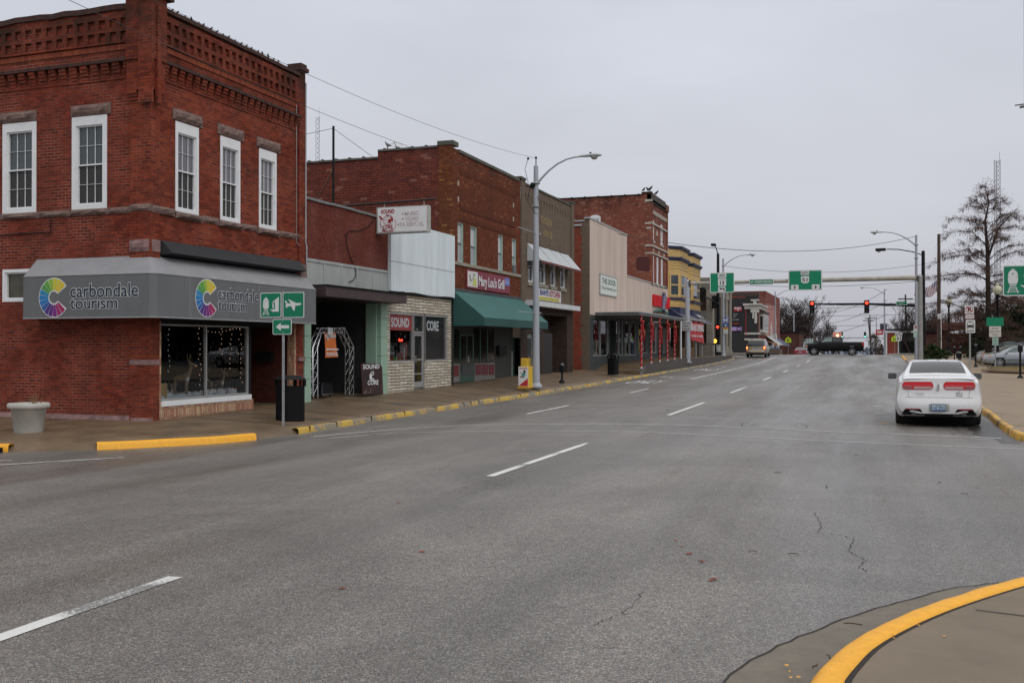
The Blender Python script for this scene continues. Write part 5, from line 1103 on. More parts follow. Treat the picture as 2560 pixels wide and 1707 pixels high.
# ================================================================ 5: pink stucco building
b5 = thing('pink_building', 'pink stucco shopfront building with brick side and long flat canopy', 'building', (XF-5, 60, .6))
S5 = FY(53.7)
mb = MB(); mb.wall(S5, -30, XF-.42, .2, 8.75); mb.build('side_wall', B5S, b5)
mb = MB(); mb.wall(S5, XF-.42, XF, .2, 8.85)
for i in range(60):
    z = .5+i*.14
    if z < 8.7: w_ = rnd.choice((.0, .04, .10, .14)); mb.quad(S5.P(XF-.42-w_, z, .003), S5.P(XF-.42, z, .003), S5.P(XF-.42, z+.135, .003), S5.P(XF-.42-w_, z+.135, .003))
mb.build('quoin_strip', B4B, b5)
mb = MB(); mb.fbox(S5, -22, XF-.3, 8.75, 8.83, -.3, .06); mb.fbox(S5, -22, XF-.45, 8.5, 8.6, 0, .08); mb.build('gutter', SLATEW, b5)
mb = MB(); mb.wall(FF, 53.7, 62.82, 3.55, 8.92); mb.wall(FF, 62.82, 76.8, 3.55, 6.30); mb.quad((XF, 62.82, 6.3), (XF-8, 62.82, 6.3), (XF-8, 62.82, 8.92), (XF, 62.82, 8.92)); mb.build('front_wall', PINK, b5)
mb = MB(); mb.fbox(FF, 53.6, 62.9, 8.90, 8.98, -.3, .04); mb.build('coping', SLATEW, b5); MB().fbox(FF, 62.85, 76.8, 6.28, 6.36, -.3, .04).build('coping', SLATEW, b5)
for y in (62.83, 70.2): MB().fbox(FF, y-.02, y+.02, 3.6, 6.3, 0, .008).build('panel_joint', SLATEW, b5)
mb = MB(); mb.fbox(FF, 54.85, 69.8, 3.54, 3.68, 0, 2.55); mb.build('canopy', mat('canopy deck', (.13, .14, .14), .6, var=.2), b5); MB().fbox(FF, 54.8, 69.85, 3.68, 3.73, 0, 2.6).build('canopy_edge', SLATEW, b5)
mb = MB(); mb.wall(FX(XF-.02), 53.72, 76.8, .2, 3.56, [(54.5, 58.25, 1.22, 3.32), (58.4, 59.9, .5, 3.35, .8), (59.97, 62.05, 1.2, 3.4), (62.2, 65.9, 1.2, 3.4), (66.4, 69.5, 1.3, 3.3), (69.9, 72.6, 1.3, 3.3), (73, 74.5, .8, 3.2, .8), (74.8, 76.5, 1.3, 3.2)], depth=.2); mb.build('shop_wall', DKGRN, b5)
for a0, a1, c0, c1 in ((54.5, 58.25, 1.22, 3.32), (59.97, 62.05, 1.2, 3.4), (62.2, 65.9, 1.2, 3.4), (66.4, 69.5, 1.3, 3.3), (69.9, 72.6, 1.3, 3.3), (74.8, 76.5, 1.3, 3.2)):
    mb = MB()
    for h in ((a0, a0+.05, c0, c1), (a1-.05, a1, c0, c1), (a0+.05, a1-.05, c0, c0+.05), ((a0+a1)/2-.025, (a0+a1)/2+.025, c0+.05, c1)): mb.fbox(FX(XF-.02), *h, -.18, -.05)
    o = mb.build('shop_window', ALU, b5); MB().flat(FX(XF-.02), [(a0, c0), (a1, c0), (a1, c1), (a0, c1)], -.12).build('pane', GLASS, o)
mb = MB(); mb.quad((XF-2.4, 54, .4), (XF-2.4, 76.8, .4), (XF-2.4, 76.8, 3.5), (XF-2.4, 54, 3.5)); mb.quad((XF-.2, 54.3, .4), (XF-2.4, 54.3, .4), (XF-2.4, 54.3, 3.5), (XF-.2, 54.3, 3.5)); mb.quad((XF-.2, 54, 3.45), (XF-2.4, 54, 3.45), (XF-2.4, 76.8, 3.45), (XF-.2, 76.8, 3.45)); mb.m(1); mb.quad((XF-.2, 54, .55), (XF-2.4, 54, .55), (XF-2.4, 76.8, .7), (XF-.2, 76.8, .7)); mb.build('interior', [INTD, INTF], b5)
CLO = [mat('display cloth %d' % i, c, .8) for i, c in enumerate(((.45, .45, .43), (.35, .04, .04), (.3, .3, .32), (.5, .48, .4), (.06, .1, .25)))]
for i, y in enumerate((54.9, 55.6, 56.6, 57.3, 60.4, 61.2, 62.7, 63.9, 64.9, 66.9, 68.0, 70.6, 71.6, 75.3)):
    s_ = rnd.uniform(.9, 1.15); mb = MB(); mb.tube([(XF-.7, y, 1.25), (XF-.7, y, 1.6*s_), (XF-.7, y, 1.95*s_), (XF-.7, y, 2.3*s_), (XF-.7, y, 2.42*s_)], [.22, .16, .2, .24, .06], 8)
    tag(mb.build('dress_form', CLO[i % 5]), 'draped dress form in the pink building\'s shop windows', 'dress form', 'dress forms in the pink building windows')
t = thing('church_sign', 'pale framed board reading THE DOOR on the pink stucco wall', 'sign', (XF, 57.8, 4.85))
MB().fbox(FF, 55.8, 59.9, 4.83, 5.96, .01, .05).build('sign_board', mat('pale green board', (.60, .63, .58), .6, var=.04), t)
mb = MB()
for h in ((55.76, 59.94, 4.79, 4.85), (55.76, 59.94, 5.94, 6.0), (55.76, 55.84, 4.85, 5.94), (59.86, 59.94, 4.85, 5.94)): mb.fbox(FF, *h, .01, .07)
mb.build('sign_frame', SLATEW, t)
text(FF, 'THE DOOR', (56.2, 59.55, 5.43, 5.78), .055, mat('grey green letters', (.10, .17, .14), .6, var=0), 'lettering', t, bold=.03); text(FF, 'Christian Fellowship Church', (56.1, 59.7, 5.05, 5.32), .055, mat('grey green letters', (.1, .1, .1)), 'lettering', t)
t = thing('ribbon_sign', 'red ribbon-covered sign with a silver figure over a green arc, end of the pink wall', 'sign', (XF, 73.8, 4.4))
for a0, a1 in ((70.75, 73.5), (74.1, 76.75)):
    mb = MB(); n = 44; vs = []
    for k in range(n+1): y = a0+(a1-a0)*k/n; vs += [(XF+.12+.05*math.sin(k*1.9)+rnd.uniform(-.02, .02), y, 4.72+rnd.uniform(-.03, .02)), (XF+.12+.05*math.sin(k*1.9), y, 5.52)]
    mb.add(vs, [(2*k, 2*k+2, 2*k+3, 2*k+1) for k in range(n)]); mb.quad((XF, a0, 4.72), (XF+.12, a0, 4.72), (XF+.12, a0, 5.52), (XF, a0, 5.52)); mb.build('ribbon_panel', REDP, t)
mb = MB(); mb.tube([(XF+.25, 73.3, 4.42), (XF+.25, 73.65, 4.75), (XF+.25, 73.75, 5.1), (XF+.25, 73.9, 5.4), (XF+.25, 73.8, 5.75)], [.22, .14, .24, .22, .1], 8); mb.ball((XF+.25, 73.82, 5.72), .14, .2, .14); mb.build('figure', mat('violet grey figure', (.13, .12, .19), .35, var=.3), t)
mb = MB(); mb.tube([(XF+.15, 70.8, 4.28), (XF+.15, 71.8, 4.40), (XF+.15, 73.3, 4.44), (XF+.15, 74.8, 4.38), (XF+.15, 76.7, 4.16)], [.06, .12, .14, .12, .05], 8); mb.build('arc', mat('dark green arc', (.03, .12, .09), .4), t)
# ================================================================ 6: tall brick building
b6 = thing('tall_brick_building', 'tall three-storey red brick building with white stone bands behind the pink wall', 'building', (XF-5, 73, .8))
S6 = FY(70.4)
mb = MB(); mb.wall(S6, -34, XF, 3, 12.72, [(-19.15, -18.32, 9.4, 11.15)], depth=.15); mb.build('side_wall', B6B, b6)
UW = [(70.6, 71.4, 9.4, 10.9), (73.85, 74.6, 9.4, 10.9), (70.73, 71.35, 6.36, 8.33), (72.35, 72.95, 6.36, 8.33), (74.0, 74.62, 6.36, 8.33)]
mb = MB(); mb.wall(FF, 70.4, 76.4, 6.2, 12.1, UW, depth=.14); mb.quad((XF, 76.4, 5), (XF-12, 76.4, 5), (XF-12, 76.4, 12.7), (XF, 76.4, 12.7)); mb.build('front_wall', B6B, b6)
MB().fbox(FF, 70.4, 75.4, 12.1, 12.75, -.3, .10).build('cornice', mat('dark cornice', (.06, .05, .045), .8, var=.3), b6); MB().fbox(FF, 75.3, 76.5, 12.1, 12.6, -.3, .14).build('cornice_end', B6B, b6)
for y in (70.4, 76.05): MB().fbox(FF, y, y+.36, 6.3, 12.2, 0, .08).build('pilaster', B6B, b6)
WST = mat('white band stone', (.42, .39, .34), .8, var=.15)
for z, h in ((12.15, .16), (10.55, .12), (8.95, .12), (8.42, .10)): 
    MB().fbox(FF, 70.35, 76.45, z, z+h, 0, .10).build('stone_band', WST, b6)
    MB().fbox(S6, -15.05, XF, z, z+h, 0, .02).build('stone_band', WST, b6)
MB().fbox(S6, -14.95, XF, 10.2, 10.32, 0, .02).build('stone_band', WST, b6)
for i in range(9): MB().fbox(FF, 70.75+i*.6, 70.95+i*.6, 11.3, 11.55, 0, .12).build('bracket', WST, b6)
for y in (70.9, 72.9, 74.9): MB().fbox(FF, y, y+.4, 8.6, 8.82, 0, .03).build('stone_square', WST, b6)
for a0, a1, c0, c1 in UW: window(b6, FF, a0, a1, c0, c1, n=-.02, casing=.12, up=LGLASS, low=LGLASS); MB().fbox(FF, a0-.1, a1+.1, c0-.14, c0, 0, .08).build('sill', WST, b6)
mb = MB(); mb.prism(FF, [(72.1, 9.9), (72.7, 9.9), (72.4, 10.35)], .01, .05); mb.build('gable_stone', WST, b6)
window(b6, S6, -19.15, -18.32, 9.4, 11.15, n=0, casing=.12, up=DGLASS, low=DGLASS); mb = MB(); mb.prism(S6, circ(-18.735, 11.12, .44, .24, 12, 0, 180), -.05, .04); mb.build('arch_head', WHITE, b6)
pp = [onY(*Z5(x, y), 70.4) for x, y in ((1495, 1130), (1520, 1118), (1600, 1115), (1622, 1130), (1622, 1255), (1500, 1250), (1492, 1190))]
mb = MB(); mb.flat(S6, pp, .006); mb.build('painted_patch', mat('dark red paint patch', (.075, .018, .016), .7, var=.08), b6)
coping('parapet_coping', b6, S6, -34, XF-.7, 12.66, .05, m=TARD, collars=1.0, wob=.01, step=1)
mb = MB(); mb.fbox(S6, XF-.7, XF+.05, 12.70, 12.86, -.4, .03); mb.build('pier_cap', SOOT, b6)
PGN = mat('grey pigeon', (.045, .045, .05), .7)
for (x, y, s_, rz, lb) in ((1562, 500, 1.3, 60, 'pigeon alone at the left on the tall brick building\'s roof corner'), (1608, 495, 1.3, -150, 'left one of the two close pigeons on the roof corner peak'), (1622, 488, 1.6, 30, 'tallest pigeon, on the roof corner peak'), (1682, 520, 1.4, 10, 'rightmost pigeon, on the front cornice of the tall brick building')):
    yy = 70.2 if x < 1630 else onX(*Z5(x, y), XF)[0]; X_ = onY(*Z5(x, y), 70.2)[0] if x < 1630 else XF
    bird(X_, yy, 12.80, s_*1.25, R(rz), lb, 'pigeons on the roof corner', PGN)
# ================================================================ 7: yellow building with two bays
b7 = thing('yellow_building', 'yellow sided building with two navy-trimmed bay windows and a slate awning', 'building', (XF-5, 83, .9))
mb = MB(); mb.wall(FF, 76.8, 89.2, 4.6, 9.2); mb.quad((XF, 89.2, 0), (XF-12, 89.2, 0), (XF-12, 89.2, 9.2), (XF, 89.2, 9.2)); mb.build('front_wall', YLW, b7)
for a0, a1 in ((76.95, 82.3), (82.75, 88.7)):
    n = .75; pl = [(0, a0), (n, a0+.9), (n, a1-.9), (0, a1)]
    def band(name, z0, z1, m, o_, par=b7):
        mb = MB(); q = [(XF, a0-o_*.6), (XF+n+o_, a0+.9-o_*.4), (XF+n+o_, a1-.9+o_*.4), (XF, a1+o_*.6)]
        mb.add([(x, y, z) for z in (z0, z1) for x, y in q], [(0, 1, 5, 4), (1, 2, 6, 5), (2, 3, 7, 6), (3, 2, 1, 0), (4, 5, 6, 7)]); return mb.build(name, m, par)
    bay = band('bay_window', 4.85, 9.5, YLW, 0)
    band('cornice', 9.48, 9.62, NAVY, .22, bay); band('cornice', 9.38, 9.48, NAVY, .12, bay); band('cornice', 8.62, 8.76, NAVY, .2, bay); band('cornice', 8.5, 8.62, NAVY, .1, bay); band('cornice', 5.42, 5.60, NAVY, .15, bay)
    for z in (5.05, 7.85, 8.1, 8.3, 4.88): band('clapboard', z, z+.06, YLW, .04, bay)
    mb = MB(); 
    mb.prism(FX(XF+n), [(a0+1.0, 8.84)]+[(a0+1.0+(a1-a0-2.0)*k/24, 9.33+(.03 if k % 2 else 0)) for k in range(25)]+[(a1-1.0, 8.84)], 0, .012)
    for k in range(9):
        for r_ in range(4): y = a0+1.1+k*(a1-a0-2.3)/8; mb.fbox(FX(XF+n+.012), y, y+.14, 8.85+r_*.13, 8.93+r_*.13, -.006, .03)
    mb.build('fish_scale', mat('pale yellow trim', (.55, .39, .16), .6), bay)
    def panew(P0, P1, z0=5.72, z1=7.45):
        U = (Vector((*P1, 0))-Vector((*P0, 0))); L_ = U.length; U.normalize(); f_ = Frame((*P0, 0), U, (0, 0, 1), U.cross(Vector((0, 0, 1))))
        mb = MB()
        for h in ((.12, .22, z0, z1), (L_-.22, L_-.12, z0, z1), (.22, L_-.22, z0, z0+.1), (.22, L_-.22, z1-.1, z1), (.22, L_-.22, (z0+z1)/2-.05, (z0+z1)/2+.05)): mb.fbox(f_, *h, -.01, .05)
        o = mb.build('window', mat('pale yellow trim', (.5, .4, .2)), bay); MB().flat(f_, [(.22, z0+.1), (L_-.22, z0+.1), (L_-.22, z1-.1), (.22, z1-.1)], .012).build('pane', mat('grey dusk glass', (.055, .07, .085), .06, spec=.6), o)
    panew((XF, a0), (XF+n, a0+.9)); panew((XF+n, a0+.95), (XF+n, a1-.95)); panew((XF+n, a1-.9), (XF, a1))
    mb = MB(); mb.quad((XF+.02, a0+.1, 4.85), (XF+n, a0+.9, 4.85), (XF+n, a0+1.0, 3.95), (XF+.05, a0+.2, 3.95)); mb.quad((XF+n, a0+.9, 4.85), (XF+n, a1-.9, 4.85), (XF+n, a1-.9, 3.95), (XF+n, a0+1.0, 3.95)); mb.build('skirt', NAVY, bay)
mb = MB(); mb.quad((XF+.02, 76.85, 4.8), (XF+1.7, 76.85, 3.72), (XF+1.7, 89.3, 3.72), (XF+.02, 89.3, 4.8)); o = mb.build('awning', SLATE, b7); mb = MB(); mb.quad((XF+.02, 76.84, 4.8), (XF+1.7, 76.84, 3.72), (XF+.02, 76.84, 3.72)); mb.build('end_panel', NAVY, o)
text(Frame((XF+1.05, 0, 4.35), (0, 1, 0), Vector((-1.68, 0, 1.08)).normalized(), Vector((1.08, 0, 1.68)).normalized()), 'FABRIC', (84, 86.6, -.25, .2), .03, LET, 'lettering', o, bold=.03)
mb = MB(); mb.wall(FX(XF), 76.8, 89.2, .7, 4.6, [(77.2, 80, 1.7, 3.3), (80.3, 81.6, .9, 3.3, .7), (82, 85, 1.7, 3.3), (85.4, 88.6, 1.7, 3.3)], depth=.3); mb.build('shop_wall', mat('brown wood front', (.16, .09, .045), .6, var=.3), b7)
for a0, a1 in ((77.2, 80), (82, 85), (85.4, 88.6)): MB().flat(FF, [(a0, 1.7), (a1, 1.7), (a1, 3.3), (a0, 3.3)], -.2).build('shop_window', DGLASS, b7)
o = MB().fbox(FF, 76.9, 85, 3.3, 3.62, 0, .05).build('fascia_board', mat('yellow fascia', (.42, .33, .08), .6), b7); text(FF, 'MILES', (79, 83, 3.36, 3.56), .055, BLKL, 'lettering', o, bold=.02)
# ================================================================ 8: limestone corner bank
b8 = thing('bank_building', 'buff limestone building with tall brown glass windows at the far street corner', 'building', (-18, 97, 1))
F8 = FX(-13.3); S8 = FY(90.4)
mb = MB(); mb.wall(S8, -24, -13.3, .7, 8.0, [(-14.62, -13.72, 5.0, 6.95), (-14.62, -13.72, 2.1, 4.1)], depth=.2); mb.build('side_wall', LIME, b8)
hs_ = [(91.6+i*3.1, 93.6+i*3.1, 1.8, 6.5) for i in range(4)]
mb = MB(); mb.wall(F8, 90.4, 104, .7, 7.35, hs_, depth=.35); mb.quad((-13.3, 104, .7), (-24, 104, .7), (-24, 104, 7.3), (-13.3, 104, 7.3)); mb.build('front_wall', LIME, b8)
MB().box(-24, -13.6, 90.6, 103.8, 7.2, 7.3).build('roof', TARD, b8)
for z0, z1 in ((5.0, 6.95), (2.1, 4.1)): MB().flat(S8, [(-14.62, z0), (-13.72, z0), (-13.72, z1), (-14.62, z1)], -.15).build('window', BROWNG, b8); MB().fbox(S8, -14.7, -13.65, z0-.1, z0, 0, .04).build('sill', LIMED, b8)
MB().fbox(S8, -14.65, -13.70, 4.15, 4.95, 0, .02).build('spandrel', LIMED, b8)
for z0, z1 in ((6.98, 7.95),):
    MB().fbox(S8, -24, -13.3, z0, z1, 0, .015).build('frieze', LIMED, b8)
for a0, a1, c0, c1 in hs_: 
    o = MB().flat(F8, [(a0, c0), (a1, c0), (a1, c1), (a0, c1)], -.3).build('window', BROWNG, b8); MB().fbox(F8, (a0+a1)/2-.05, (a0+a1)/2+.05, c0, c1, -.3, -.2).build('mullion', LIMED, b8)
for i in range(5): MB().fbox(F8, 90.42+i*3.1, 91.3+i*3.1, .9, 7.3, 0, .14).build('pilaster', LIME, b8)
MB().fbox(F8, 90.4, 104, 7.3, 7.5, -.4, .2).build('coping', LIMED, b8); MB().fbox(F8, 90.4, 104, .7, 1.4, 0, .18).build('plinth', LIME, b8)
# ================================================================ 9: black music store
b9 = thing('music_store_building', 'black painted corner store with white cornice and oriel across the far junction', 'building', (-16, 127, 1))
F9 = FX(-12.5); S9 = FY(123.5)
BLKW = mat('black painted wall', (.02, .019, .021), .7, var=.15, scale=.8)
CREAM = mat('cream trim', (.46, .44, .40), .7, var=.12)
B9B = brick('store brick', (.20, .05, .035), (.14, .04, .028), (.16, .10, .08), bw=.25, bh=.09, dirt=.3)
def y9(x, y): return onY(*Z7(x, y), 123.5)
mb = MB(); mb.wall(S9, -22, -14.0, .5, 7.7); mb.wall(S9, -14.0, -12.5, .5, 7.9); mb.build('side_wall', BLKW, b9)
mb = MB(); mb.wall(F9, 123.5, 132.5, .5, 8.1); mb.build('front_wall', B9B, b9)
mb = MB(); mb.box(-22, -12.7, 123.7, 132.4, 7.4, 7.5); mb.build('roof', TARD, b9)
mb = MB(); mb.fbox(S9, -15.6, -12.4, 7.9, 8.35, -.5, .05); mb.build('parapet', mat('dark parapet brick', (.06, .04, .035), .8), b9)
a, _ = y9(912, 750); 
mb = MB(); mb.fbox(S9, a, -12.2, 6.75, 7.0, 0, .35); mb.fbox(S9, a+.15, -12.3, 6.35, 6.75, 0, .15); mb.fbox(F9, 123.5, 132.5, 6.75, 7.0, 0, .3); mb.fbox(F9, 123.5, 132.5, 6.35, 6.75, 0, .14); mb.build('cornice', CREAM, b9)
for x in (1035,): 
    X_, _ = y9(x, 750); mb = MB(); mb.fbox(S9, X_-.5, X_+.5, 7.3, 7.5, .0, .2); mb.fbox(S9, X_-.2, X_+.2, 7.0, 7.3, 0, .16); mb.fbox(S9, X_-.5, X_+.5, 5.9, 6.35, 0, .17); mb.fbox(S9, X_-.3, X_-.1, 5.2, 5.9, 0, .14); mb.fbox(S9, X_-.05, X_+.25, 4.6, 5.9, 0, .14); mb.build('bracket_ornament', CREAM, b9)
for z in (3.25, 2.55): MB().fbox(S9, y9(925, 1000)[0], -12.42, z, z+.22, 0, .10).build('string_course', CREAM, b9); MB().fbox(F9, 123.5, 132.5, z, z+.22, 0, .09).build('string_course', CREAM, b9)
mb = MB(); mb.fbox(F9, 125, 131.5, 3.5, 5.9, 0, .45); o = mb.build('oriel', CREAM, b9)
for i in range(4): MB().fbox(FX(-12.05), 125.2+i*1.6, 126.4+i*1.6, 3.9, 5.5, 0, .02).build('pane', DGLASS, o)
MB().fbox(FY(125), -12.42, -12.12, 3.9, 5.5, 0, .02).build('pane', DGLASS, o)
MB().fbox(F9, 124.8, 131.7, 5.9, 6.1, 0, .6).build('oriel_roof', mat('dark parapet brick', (.1, .1, .1)), b9)
mb = MB(); mb.fbox(S9, y9(985, 1100)[0], -12.6, 1.1, 2.4, 0, .03); mb.build('shop_window', mat('lit shop window', (.06, .055, .045), .3, var=.4), b9); mb = MB(); mb.fbox(S9, y9(985, 1100)[0], -12.5, 1.9, 2.5, .03, .3); mb.build('shop_hood', mat('grey mesh hood', (.06, .06, .065), .8), b9)
def sgn(name, label, x0, x1, y0, y1, m, n=.1, z=S9, Yp=123.5):
    a0, c1_ = onY(*Z7(x0, y0), Yp); a1, c0_ = onY(*Z7(x1, y1), Yp); t = thing(name, label, 'sign', (a0, Yp, c0_)); MB().fbox(z, a0, a1, c0_, c1_, n-.04, n).build('panel', m, t); return t, (a0, a1, c0_, c1_)
t, b = sgn('music_store_sign', 'red panel reading MUSIC STORE at the top of the black wall', 815, 897, 826, 868, mat('red sign', (.42, .03, .04), .5)); h = b[3]-b[2]; text(S9, 'MUSIC', (b[0]+.03, b[1]-.03, b[2]+h*.5, b[3]-.03), .11, LET, 'lettering', t, bold=.04); text(S9, 'STORE', (b[0]+.4, b[1]-.3, b[2]+.06, b[2]+h*.42), .11, LET, 'lettering', t, bold=.03)
t, b = sgn('teaching_sign', 'black panel with white lines of writing under the red MUSIC STORE panel', 790, 885, 878, 1025, mat('black sign', (.012, .012, .013), .5)); h = b[3]-b[2]
for i, s_ in enumerate(('repairs', 'rentals', 'lessons')): text(S9, s_, (b[0]+.2, b[1]-.3-i*.2, b[2]+h*(.82-.12*i), b[2]+h*(.89-.12*i)), .11, LET, 'lettering', t)
text(S9, 'GUITARS', (b[0]+.1, b[1]-.2, b[2]+h*.42, b[2]+h*.48), .11, LET, 'lettering', t); MB().fbox(S9, b[0]+.1, b[1]-.2, b[2]+h*.15, b[2]+h*.2, .1, .11).build('red_line', mat('red sign', (.4, .1, .1)), t)
t, b = sgn('lilac_sign', 'lilac banner low on the black wall with a dark swirl', 790, 895, 1035, 1073, mat('lilac banner', (.38, .26, .50), .6)); mb = MB(); ringm(mb, S9, b[1]-.35, (b[2]+b[3])/2, .26, .09, n=.11); mb.build('swirl', mat('violet', (.08, .02, .12), .6), t)
MB().fbox(S9, -14.0, -13.93, 3.0, 6.3, 0, .12).build('corner_strip', mat('red strip', (.35, .03, .04), .6), b9)
# pink / red brick building beyond
b10 = thing('faded_red_building', 'red brick building with a faded pink painted front beyond the black store', 'building', (-16, 143, .7))
mb = MB(); mb.wall(F9, 132.5, 155, .2, 9.0); mb.wall(FY(132.6), -22, -12.5, 7, 9.0); mb.build('wall', brick('faded red brick', (.24, .07, .05), (.17, .05, .04), (.2, .13, .11), bw=.3, bh=.1, dirt=.3), b10)
pp = [(133, 3.3), (149, 2.6), (149.5, 5.5), (146, 7.6), (133, 7.4)]; mb = MB(); mb.flat(F9, pp, .01); mb.build('painted_front', mat('faded pink paint', (.36, .16, .14), .8, var=.25, scale=.8), b10)
mb = MB(); mb.prism(F9, [(139, 2.8), (141, 2.8), (141, 4.2), (140, 5.2), (139, 4.2)], .02, .1); mb.build('arched_window', CREAM, b10)
mb = MB(); mb.quad((-12.45, 132.6, 3.2), (-10.9, 132.6, 2.0), (-10.9, 141, 2.0), (-12.45, 141, 3.2)); mb.build('awning', mat('pale striped awning', (.34, .36, .33), .7, var=.2, scale=4), b10)
mb = MB(); mb.quad((-12.45, 141.2, 3.0), (-10.9, 141.2, 1.9), (-10.9, 154, 1.9), (-12.45, 154, 3.0)); mb.build('awning', mat('blue grey awning', (.06, .07, .12), .7), b10)
mb = MB(); mb.quad((-12.45, 127, 2.55), (-11.0, 127, 2.2), (-11.0, 132.4, 2.2), (-12.45, 132.4, 2.55)); mb.quad((-11, 127, 2.2), (-11, 132.4, 2.2), (-11, 132.4, 1.85), (-11, 127, 1.85)); mb.build('awning', mat('rust orange awning', (.24, .075, .03), .7, var=.2), b9)
for i in range(5): MB().fbox(FX(-12.45), 133+i*4.2, 136.4+i*4.2, .9, 2.4, 0, .02).build('shop_window', DGLASS, b10)
t = thing('planter_box', 'low brown stone planter with a dark shrub on the far corner', 'planter', (-11.6, 124.5, .95)); mb = MB(); mb.box(-12.2, -9.9, 122.8, 126.2, .9, 1.45); mb.build('planter_wall', mat('brown planter', (.10, .07, .05), .8), t)
# ================================================================ street furniture
def stud(mb, x, y, z, w_=.05): mb.box(x-w_/2, x+w_/2, y-.012, y+.012, z[0], z[1])
def sign_plate(fr, a0, a1, b0, b1, n, m, par, border=None, r=.03, name='sign_panel', t=.008):
    if border: MB().prism(fr, rrect(a0, a1, b0, b1, r), n-t, n).build('sign_border', border, par); e = .018*(a1-a0)/.6; o = MB().prism(fr, rrect(a0+e, a1-e, b0+e, b1-e, r*.7), n, n+.002).build(name, m, par)
    else: o = MB().prism(fr, rrect(a0, a1, b0, b1, r), n-t, n).build(name, m, par)
    return o
def tfrm(fr, a0, b0, s, sy=None):
    sy = sy or s; return lambda pts: [(a0+x*s, b0+y*sy) for x, y in pts]
def train_symbol(fr, a0, b0, s, n, par):
    """locomotive front over rails and a station with a waiting figure, in a unit square"""
    T = tfrm(fr, a0, b0, s); mb = MB()
    mb.flat(fr, T([(.14, .36), (.36, .36), (.40, .44), (.40, .66), (.36, .78), (.14, .78), (.10, .66), (.10, .44)]), n)
    mb.flat(fr, T([(.14, .34), (.36, .34), (.32, .27), (.18, .27)]), n)
    for a in (150, ): mb.flat(fr, T(circ(.25, .78, .09, .05, 10, 0, 180)), n)
    for x in (.22, .28): mb.flat(fr, T([(x-.015, .83), (x+.015, .83), (x+.015, .87), (x-.015, .87)]), n)
    for y, w_ in ((.22, .10), (.16, .14), (.09, .19)): mb.flat(fr, T([(.25-w_, y), (.25+w_, y), (.25+w_, y+.022), (.25-w_, y+.022)]), n+.0005)
    for s_ in (-1, 1): mb.flat(fr, T([(.25+s_*.075, .27), (.25+s_*.10, .27), (.25+s_*.16, .06), (.25+s_*.135, .06)]), n+.001)
    mb.flat(fr, T([(.92, .88), (.55, .62), (.60, .62), (.72, .66), (.72, .34), (.55, .30), (.50, .33), (.48, .30), (.60, .22), (.92, .22)]), n)
    mb.flat(fr, T([(.60, .36), (.65, .36), (.66, .56), (.64, .6), (.61, .6), (.59, .56)]), n)
    mb.build('train_symbol', SIGNW, par)
    mb = MB(); mb.flat(fr, T(circ(.25, .70, .025, n=8)), n+.003)
    for x in (.13, .37): mb.flat(fr, T(circ(x, .6, .015, n=6)), n+.003)
    for x in (.19, .23, .27, .31): mb.flat(fr, T([(x-.005, .27), (x+.005, .27), (x+.01, .335), (x-.0, .335)]), n+.003)
    mb.build('train_detail', SIGNG, par)
def arrow_left(fr, a0, a1, b0, b1, n, m, par, name='arrow'):
    w_, h = a1-a0, b1-b0; mb = MB(); mb.flat(fr, [(a0, b0+h/2), (a0+w_*.38, b0), (a0+w_*.38, b0+h*.30), (a1, b0+h*.30), (a1, b0+h*.70), (a0+w_*.38, b0+h*.70), (a0+w_*.38, b1)], n); mb.build(name, m, par)
# sign post at the near left corner
YP = 18.6
t = thing('direction_sign_post', 'steel post with green train, airplane and left arrow signs, left kerb', 'sign post', (-11.9, YP, .05)); G = FY(YP-.03)
mb = MB(); stud(mb, -11.90, YP, (.0, 2.95), .05); mb.box(-11.915, -11.885, YP-.02, YP+.02, .0, 2.9); mb.build('post', GALV, t)
q = lambda x, y, Y=YP-.03: onY(*((x/2.61375), 560+y/2.61375), Y)
def qb(x0, x1, y0, y1): return q(x0, 500)[0], q(x1, 500)[0], q((x0+x1)/2, y1)[1], q((x0+x1)/2, y0)[1]
b = qb(1702, 1838, 448, 611); sign_plate(G, *b, .0, SIGNG, t, SIGNW); train_symbol(G, b[0]+.02, b[2]+.02, b[1]-b[0]-.04, .004, t)
b = qb(1848, 1987, 445, 612); sign_plate(G, *b, .0, SIGNG, t, SIGNW)
T = tfrm(G, b[0], b[2], b[1]-b[0]); mb = MB()
for P_ in ([(.12, .50), (.20, .46), (.78, .50), (.88, .54), (.86, .59), (.74, .60), (.30, .58), (.20, .60)], [(.40, .57), (.66, .585), (.36, .72), (.24, .76)], [(.38, .50), (.60, .50), (.56, .28), (.50, .30)], [(.12, .60), (.20, .59), (.26, .55), (.16, .70), (.11, .70)], [(.14, .49), (.24, .48), (.20, .40), (.15, .42)]): mb.flat(G, T(P_), .004+.0004*len(mb.f))
mb.build('plane_symbol', SIGNW, t)
b = qb(1782, 1905, 621, 722); sign_plate(G, *b, .0, SIGNG, t, SIGNW); arrow_left(G, b[0]+.08, b[1]-.06, b[2]+.08, b[3]-.08, .004, SIGNW, t)
mb = MB()
for (x, z) in ((-11.90, 2.86), (-11.90, 2.45), (-11.90, 2.29), (-11.90, 2.06)): mb.lathe([(0, 0), (.012, 0), (.012, .006), (0, .006)], (x, YP-.035, z), 8, 'Y')
mb.build('bolts', CHROME, t)
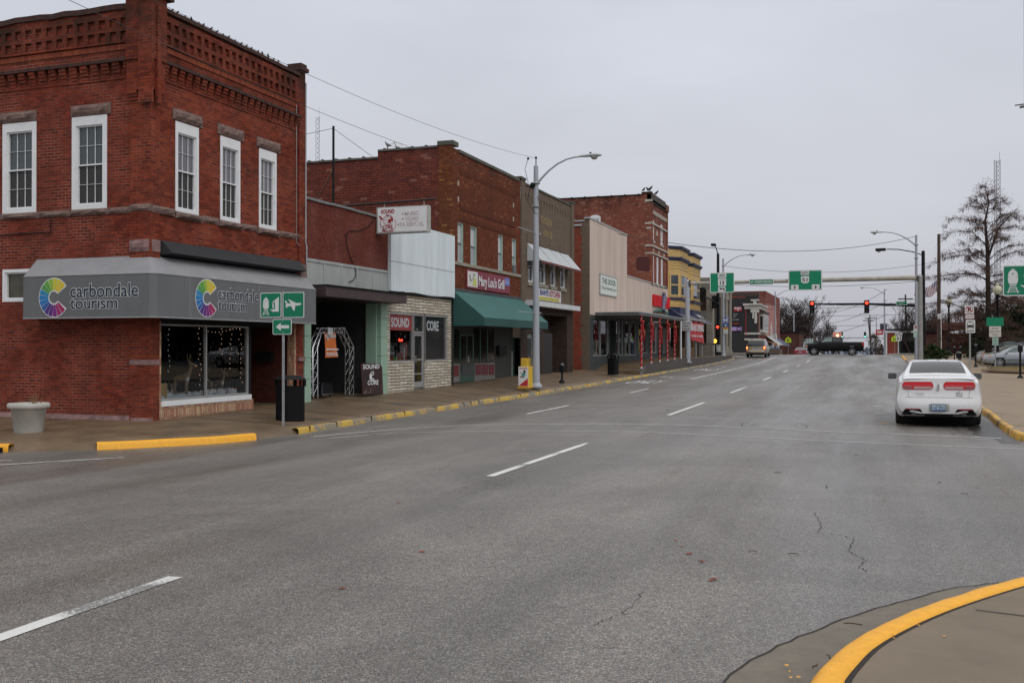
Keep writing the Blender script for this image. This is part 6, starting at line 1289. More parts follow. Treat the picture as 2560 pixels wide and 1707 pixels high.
# waste bins
def bin_(x, y, z, w_, h, label, rz=0):
    t = thing('litter_bin', label, 'bin', (x, y, z), None, rz=rz); mb = MB(); r = w_/2; c = .16*w_
    P8 = lambda r_: [(-r_+c, -r_), (r_-c, -r_), (r_, -r_+c), (r_, r_-c), (r_-c, r_), (-r_+c, r_), (-r_, r_-c), (-r_, -r_+c)]
    F0 = FZ(0); mb.prism(F0, P8(r*.97), .0, h*.76); mb.prism(F0, P8(r*.7), h*.76, h*.765); mb.build('bin_body', BLACK, t, bevel=.006)
    mb = MB()
    for sx, sy in ((1, 1), (1, -1), (-1, 1), (-1, -1)): mb.box(*sorted((sx*r*.72, sx*r*.95)), *sorted((sy*r*.72, sy*r*.95)), h*.76, h*.92)
    for s_ in (1, -1): mb.box(-.03, .03, *sorted((s_*r*.85, s_*r*.95)), h*.76, h*.92)
    mb.build('uprights', BLACK, t)
    mb = MB(); mb.prism(F0, P8(r*.99), h*.91, h*.955); mb.prism(F0, P8(r*.80), h*.955, h); mb.build('lid', mat('black lid', (.02, .02, .022), .45), t, bevel=.01)
bin_(-12.42, 19.7, .06, .56, 1.04, 'black octagonal litter bin behind the green direction signs', R(-32))
bin_(-12.5, 50.6, .30, .5, 1.12, 'black litter bin on the walk near the canopy posts', R(-10))
# concrete planter
t = thing('planter', 'large round pale concrete planter by the brick side wall', 'planter', (-15.45, 15.15, .02)); pc = (-15.45, 15.15, .0)
mb = MB(); mb.lathe([(r_*.73, h_) for r_, h_ in ((0, 0), (.33, 0), (.345, .02), (.44, .54), (.50, .555), (.525, .58), (.525, .63), (.50, .655), (.46, .655), (.44, .61), (.0, .60))], pc, 40); mb.build('planter_body', mat('pale concrete planter', (.40, .385, .35), .8, var=.18, scale=3, bump=.2, streak=.6), t)
mb = MB(); mb.lathe([(0, .615), (.32, .612)], pc, 20); mb.build('soil', mat('soil', (.04, .03, .022), .95, bump=.6), t)
mb = MB()
for i in range(26): a, r_ = rnd.uniform(0, 6.3), rnd.uniform(0, .12); x, y = pc[0]+.12+r_*math.cos(a), pc[1]+.05+r_*math.sin(a); mb.tube([(x, y, .58), (x+rnd.uniform(-.05, .05), y+rnd.uniform(-.05, .05), .6+rnd.uniform(.12, .3))], [.006, .001], 4, caps=False)
mb.build('dry_stalks', mat('dry stalks', (.22, .15, .07), .9), t)
# newspaper box
t = thing('newspaper_box', 'white and yellow newspaper box beside the lamp post', 'newspaper box', (-12.6, 35.3, .2))
u_ = lambda x, y, Y=35.2: onY(*Z6(x, y), Y)
a0, a1 = u_(366, 1100)[0], u_(462, 1100)[0]; zb_, zt_ = u_(400, 1225)[1], u_(400, 1018)[1]; G = FY(35.2)
YB = mat('yellow paper box', (.62, .40, .03), .45, var=.08)
MB().box(a0, a1, 35.2, 35.72, zb_+.04, zt_).build('box_body', YB, t, bevel=.012); MB().box(a0-.02, a1+.02, 35.17, 35.74, zb_, zb_+.06).build('base', mat('orange base', (.60, .30, .02), .5), t)
MB().fbox(G, a0+.01, a1-.01, zb_+.08, zt_-.01, 0, .012).build('front_card', mat('poster white', (.62, .62, .62), .5, var=.04), t)
h = zt_-zb_; mb = MB(); mb.flat(G, [(a0+.015, zb_+.09), (a1-.015, zb_+.09), (a1-.015, zb_+.46*h)], .014); mb.build('red_corner', mat('poster red', (.45, .02, .03), .5), t)
text(G, 'JACKSON', (a0+.04, a1-.04, zt_-.11, zt_-.04), .015, REDL, 'lettering', t, bold=.03)
mb = MB(); m_ = (a0+a1)/2; mb.flat(G, [(m_-.08, zb_+.58*h), (m_+.07, zb_+.56*h), (m_+.10, zb_+.68*h), (m_-.02, zb_+.70*h)], .015); mb.build('poster_figure', mat('teal figure', (.05, .25, .22), .6), t); mb = MB(); mb.flat(G, circ(m_+.05, zb_+.77*h, .05, .06), .016); mb.flat(G, [(m_-.12, zb_+.5*h), (m_+.04, zb_+.5*h), (m_+.04, zb_+.55*h), (m_-.12, zb_+.55*h)], .016); mb.flat(G, [(m_-.15, zb_+.75*h), (m_-.05, zb_+.66*h), (m_-.03, zb_+.69*h)], .016); mb.build('poster_hair', mat('dark brown figure', (.05, .03, .02), .6), t)
YR = 36.3; a0, a1 = onY(*Z6(390, 970), YR)[0], onY(*Z6(452, 970), YR)[0]; zt2 = onY(*Z6(420, 938), YR)[1]
t = thing('newspaper_box', 'taller plain yellow newspaper box behind the white-fronted one', 'newspaper box', (a0, YR, .2)); MB().box(a0, a1, YR, YR+.45, .25, zt2).build('box_body', YB, t, bevel=.012); mb = MB(); mb.fbox(FY(YR), a0+.04, a1-.04, zt2-.34, zt2-.05, 0, .01); mb.build('window', mat('poster yellow', (.55, .36, .05), .3), t); mb = MB(); mb.tube([FY(YR).P(a0+.15, zt2-.4, .03), FY(YR).P(a0+.2, zt2-.36, .03), FY(YR).P(a0+.3, zt2-.42, .02)], .02, 5); mb.build('emblem', mat('dark brown figure', (.1, .1, .1)), t)
# street lamps (grey, with long curved arm and cobra head)
def cobra(t, p, d, m, s=1.):
    """cobra head lamp at p pointing along d"""
    d = Vector((*d, 0)).normalized(); sd = Vector((-d.y, d.x, 0)); P0 = Vector(p); mb = MB(); vs = []; n = 10
    prof_ = [(0, .04, .05), (.12, .07, .065), (.3, .10, .075), (.5, .155, .09), (.68, .165, .09), (.82, .12, .07), (.88, .03, .03)]
    for l, w_, h in prof_:
        for j in range(n):
            a = 2*math.pi*j/n; z = math.sin(a)*h*s; z = z if z > 0 else z*.45; v = P0+d*l*s+sd*math.cos(a)*w_*s+Vector((0, 0, z)); vs.append(v)
    mb.add(vs, [(i*n+j, i*n+(j+1) % n, (i+1)*n+(j+1) % n, (i+1)*n+j) for i in range(len(prof_)-1) for j in range(n)], True); o = mb.build('lamp_head', m, t)
    mb = MB(); mb.ball(P0+d*.60*s+Vector((0, 0, -.03)), .14*s, .14*s, .12*s, 12, 8); mb.build('lens', mat('lamp lens', (.35, .34, .30), .2, var=.1), o)
    mb = MB(); mb.lathe([(.0, .14), (.04, .14), (.04, .06)], (P0+d*.45*s), 8); mb.build('photocell', BLKM, o)
def street_lamp(x, y, z0, ztop, arm, label, m=GREYM, d=(1, 0), r=.11, collar=True, group='street lamps'):
    t = thing('street_lamp', label, 'street lamp', (x, y, z0), group); mb = MB(); mb.tube([(x, y, z0-.05), (x, y, z0+1.2), (x, y, ztop)], [r*1.25, r*1.1, r*.72], 10); mb.build('pole', m, t)
    mb = MB(); mb.lathe([(0, .0), (r*2, 0), (r*2, .06), (r*1.6, .13), (r*1.25, .2)], (x, y, z0), 12); mb.build('base', m, t)
    d = Vector((*d, 0)).normalized(); za = ztop-.75; h = arm; P_ = [Vector((x, y, za))+d*(h*s_)+Vector((0, 0, 1.0*(1-(1-s_)**2.2))) for s_ in (0, .12, .3, .5, .7, .88, 1.)]; mb = MB(); mb.tube(P_, [.05, .045, .04, .036, .032, .03, .03], 8); mb.build('arm', m, t); cobra(t, P_[-1]-d*.02, (d.x, d.y), mat('pale lamp housing', (.36, .41, .41), .5, var=.08) if m is GREYM else m)
    if collar:
        for zz in (ztop-.7, ztop-1.6): mb = MB(); mb.lathe([(r*.8, 0), (r*1.3, .0), (r*1.3, .05), (r*.8, .05)], (x, y, zz), 10); mb.build('clamp', GALV, t)
    return t
t = street_lamp(-12.1, 36.6, .17, 8.75, 1.75, 'grey street lamp between the newspaper boxes and the tan building, nearest of all', r=.125)
mb = MB()
for x, z, s_ in ((-12.1, 6.15, 1), (-12.1, 3.05, 1)): mb.tube([(x-.02, 36.6, z), (x-.02, 34.6, z+.0)], .02, 6); mb.tube([(x, 36.6, z+.02), (x, 37.2, z+.02)], .03, 6)
mb.build('banner_bracket', GALV, t)
mb = MB(); mb.tube([(-12.1, 36.6, 8.75), (-12.1, 36.6, 9.05)], .02, 6); mb.ball((-12.1, 36.6, 9.07), .05); mb.build('insulator', BLKM, t)
for p_, r_ in (((-12.2, 36.5, 8.0), .11), ((-12.32, 36.3, 9.0), .05)): MB().ball(p_, r_).build('insulator', BLKM, t)
mb = MB(); mb.tube([(-12.32, 36.3, 9.0), (-12.45, 36.3, 8.6), (-12.35, 36.4, 8.1)], .01, 4); mb.tube([(-12.25, 36.4, 8.0), (-12.4, 36.4, 7.4), (-12.1, 36.5, 6.9), (-11.85, 36.5, 6.9), (-12.0, 36.5, 7.6)], .01, 4); mb.build('loop_wire', BLKM, t)
street_lamp(-12.05, 89.2, .93, 9.55, 1.95, 'grey street lamp carrying the blue hospital sign at the far left corner')
street_lamp(-12.0, 141, .5, 9.35, 2.6, 'grey street lamp beyond the junction, behind the speed limit sign')
street_lamp(3.1, 73, .42, 9.35, 2.1, 'grey street lamp on the right kerb, just in front of the gantry leg', d=(-1, -.1))
street_lamp(2.2, 150, .4, 9.9, 2.4, 'grey street lamp at the far right beyond the junction, left of MAIN ST', d=(-1, 0))
street_lamp(1.6, 215, -1.5, 8.2, 2.4, 'small distant grey street lamp right of the green traffic lights', d=(-1, 0))
street_lamp(-12.5, 185, -.8, 8.4, 2.4, 'distant grey street lamp half hidden by the large bare tree on the left')
# black lamps with signal arms
t = thing('signal_lamp_post', 'tall black lamp and signal post in front of the bank, far left corner', 'signal post', (-12.95, 92.4, .95)); mb = MB(); mb.tube([(-12.95, 92.4, .95), (-12.95, 92.4, 10.3)], [.18, .12], 10); mb.build('pole', BLKM, t); mb = MB(); mb.lathe([(0, 0), (.34, 0), (.34, .25), (.2, .4)], (-12.95, 92.4, .95), 12); mb.build('base', BLKM, t); mb = MB(); mb.tube([(-12.95, 92.4, 10.2), (-13.0, 91.6, 10.75), (-13.05, 90.6, 10.95)], .045, 6); mb.build('arm', BLKM, t); mb = MB(); mb.box(-13.25, -12.85, 89.9, 90.6, 10.8, 11.0); mb.build('lamp_head', BLKM, t, bevel=.03)
mb = MB(); mb.tube([(-12.95, 92.4, 5.7), (-12.95, 87.5, 5.9), (-12.95, 82.8, 6.0)], [.09, .07, .055], 8); mb.build('mast_arm', BLKM, t)
LENSR = mat('red signal lens', (.6, .02, .01), .4, var=0, emit=(1, .05, .02), es=3.2); LENSG = mat('green signal lens', (.1, .6, .4), .4, var=0, emit=(.25, 1, .75), es=2.2); LENSO = mat('amber hand signal', (.6, .3, .01), .4, var=0, emit=(1, .45, .05), es=2.4); LENSD = mat('unlit lens', (.03, .028, .025), .3, var=0)
def signal(x, y, z, lit, label, s=1., w_=.36, face=(0, -1), group='traffic signals', par=None):
    """three-section head hanging with its middle at z"""
    t = thing('traffic_signal', label, 'traffic light', (x, y, z), group) if par is None else par
    f_ = FA(x, y, z, 0 if face == (0, -1) else 180); h = 1.07*s
    mb = MB(); mb.prism(f_, rrect(-w_/2*s, w_/2*s, -h/2, h/2, .04*s), -.2*s, 0); mb.build('housing', BLKM, t); mb = MB(); mb.prism(f_, rrect(-w_*.62*s, w_*.62*s, -h*.56, h*.56, .03*s), -.03*s, -.02*s); mb.build('backplate', BLKM, t)
    for i, c in enumerate('rag'):
        zz = .35*s-i*.35*s; m = {'r': LENSR, 'g': LENSG}.get(c, LENSD) if lit == c else LENSD
        mb = MB(); mb.flat(f_, circ(0, zz, .14*s, n=16), .012); mb.build('lens', m, t)
        mb = MB(); k = 10; A = [(.155*s*math.cos(R(-20+220*j/k)), zz+.155*s*math.sin(R(-20+220*j/k))) for j in range(k+1)]; mb.add([f_.P(*p, 0) for p in A]+[f_.P(*p, .17*s) for p in A], [(j, j+1, k+2+j, k+1+j) for j in range(k)]); mb.build('visor', BLKM, t)
    return t
signal(-12.95, 83.2, 6.1, '', 'dark signal head at the end of the arm, above the lane sign', .95, group='dark signal heads'); signal(-12.95, 90.0, 5.75, '', 'dark signal head next to the black post under the WEST 13 sign', .95, group='dark signal heads')
signal(-12.95, 92.1, 4.05-.8, 'r', 'red traffic light low on the black post in front of the bank', .9)
t = thing('pedestrian_signal', 'amber pedestrian signal under the red light on the black post', 'pedestrian signal', (-13.2, 92.1, 2.2)); G = FY(92.0); MB().fbox(G, -13.35, -12.80, 1.98, 2.55, -.2, 0).build('housing', BLKM, t); MB().flat(G, circ(-13.17, 2.28, .16, .2), .01).build('hand_lens', LENSO, t)
t = thing('one_way_sign', 'white ONE WAY sign on the black post in front of the bank', 'sign', (-12.95, 92.1, 1.7)); sign_plate(G, -13.25, -12.65, 1.30, 1.95, .1, SIGNW, t, BLKL); text(G, 'ONE', (-13.15, -12.75, 1.76, 1.88), .104, BLKL, 'lettering', t, bold=.03); text(G, 'WAY', (-13.15, -12.75, 1.58, 1.70), .104, BLKL, 'lettering', t, bold=.03); arrow_left(G, -13.15, -12.75, 1.36, 1.52, .104, BLKL, t)
t = thing('signal_lamp_post', 'tall black lamp and signal post on the right with a long arm over the road', 'signal post', (4.7, 97, .9)); mb = MB(); mb.tube([(4.7, 97, .9), (4.7, 97, 10.4)], [.2, .15], 10); mb.build('pole', BLKM, t); mb = MB(); mb.lathe([(0, 0), (.34, 0), (.34, .25), (.2, .4)], (4.7, 97, .9), 12); mb.build('base', BLKM, t)
mb = MB(); mb.tube([(4.7, 97, 10.0), (3.8, 97, 10.35), (2.6, 97, 10.6), (1.6, 97, 10.65)], .05, 6); mb.build('arm', BLKM, t); mb = MB(); mb.box(.65, 1.55, 96.85, 97.15, 10.5, 10.75); o = mb.build('lamp_head', BLKM, t, bevel=.03); mb = MB(); mb.ball((.95, 97, 10.5), .16, .14, .12); mb.build('lens', mat('lamp lens', (.3, .3, .3)), o)
mb = MB(); mb.tube([(4.7, 97, 5.45), (0, 97, 5.68), (-4.7, 97, 5.75)], [.14, .10, .06], 8); mb.build('mast_arm', BLKM, t)
signal(*[onY(*Z7(1632, 795), 96.8)[0], 96.8, 5.45], 'r', 'left red traffic light hanging over the road, beside the US 51 board')
signal(*[onY(*Z9(399, 210), 96.8)[0], 96.8, 5.42], 'r', 'right red traffic light hanging over the road, next to the MAIN ST sign')
G = FY(96.75); t = thing('street_name_sign', 'green MAIN ST name sign on the black signal arm', 'sign', (1.5, 96.75, 5.3)); a0, c1_ = onY(*Z9(673, 200), 96.75); a1, c0_ = onY(*Z9(776, 234), 96.75); sign_plate(G, a0, a1, c0_, c1_, .02, SIGNG, t, SIGNW); text(G, 'MAIN ST', (a0+.25, a1-.3, c0_+.2, c1_-.22), .03, SIGNW, 'lettering', t, bold=.02)
# overhead gantry
t = thing('sign_gantry', 'grey steel gantry spanning the road, carrying three green signs', 'sign gantry', (-4.4, 70.4, .5))
for x, n_ in ((-12.0, 'left'), (3.22, 'right')):
    z0 = .62 if x < 0 else .42; mb = MB(); mb.tube([(x, 70.4, z0), (x, 70.4, 6.35)], [.19, .15], 10); mb.build('leg', GREYM if x < 0 else mat('dull galvanised leg', (.25, .25, .24), .5, var=.2, scale=4), t)
    mb = MB(); mb.lathe([(0, .0), (.33, 0), (.33, .06), (.22, .1)], (x, 70.4, z0), 10); mb.build('base_plate', GALV, t); mb = MB(); mb.lathe([(.16, 0), (.10, .12), (0, .16)], (x, 70.4, 6.35), 10); mb.build('cap', GALV, t)
    mb = MB(); s_ = 1 if x < 0 else -1; mb.box(x+s_*.18-.04, x+s_*.18+.04, 70.2, 70.6, 6.05, 6.42); mb.build('flange', mat('dark flange', (.07, .06, .055), .7), t)
mb = MB(); mb.tube([(-11.8, 70.4, 6.22), (-8, 70.4, 6.24), (-3, 70.4, 6.26), (3.05, 70.4, 6.27)], [.11, .13, .15, .16], 10); mb.build('beam', RUSTY, t)
G = FY(70.2)
SPN = mat('bright green sheeting', (.0, .20, .10), .4, var=.03)
t = thing('route_sign', 'green overhead board WEST 13 with a left turn arrow', 'sign', (-9.5, 70.2, 6.2)); sign_plate(G, -10.40, -8.72, 5.52, 6.92, 0, SPN, t, SIGNW, r=.08, t=.03)
sign_plate(G, -9.86, -9.27, 6.58, 6.85, .012, SIGNW, t); text(G, 'WEST', (-9.78, -9.35, 6.64, 6.79), .016, BLKL, 'lettering', t, bold=.02)
sign_plate(G, -9.84, -9.28, 5.99, 6.54, .012, SIGNW, t); text(G, 'ILLINOIS', (-9.75, -9.37, 6.40, 6.48), .016, BLKL, 'lettering', t); text(G, '13', (-9.70, -9.42, 6.07, 6.33), .016, BLKL, 'lettering', t, bold=.03)
sign_plate(G, -9.83, -9.32, 5.59, 5.92, .012, SIGNW, t); mb = MB(); mb.flat(G, [(-9.75, 5.79), (-9.62, 5.70), (-9.62, 5.755), (-9.46, 5.755), (-9.46, 5.64), (-9.39, 5.64), (-9.39, 5.825), (-9.62, 5.825), (-9.62, 5.88)], .018); mb.build('arrow', BLKL, t)
t = thing('destination_sign', 'narrow green board with left arrow and MURPHYSBORO', 'sign', (-6.9, 70.2, 6.2)); sign_plate(G, -7.73, -6.08, 6.01, 6.41, 0, SPN, t, SIGNW, r=.05, t=.03); text(G, 'MURPHYSBORO', (-7.35, -6.18, 6.13, 6.29), .006, SIGNW, 'lettering', t, bold=.02); arrow_left(G, -7.64, -7.43, 6.14, 6.28, .006, SIGNW, t)
t = thing('route_sign', 'wide green overhead board NORTH 51 with two up arrows', 'sign', (-4, 70.2, 6.2)); sign_plate(G, -5.11, -2.90, 5.57, 6.96, 0, SPN, t, SIGNW, r=.08, t=.03)
sign_plate(G, -4.29, -3.74, 6.63, 6.88, .012, SIGNW, t); text(G, 'NORTH', (-4.24, -3.79, 6.68, 6.83), .016, BLKL, 'lettering', t, bold=.02)
SH = [(-.28, .10), (-.24, .26), (-.20, .22), (0, .25), (.20, .22), (.24, .26), (.28, .10), (.24, 0), (.27, -.14), (.12, -.24), (0, -.25), (-.12, -.24), (-.27, -.14), (-.24, 0)]
mb = MB(); mb.prism(G, [(-4.01+x, 6.30+y) for x, y in SH], .004, .012); mb.build('shield', SIGNW, t); text(G, '51', (-4.19, -3.85, 6.17, 6.41), .016, BLKL, 'lettering', t, bold=.02)
for x in (-4.68, -3.32): sign_plate(G, x-.25, x+.25, 5.62, 5.96, .012, SIGNW, t); mb = MB(); mb.flat(G, [(x, 5.90), (x-.10, 5.79), (x-.03, 5.79), (x-.03, 5.67), (x+.03, 5.67), (x+.03, 5.79), (x+.10, 5.79)], .018); mb.build('arrow', BLKL, t)
G = FY(70.15); t = thing('lane_sign', 'white LEFT LANE MUST TURN LEFT sign on the left gantry leg', 'sign', (-12, 70.15, 3)); a0, c1_ = onY(*Z7(274, 972), 70.15); a1, c0_ = onY(*Z7(374, 1073), 70.15); sign_plate(G, a0, a1, c0_, c1_, .0, mat('dull white sheeting', (.42, .43, .42), .5), t, SIGNW)
for s_, y in (('LEFT LANE', .78), ('MUST', .48), ('TURN LEFT', .18)): w_ = .42 if s_ != 'MUST' else .26; m_ = (a0+a1)/2; h = c1_-c0_; text(G, s_, (m_-w_*.62, m_+w_*.62, c0_+h*(y-.08), c0_+h*(y+.08)), .006, BLKL, 'lettering', t, bold=.01)
# hospital sign stack
G = FY(88.95); t = thing('hospital_sign', 'blue H hospital sign with up arrow on the far left street lamp', 'sign', (-12.05, 88.95, 4)); bx_ = lambda x0, x1, y0, y1: (onY(1700+x0/11.2, 800, 88.95)[0], onY(1700+x1/11.2, 800, 88.95)[0], onY(1815, 780+y1/11.2, 88.95)[1], onY(1815, 780+y0/11.2, 88.95)[1])
b = bx_(1185, 1360, 135, 303); sign_plate(G, *b, 0, SIGNB, t, SIGNW); w_ = (b[1]-b[0]); mb = MB(); 
for x in (.16, .66): mb.flat(G, [(b[0]+w_*x, b[2]+.08), (b[0]+w_*(x+.18), b[2]+.08), (b[0]+w_*(x+.18), b[3]-.08), (b[0]+w_*x, b[3]-.08)], .004)
mb.flat(G, [(b[0]+w_*.34, b[2]+.34*w_), (b[0]+w_*.66, b[2]+.34*w_), (b[0]+w_*.66, b[2]+.56*w_), (b[0]+w_*.34, b[2]+.56*w_)], .004); mb.build('letter', SIGNW, t)
b = bx_(1205, 1352, 318, 420); sign_plate(G, *b, 0, SIGNB, t); x = (b[0]+b[1])/2; z = b[2]; h = b[3]-b[2]; mb = MB(); mb.flat(G, [(x, z+h*.88), (x-.12*1.5, z+h*.5), (x-.05, z+h*.5), (x-.05, z+h*.15), (x+.05, z+h*.15), (x+.05, z+h*.5), (x+.18, z+h*.5)], .004); mb.build('arrow', SIGNW, t)
b = bx_(1212, 1345, 430, 480); MB().fbox(G, *b, -.01, 0).build('orange_plate', mat('orange plate', (.62, .30, .02), .5), t); b = bx_(1215, 1340, 485, 600); MB().fbox(G, *b, -.01, 0).build('white_plate', SIGNW, t)
for i in range(4): MB().fbox(G, b[0]+.1, b[1]-.1, b[2]+.12+i*.22, b[2]+.17+i*.22, 0, .004).build('text_line', BLKL, t)
# candy cane posts with bows
def zpost(y): return zf(y) if y > 56.3 else .56
posts = [(55.6, .50), (58.3, .77), (60.85, .81), (63.35, .84), (65.85, .90)]
CW = mat('red post wrap', (.38, .014, .018), .5, var=.1); WW = mat('white ribbon wrap', (.55, .50, .47), .6)
for i, (y, z0) in enumerate(posts):
    t = thing('canopy_post', 'striped canopy post with red bow, %s' % ('nearest the camera, at the canopy corner', 'second from the canopy corner', 'third of the five from the corner', 'fourth of the five from the corner', 'fifth of the five, next to the plain white post')[i], 'post', (-12.1, y, z0), 'striped canopy posts')
    mb = MB(); mb.tube([(-12.1, y, z0), (-12.1, y, 3.54)], .055, 10); mb.build('shaft', CW, t)
    mb = MB(); k = 40; P_ = []
    for j in range(k+1): a = j*1.25; P_.append((-12.1+.056*math.cos(a), y+.056*math.sin(a), z0+.1+(3.3-z0)*j/k))
    mb.tube(P_, .016, 4); mb.build('ribbon_spiral', WW, t); mb = MB(); mb.lathe([(.0, 0), (.07, 0), (.07, .12), (.055, .14)], (-12.1, y, z0-.02), 8); mb.build('foot', WW, t)
    mb = MB(); zb2 = 3.15-.12*(i % 3); mb.ball((-12.0, y-.1, zb2), .06, .1, .08); mb.ball((-12.0, y+.12, zb2+.03), .06, .1, .08); mb.tube([(-12.0, y+.05, zb2), (-11.98, y+.1, zb2-.5), (-12.0, y+.16, zb2-.95)], [.03, .04, .06], 5); mb.tube([(-12.0, y-.02, zb2), (-11.99, y-.06, zb2-.4), (-12.0, y-.1, zb2-.6)], [.03, .04, .04], 5); mb.build('bow', mat('dark red bow', (.34, .01, .015), .5, var=.2), t)
t = thing('canopy_post', 'plain white canopy post at the far end of the pink building canopy', 'post', (-12.1, 68.3, .94)); mb = MB(); mb.tube([(-12.1, 68.3, .94), (-12.1, 68.3, 3.54)], .05, 8); mb.build('shaft', WHITE, t)
# banner frame in front of the yellow building
t = thing('banner_frame', 'red banner with white lettering on grey posts in front of the yellow building', 'banner', (-12.6, 79, .95)); mb = MB(); P_ = {}
for y in (76.0, 78.6, 81.6): mb = MB(); mb.tube([(-12.75, y, .9), (-12.75, y, 3.75)], .05, 6); mb.build('post', GALV, t)
MB().box(-14.5, -12.5, 73.6, 82.0, 3.76, 3.92).build('roof_slab', mat('pale slab', (.28, .26, .25), .7), t)
mb = MB(); k = 10; vs = []
for j in range(5):
    for i in range(k+1): y = 74.6+i*.7; vs.append((-12.62+.07*math.sin(i*2.1+j), y, 2.35+j*.33+.07*math.sin(i*1.7)-.03*i*(j == 0)))
mb.add(vs, [(j*(k+1)+i, j*(k+1)+i+1, (j+1)*(k+1)+i+1, (j+1)*(k+1)+i) for j in range(4) for i in range(k)], True); mb.build('cloth', mat('red banner cloth', (.45, .03, .035), .6, var=.15), t)
text(FX(-12.52), 'GRAND OPENING', (74.9, 81.2, 2.95, 3.5), 0, LET, 'lettering', t, bold=.03, shear=.2); text(FX(-12.52), 'come in today', (75.2, 80.8, 2.45, 2.72), 0, LET, 'lettering', t, bold=.02, shear=.2)
# parking meters and bollards
def meter(x, y, z, h, label, s=1., group='parking meters', m=None):
    m = m or BLKM; t = thing('parking_meter', label, 'parking meter', (x, y, z), group); mb = MB(); mb.lathe([(0, 0), (.15, 0), (.14, .03), (.075, .12), (.05, .14)], (x, y, z), 12); mb.build('base', m, t); mb = MB(); mb.tube([(x, y, z), (x, y, z+h-.42)], .045, 8); mb.build('post', m, t)
    mb = MB(); mb.prism(FY(y), [(x-.075*s, z+h-.42), (x+.075*s, z+h-.42), (x+.10*s, z+h-.30), (x+.10*s, z+h-.12), (x-.10*s, z+h-.12), (x-.10*s, z+h-.30)], -.07*s, .07*s); hd = mb.build('meter_head', m, t, bevel=.01)
    mb = MB(); mb.lathe([(.10*s, 0), (.09*s, .06), (.05*s, .10), (0, .12)], (x, y, z+h-.12), 10); mb.build('dome', mat('meter dome', (.06, .065, .075), .2), hd)
meter(-12.5, 41.4, .2, .86, 'single black parking meter on the left walk between lamp post and bin', group='left parking meter')
for (px, py, hpx, lb) in ((1832, 915, 325, 'parking meter closest to the camera, at the right edge of the picture'), (1417, 810, 215, 'parking meter left of the silver cars\' noses'), (1275, 730, 145, 'right one of the two slim meters behind the white car roof'), (1217, 728, 145, 'left one of the two slim meters behind the white car roof')):
    u, v = Z9(px, py); zz = .42 if py < 900 else .30
    if py < 750: zz = .52; X_, Y_ = onZ(u, 867+1.22*2489/82, zz)
    else: X_, Y_ = onZ(u, v, zz)
    d = -X_*math.sin(YAW)+Y_*math.cos(YAW); meter(X_, Y_, zz, hpx/3.734*d/2489, lb)
u, v = Z9(1260, 740); X_, Y_ = onZ(u, 867+1.25*2489/60, .5); meter(X_, Y_, .5, .98, 'short stout meter between the two slim ones behind the white car roof', 1.6)
# black handrails / bollards on the raised walk
for i, (y, lb) in enumerate(((78.8, 'black bollard on the raised walk, left one'), (88.5, 'black bollard nearest the bank on the raised walk'))): tag(MB().tube([(-12.6, y, .95), (-12.6, y, 2.1)], .05, 8).build('bollard', BLKM), lb, 'bollard', 'bollards on the raised walk')
t = thing('handrail', 'thin black handrail in front of the bank', 'handrail', (-12.8, 85, .95)); mb = MB(); mb.tube([(-13.1, 84, .95), (-13.1, 84, 2.0), (-13.1, 91.5, 2.05), (-13.1, 91.5, 1)], .025, 6); mb.build('rail', BLKM, t); mb = MB(); 
for k in range(1, 7): mb.tube([(-13.1, 84+k*1.07, 2.0), (-13.1, 84+k*1.07, .97)], .012, 4)
mb.build('balusters', BLKM, t)
# speed limit and school signs beyond the junction
G = FY(140.5); t = thing('speed_limit_sign', 'white SPEED LIMIT 30 sign beyond the junction', 'sign', (-11.7, 140.5, .7)); a0, c1_ = onY(*Z7(1213, 1105), 140.5); a1, c0_ = onY(*Z7(1267, 1168), 140.5); sign_plate(G, a0, a1, c0_, c1_, .1, SIGNW, t, BLKL); h = c1_-c0_; mb = MB(); mb.tube([((a0+a1)/2, 140.5, .4), ((a0+a1)/2, 140.5, c0_+.2)], .04, 6); mb.build('post', GALV, t)
for s_, z0, z1, k in (('SPEED', .78, .92, .15), ('LIMIT', .58, .71, .2), ('30', .1, .48, .2)): text(G, s_, (a0+(a1-a0)*k, a1-(a1-a0)*k, c0_+h*z0, c0_+h*z1), .106, BLKL, 'lettering', t, bold=.03)
o = MB().fbox(G, a0+.25, a1-.25, c0_-.75, c0_-.05, .05, .08).build('green_plate', mat('pale green plate', (.25, .38, .32), .5), t)
LIMEY = mat('fluorescent yellow green', (.52, .70, .02), .5, var=0)
def school(x, y, z0, zc_, s, label, gg='school crossing signs'):
    G = FY(y); t = thing('school_sign', label, 'sign', (x, y, z0), gg); mb = MB(); mb.prism(G, [(x-s, zc_-s), (x+s, zc_-s), (x+s, zc_+.2*s), (x, zc_+s), (x-s, zc_+.2*s)], 0, .02); mb.build('sign_panel', LIMEY, t); mb = MB(); mb.tube([(x, y+.05, z0), (x, y+.05, zc_)], .04, 6); mb.build('post', GALV, t)
    mb = MB()
    for dx in (-.28, .28): mb.flat(G, circ(x+dx*s, zc_+.35*s, .1*s, n=8), .03); mb.flat(G, [(x+dx*s-.12*s, zc_+.2*s), (x+dx*s+.12*s, zc_+.2*s), (x+dx*s+.09*s, zc_-.2*s), (x+dx*s+.2*s, zc_-.75*s), (x+dx*s+.05*s, zc_-.75*s), (x+dx*s-.0*s, zc_-.35*s), (x+dx*s-.2*s, zc_-.7*s), (x+dx*s-.28*s, zc_-.65*s), (x+dx*s-.1*s, zc_-.15*s)], .03)
    mb.build('figures', BLKL, t)
X_, Z_ = onY(*Z7(1382, 1167), 150); school(X_, 150, -.2, Z_, .42, 'yellow green school crossing sign left of the red parked car')
X_, Z_ = onY(*Z9(660, 545), 146); school(X_, 146, .2, Z_, .42, 'yellow green school crossing sign left of the NORTH 51 sign on the right')
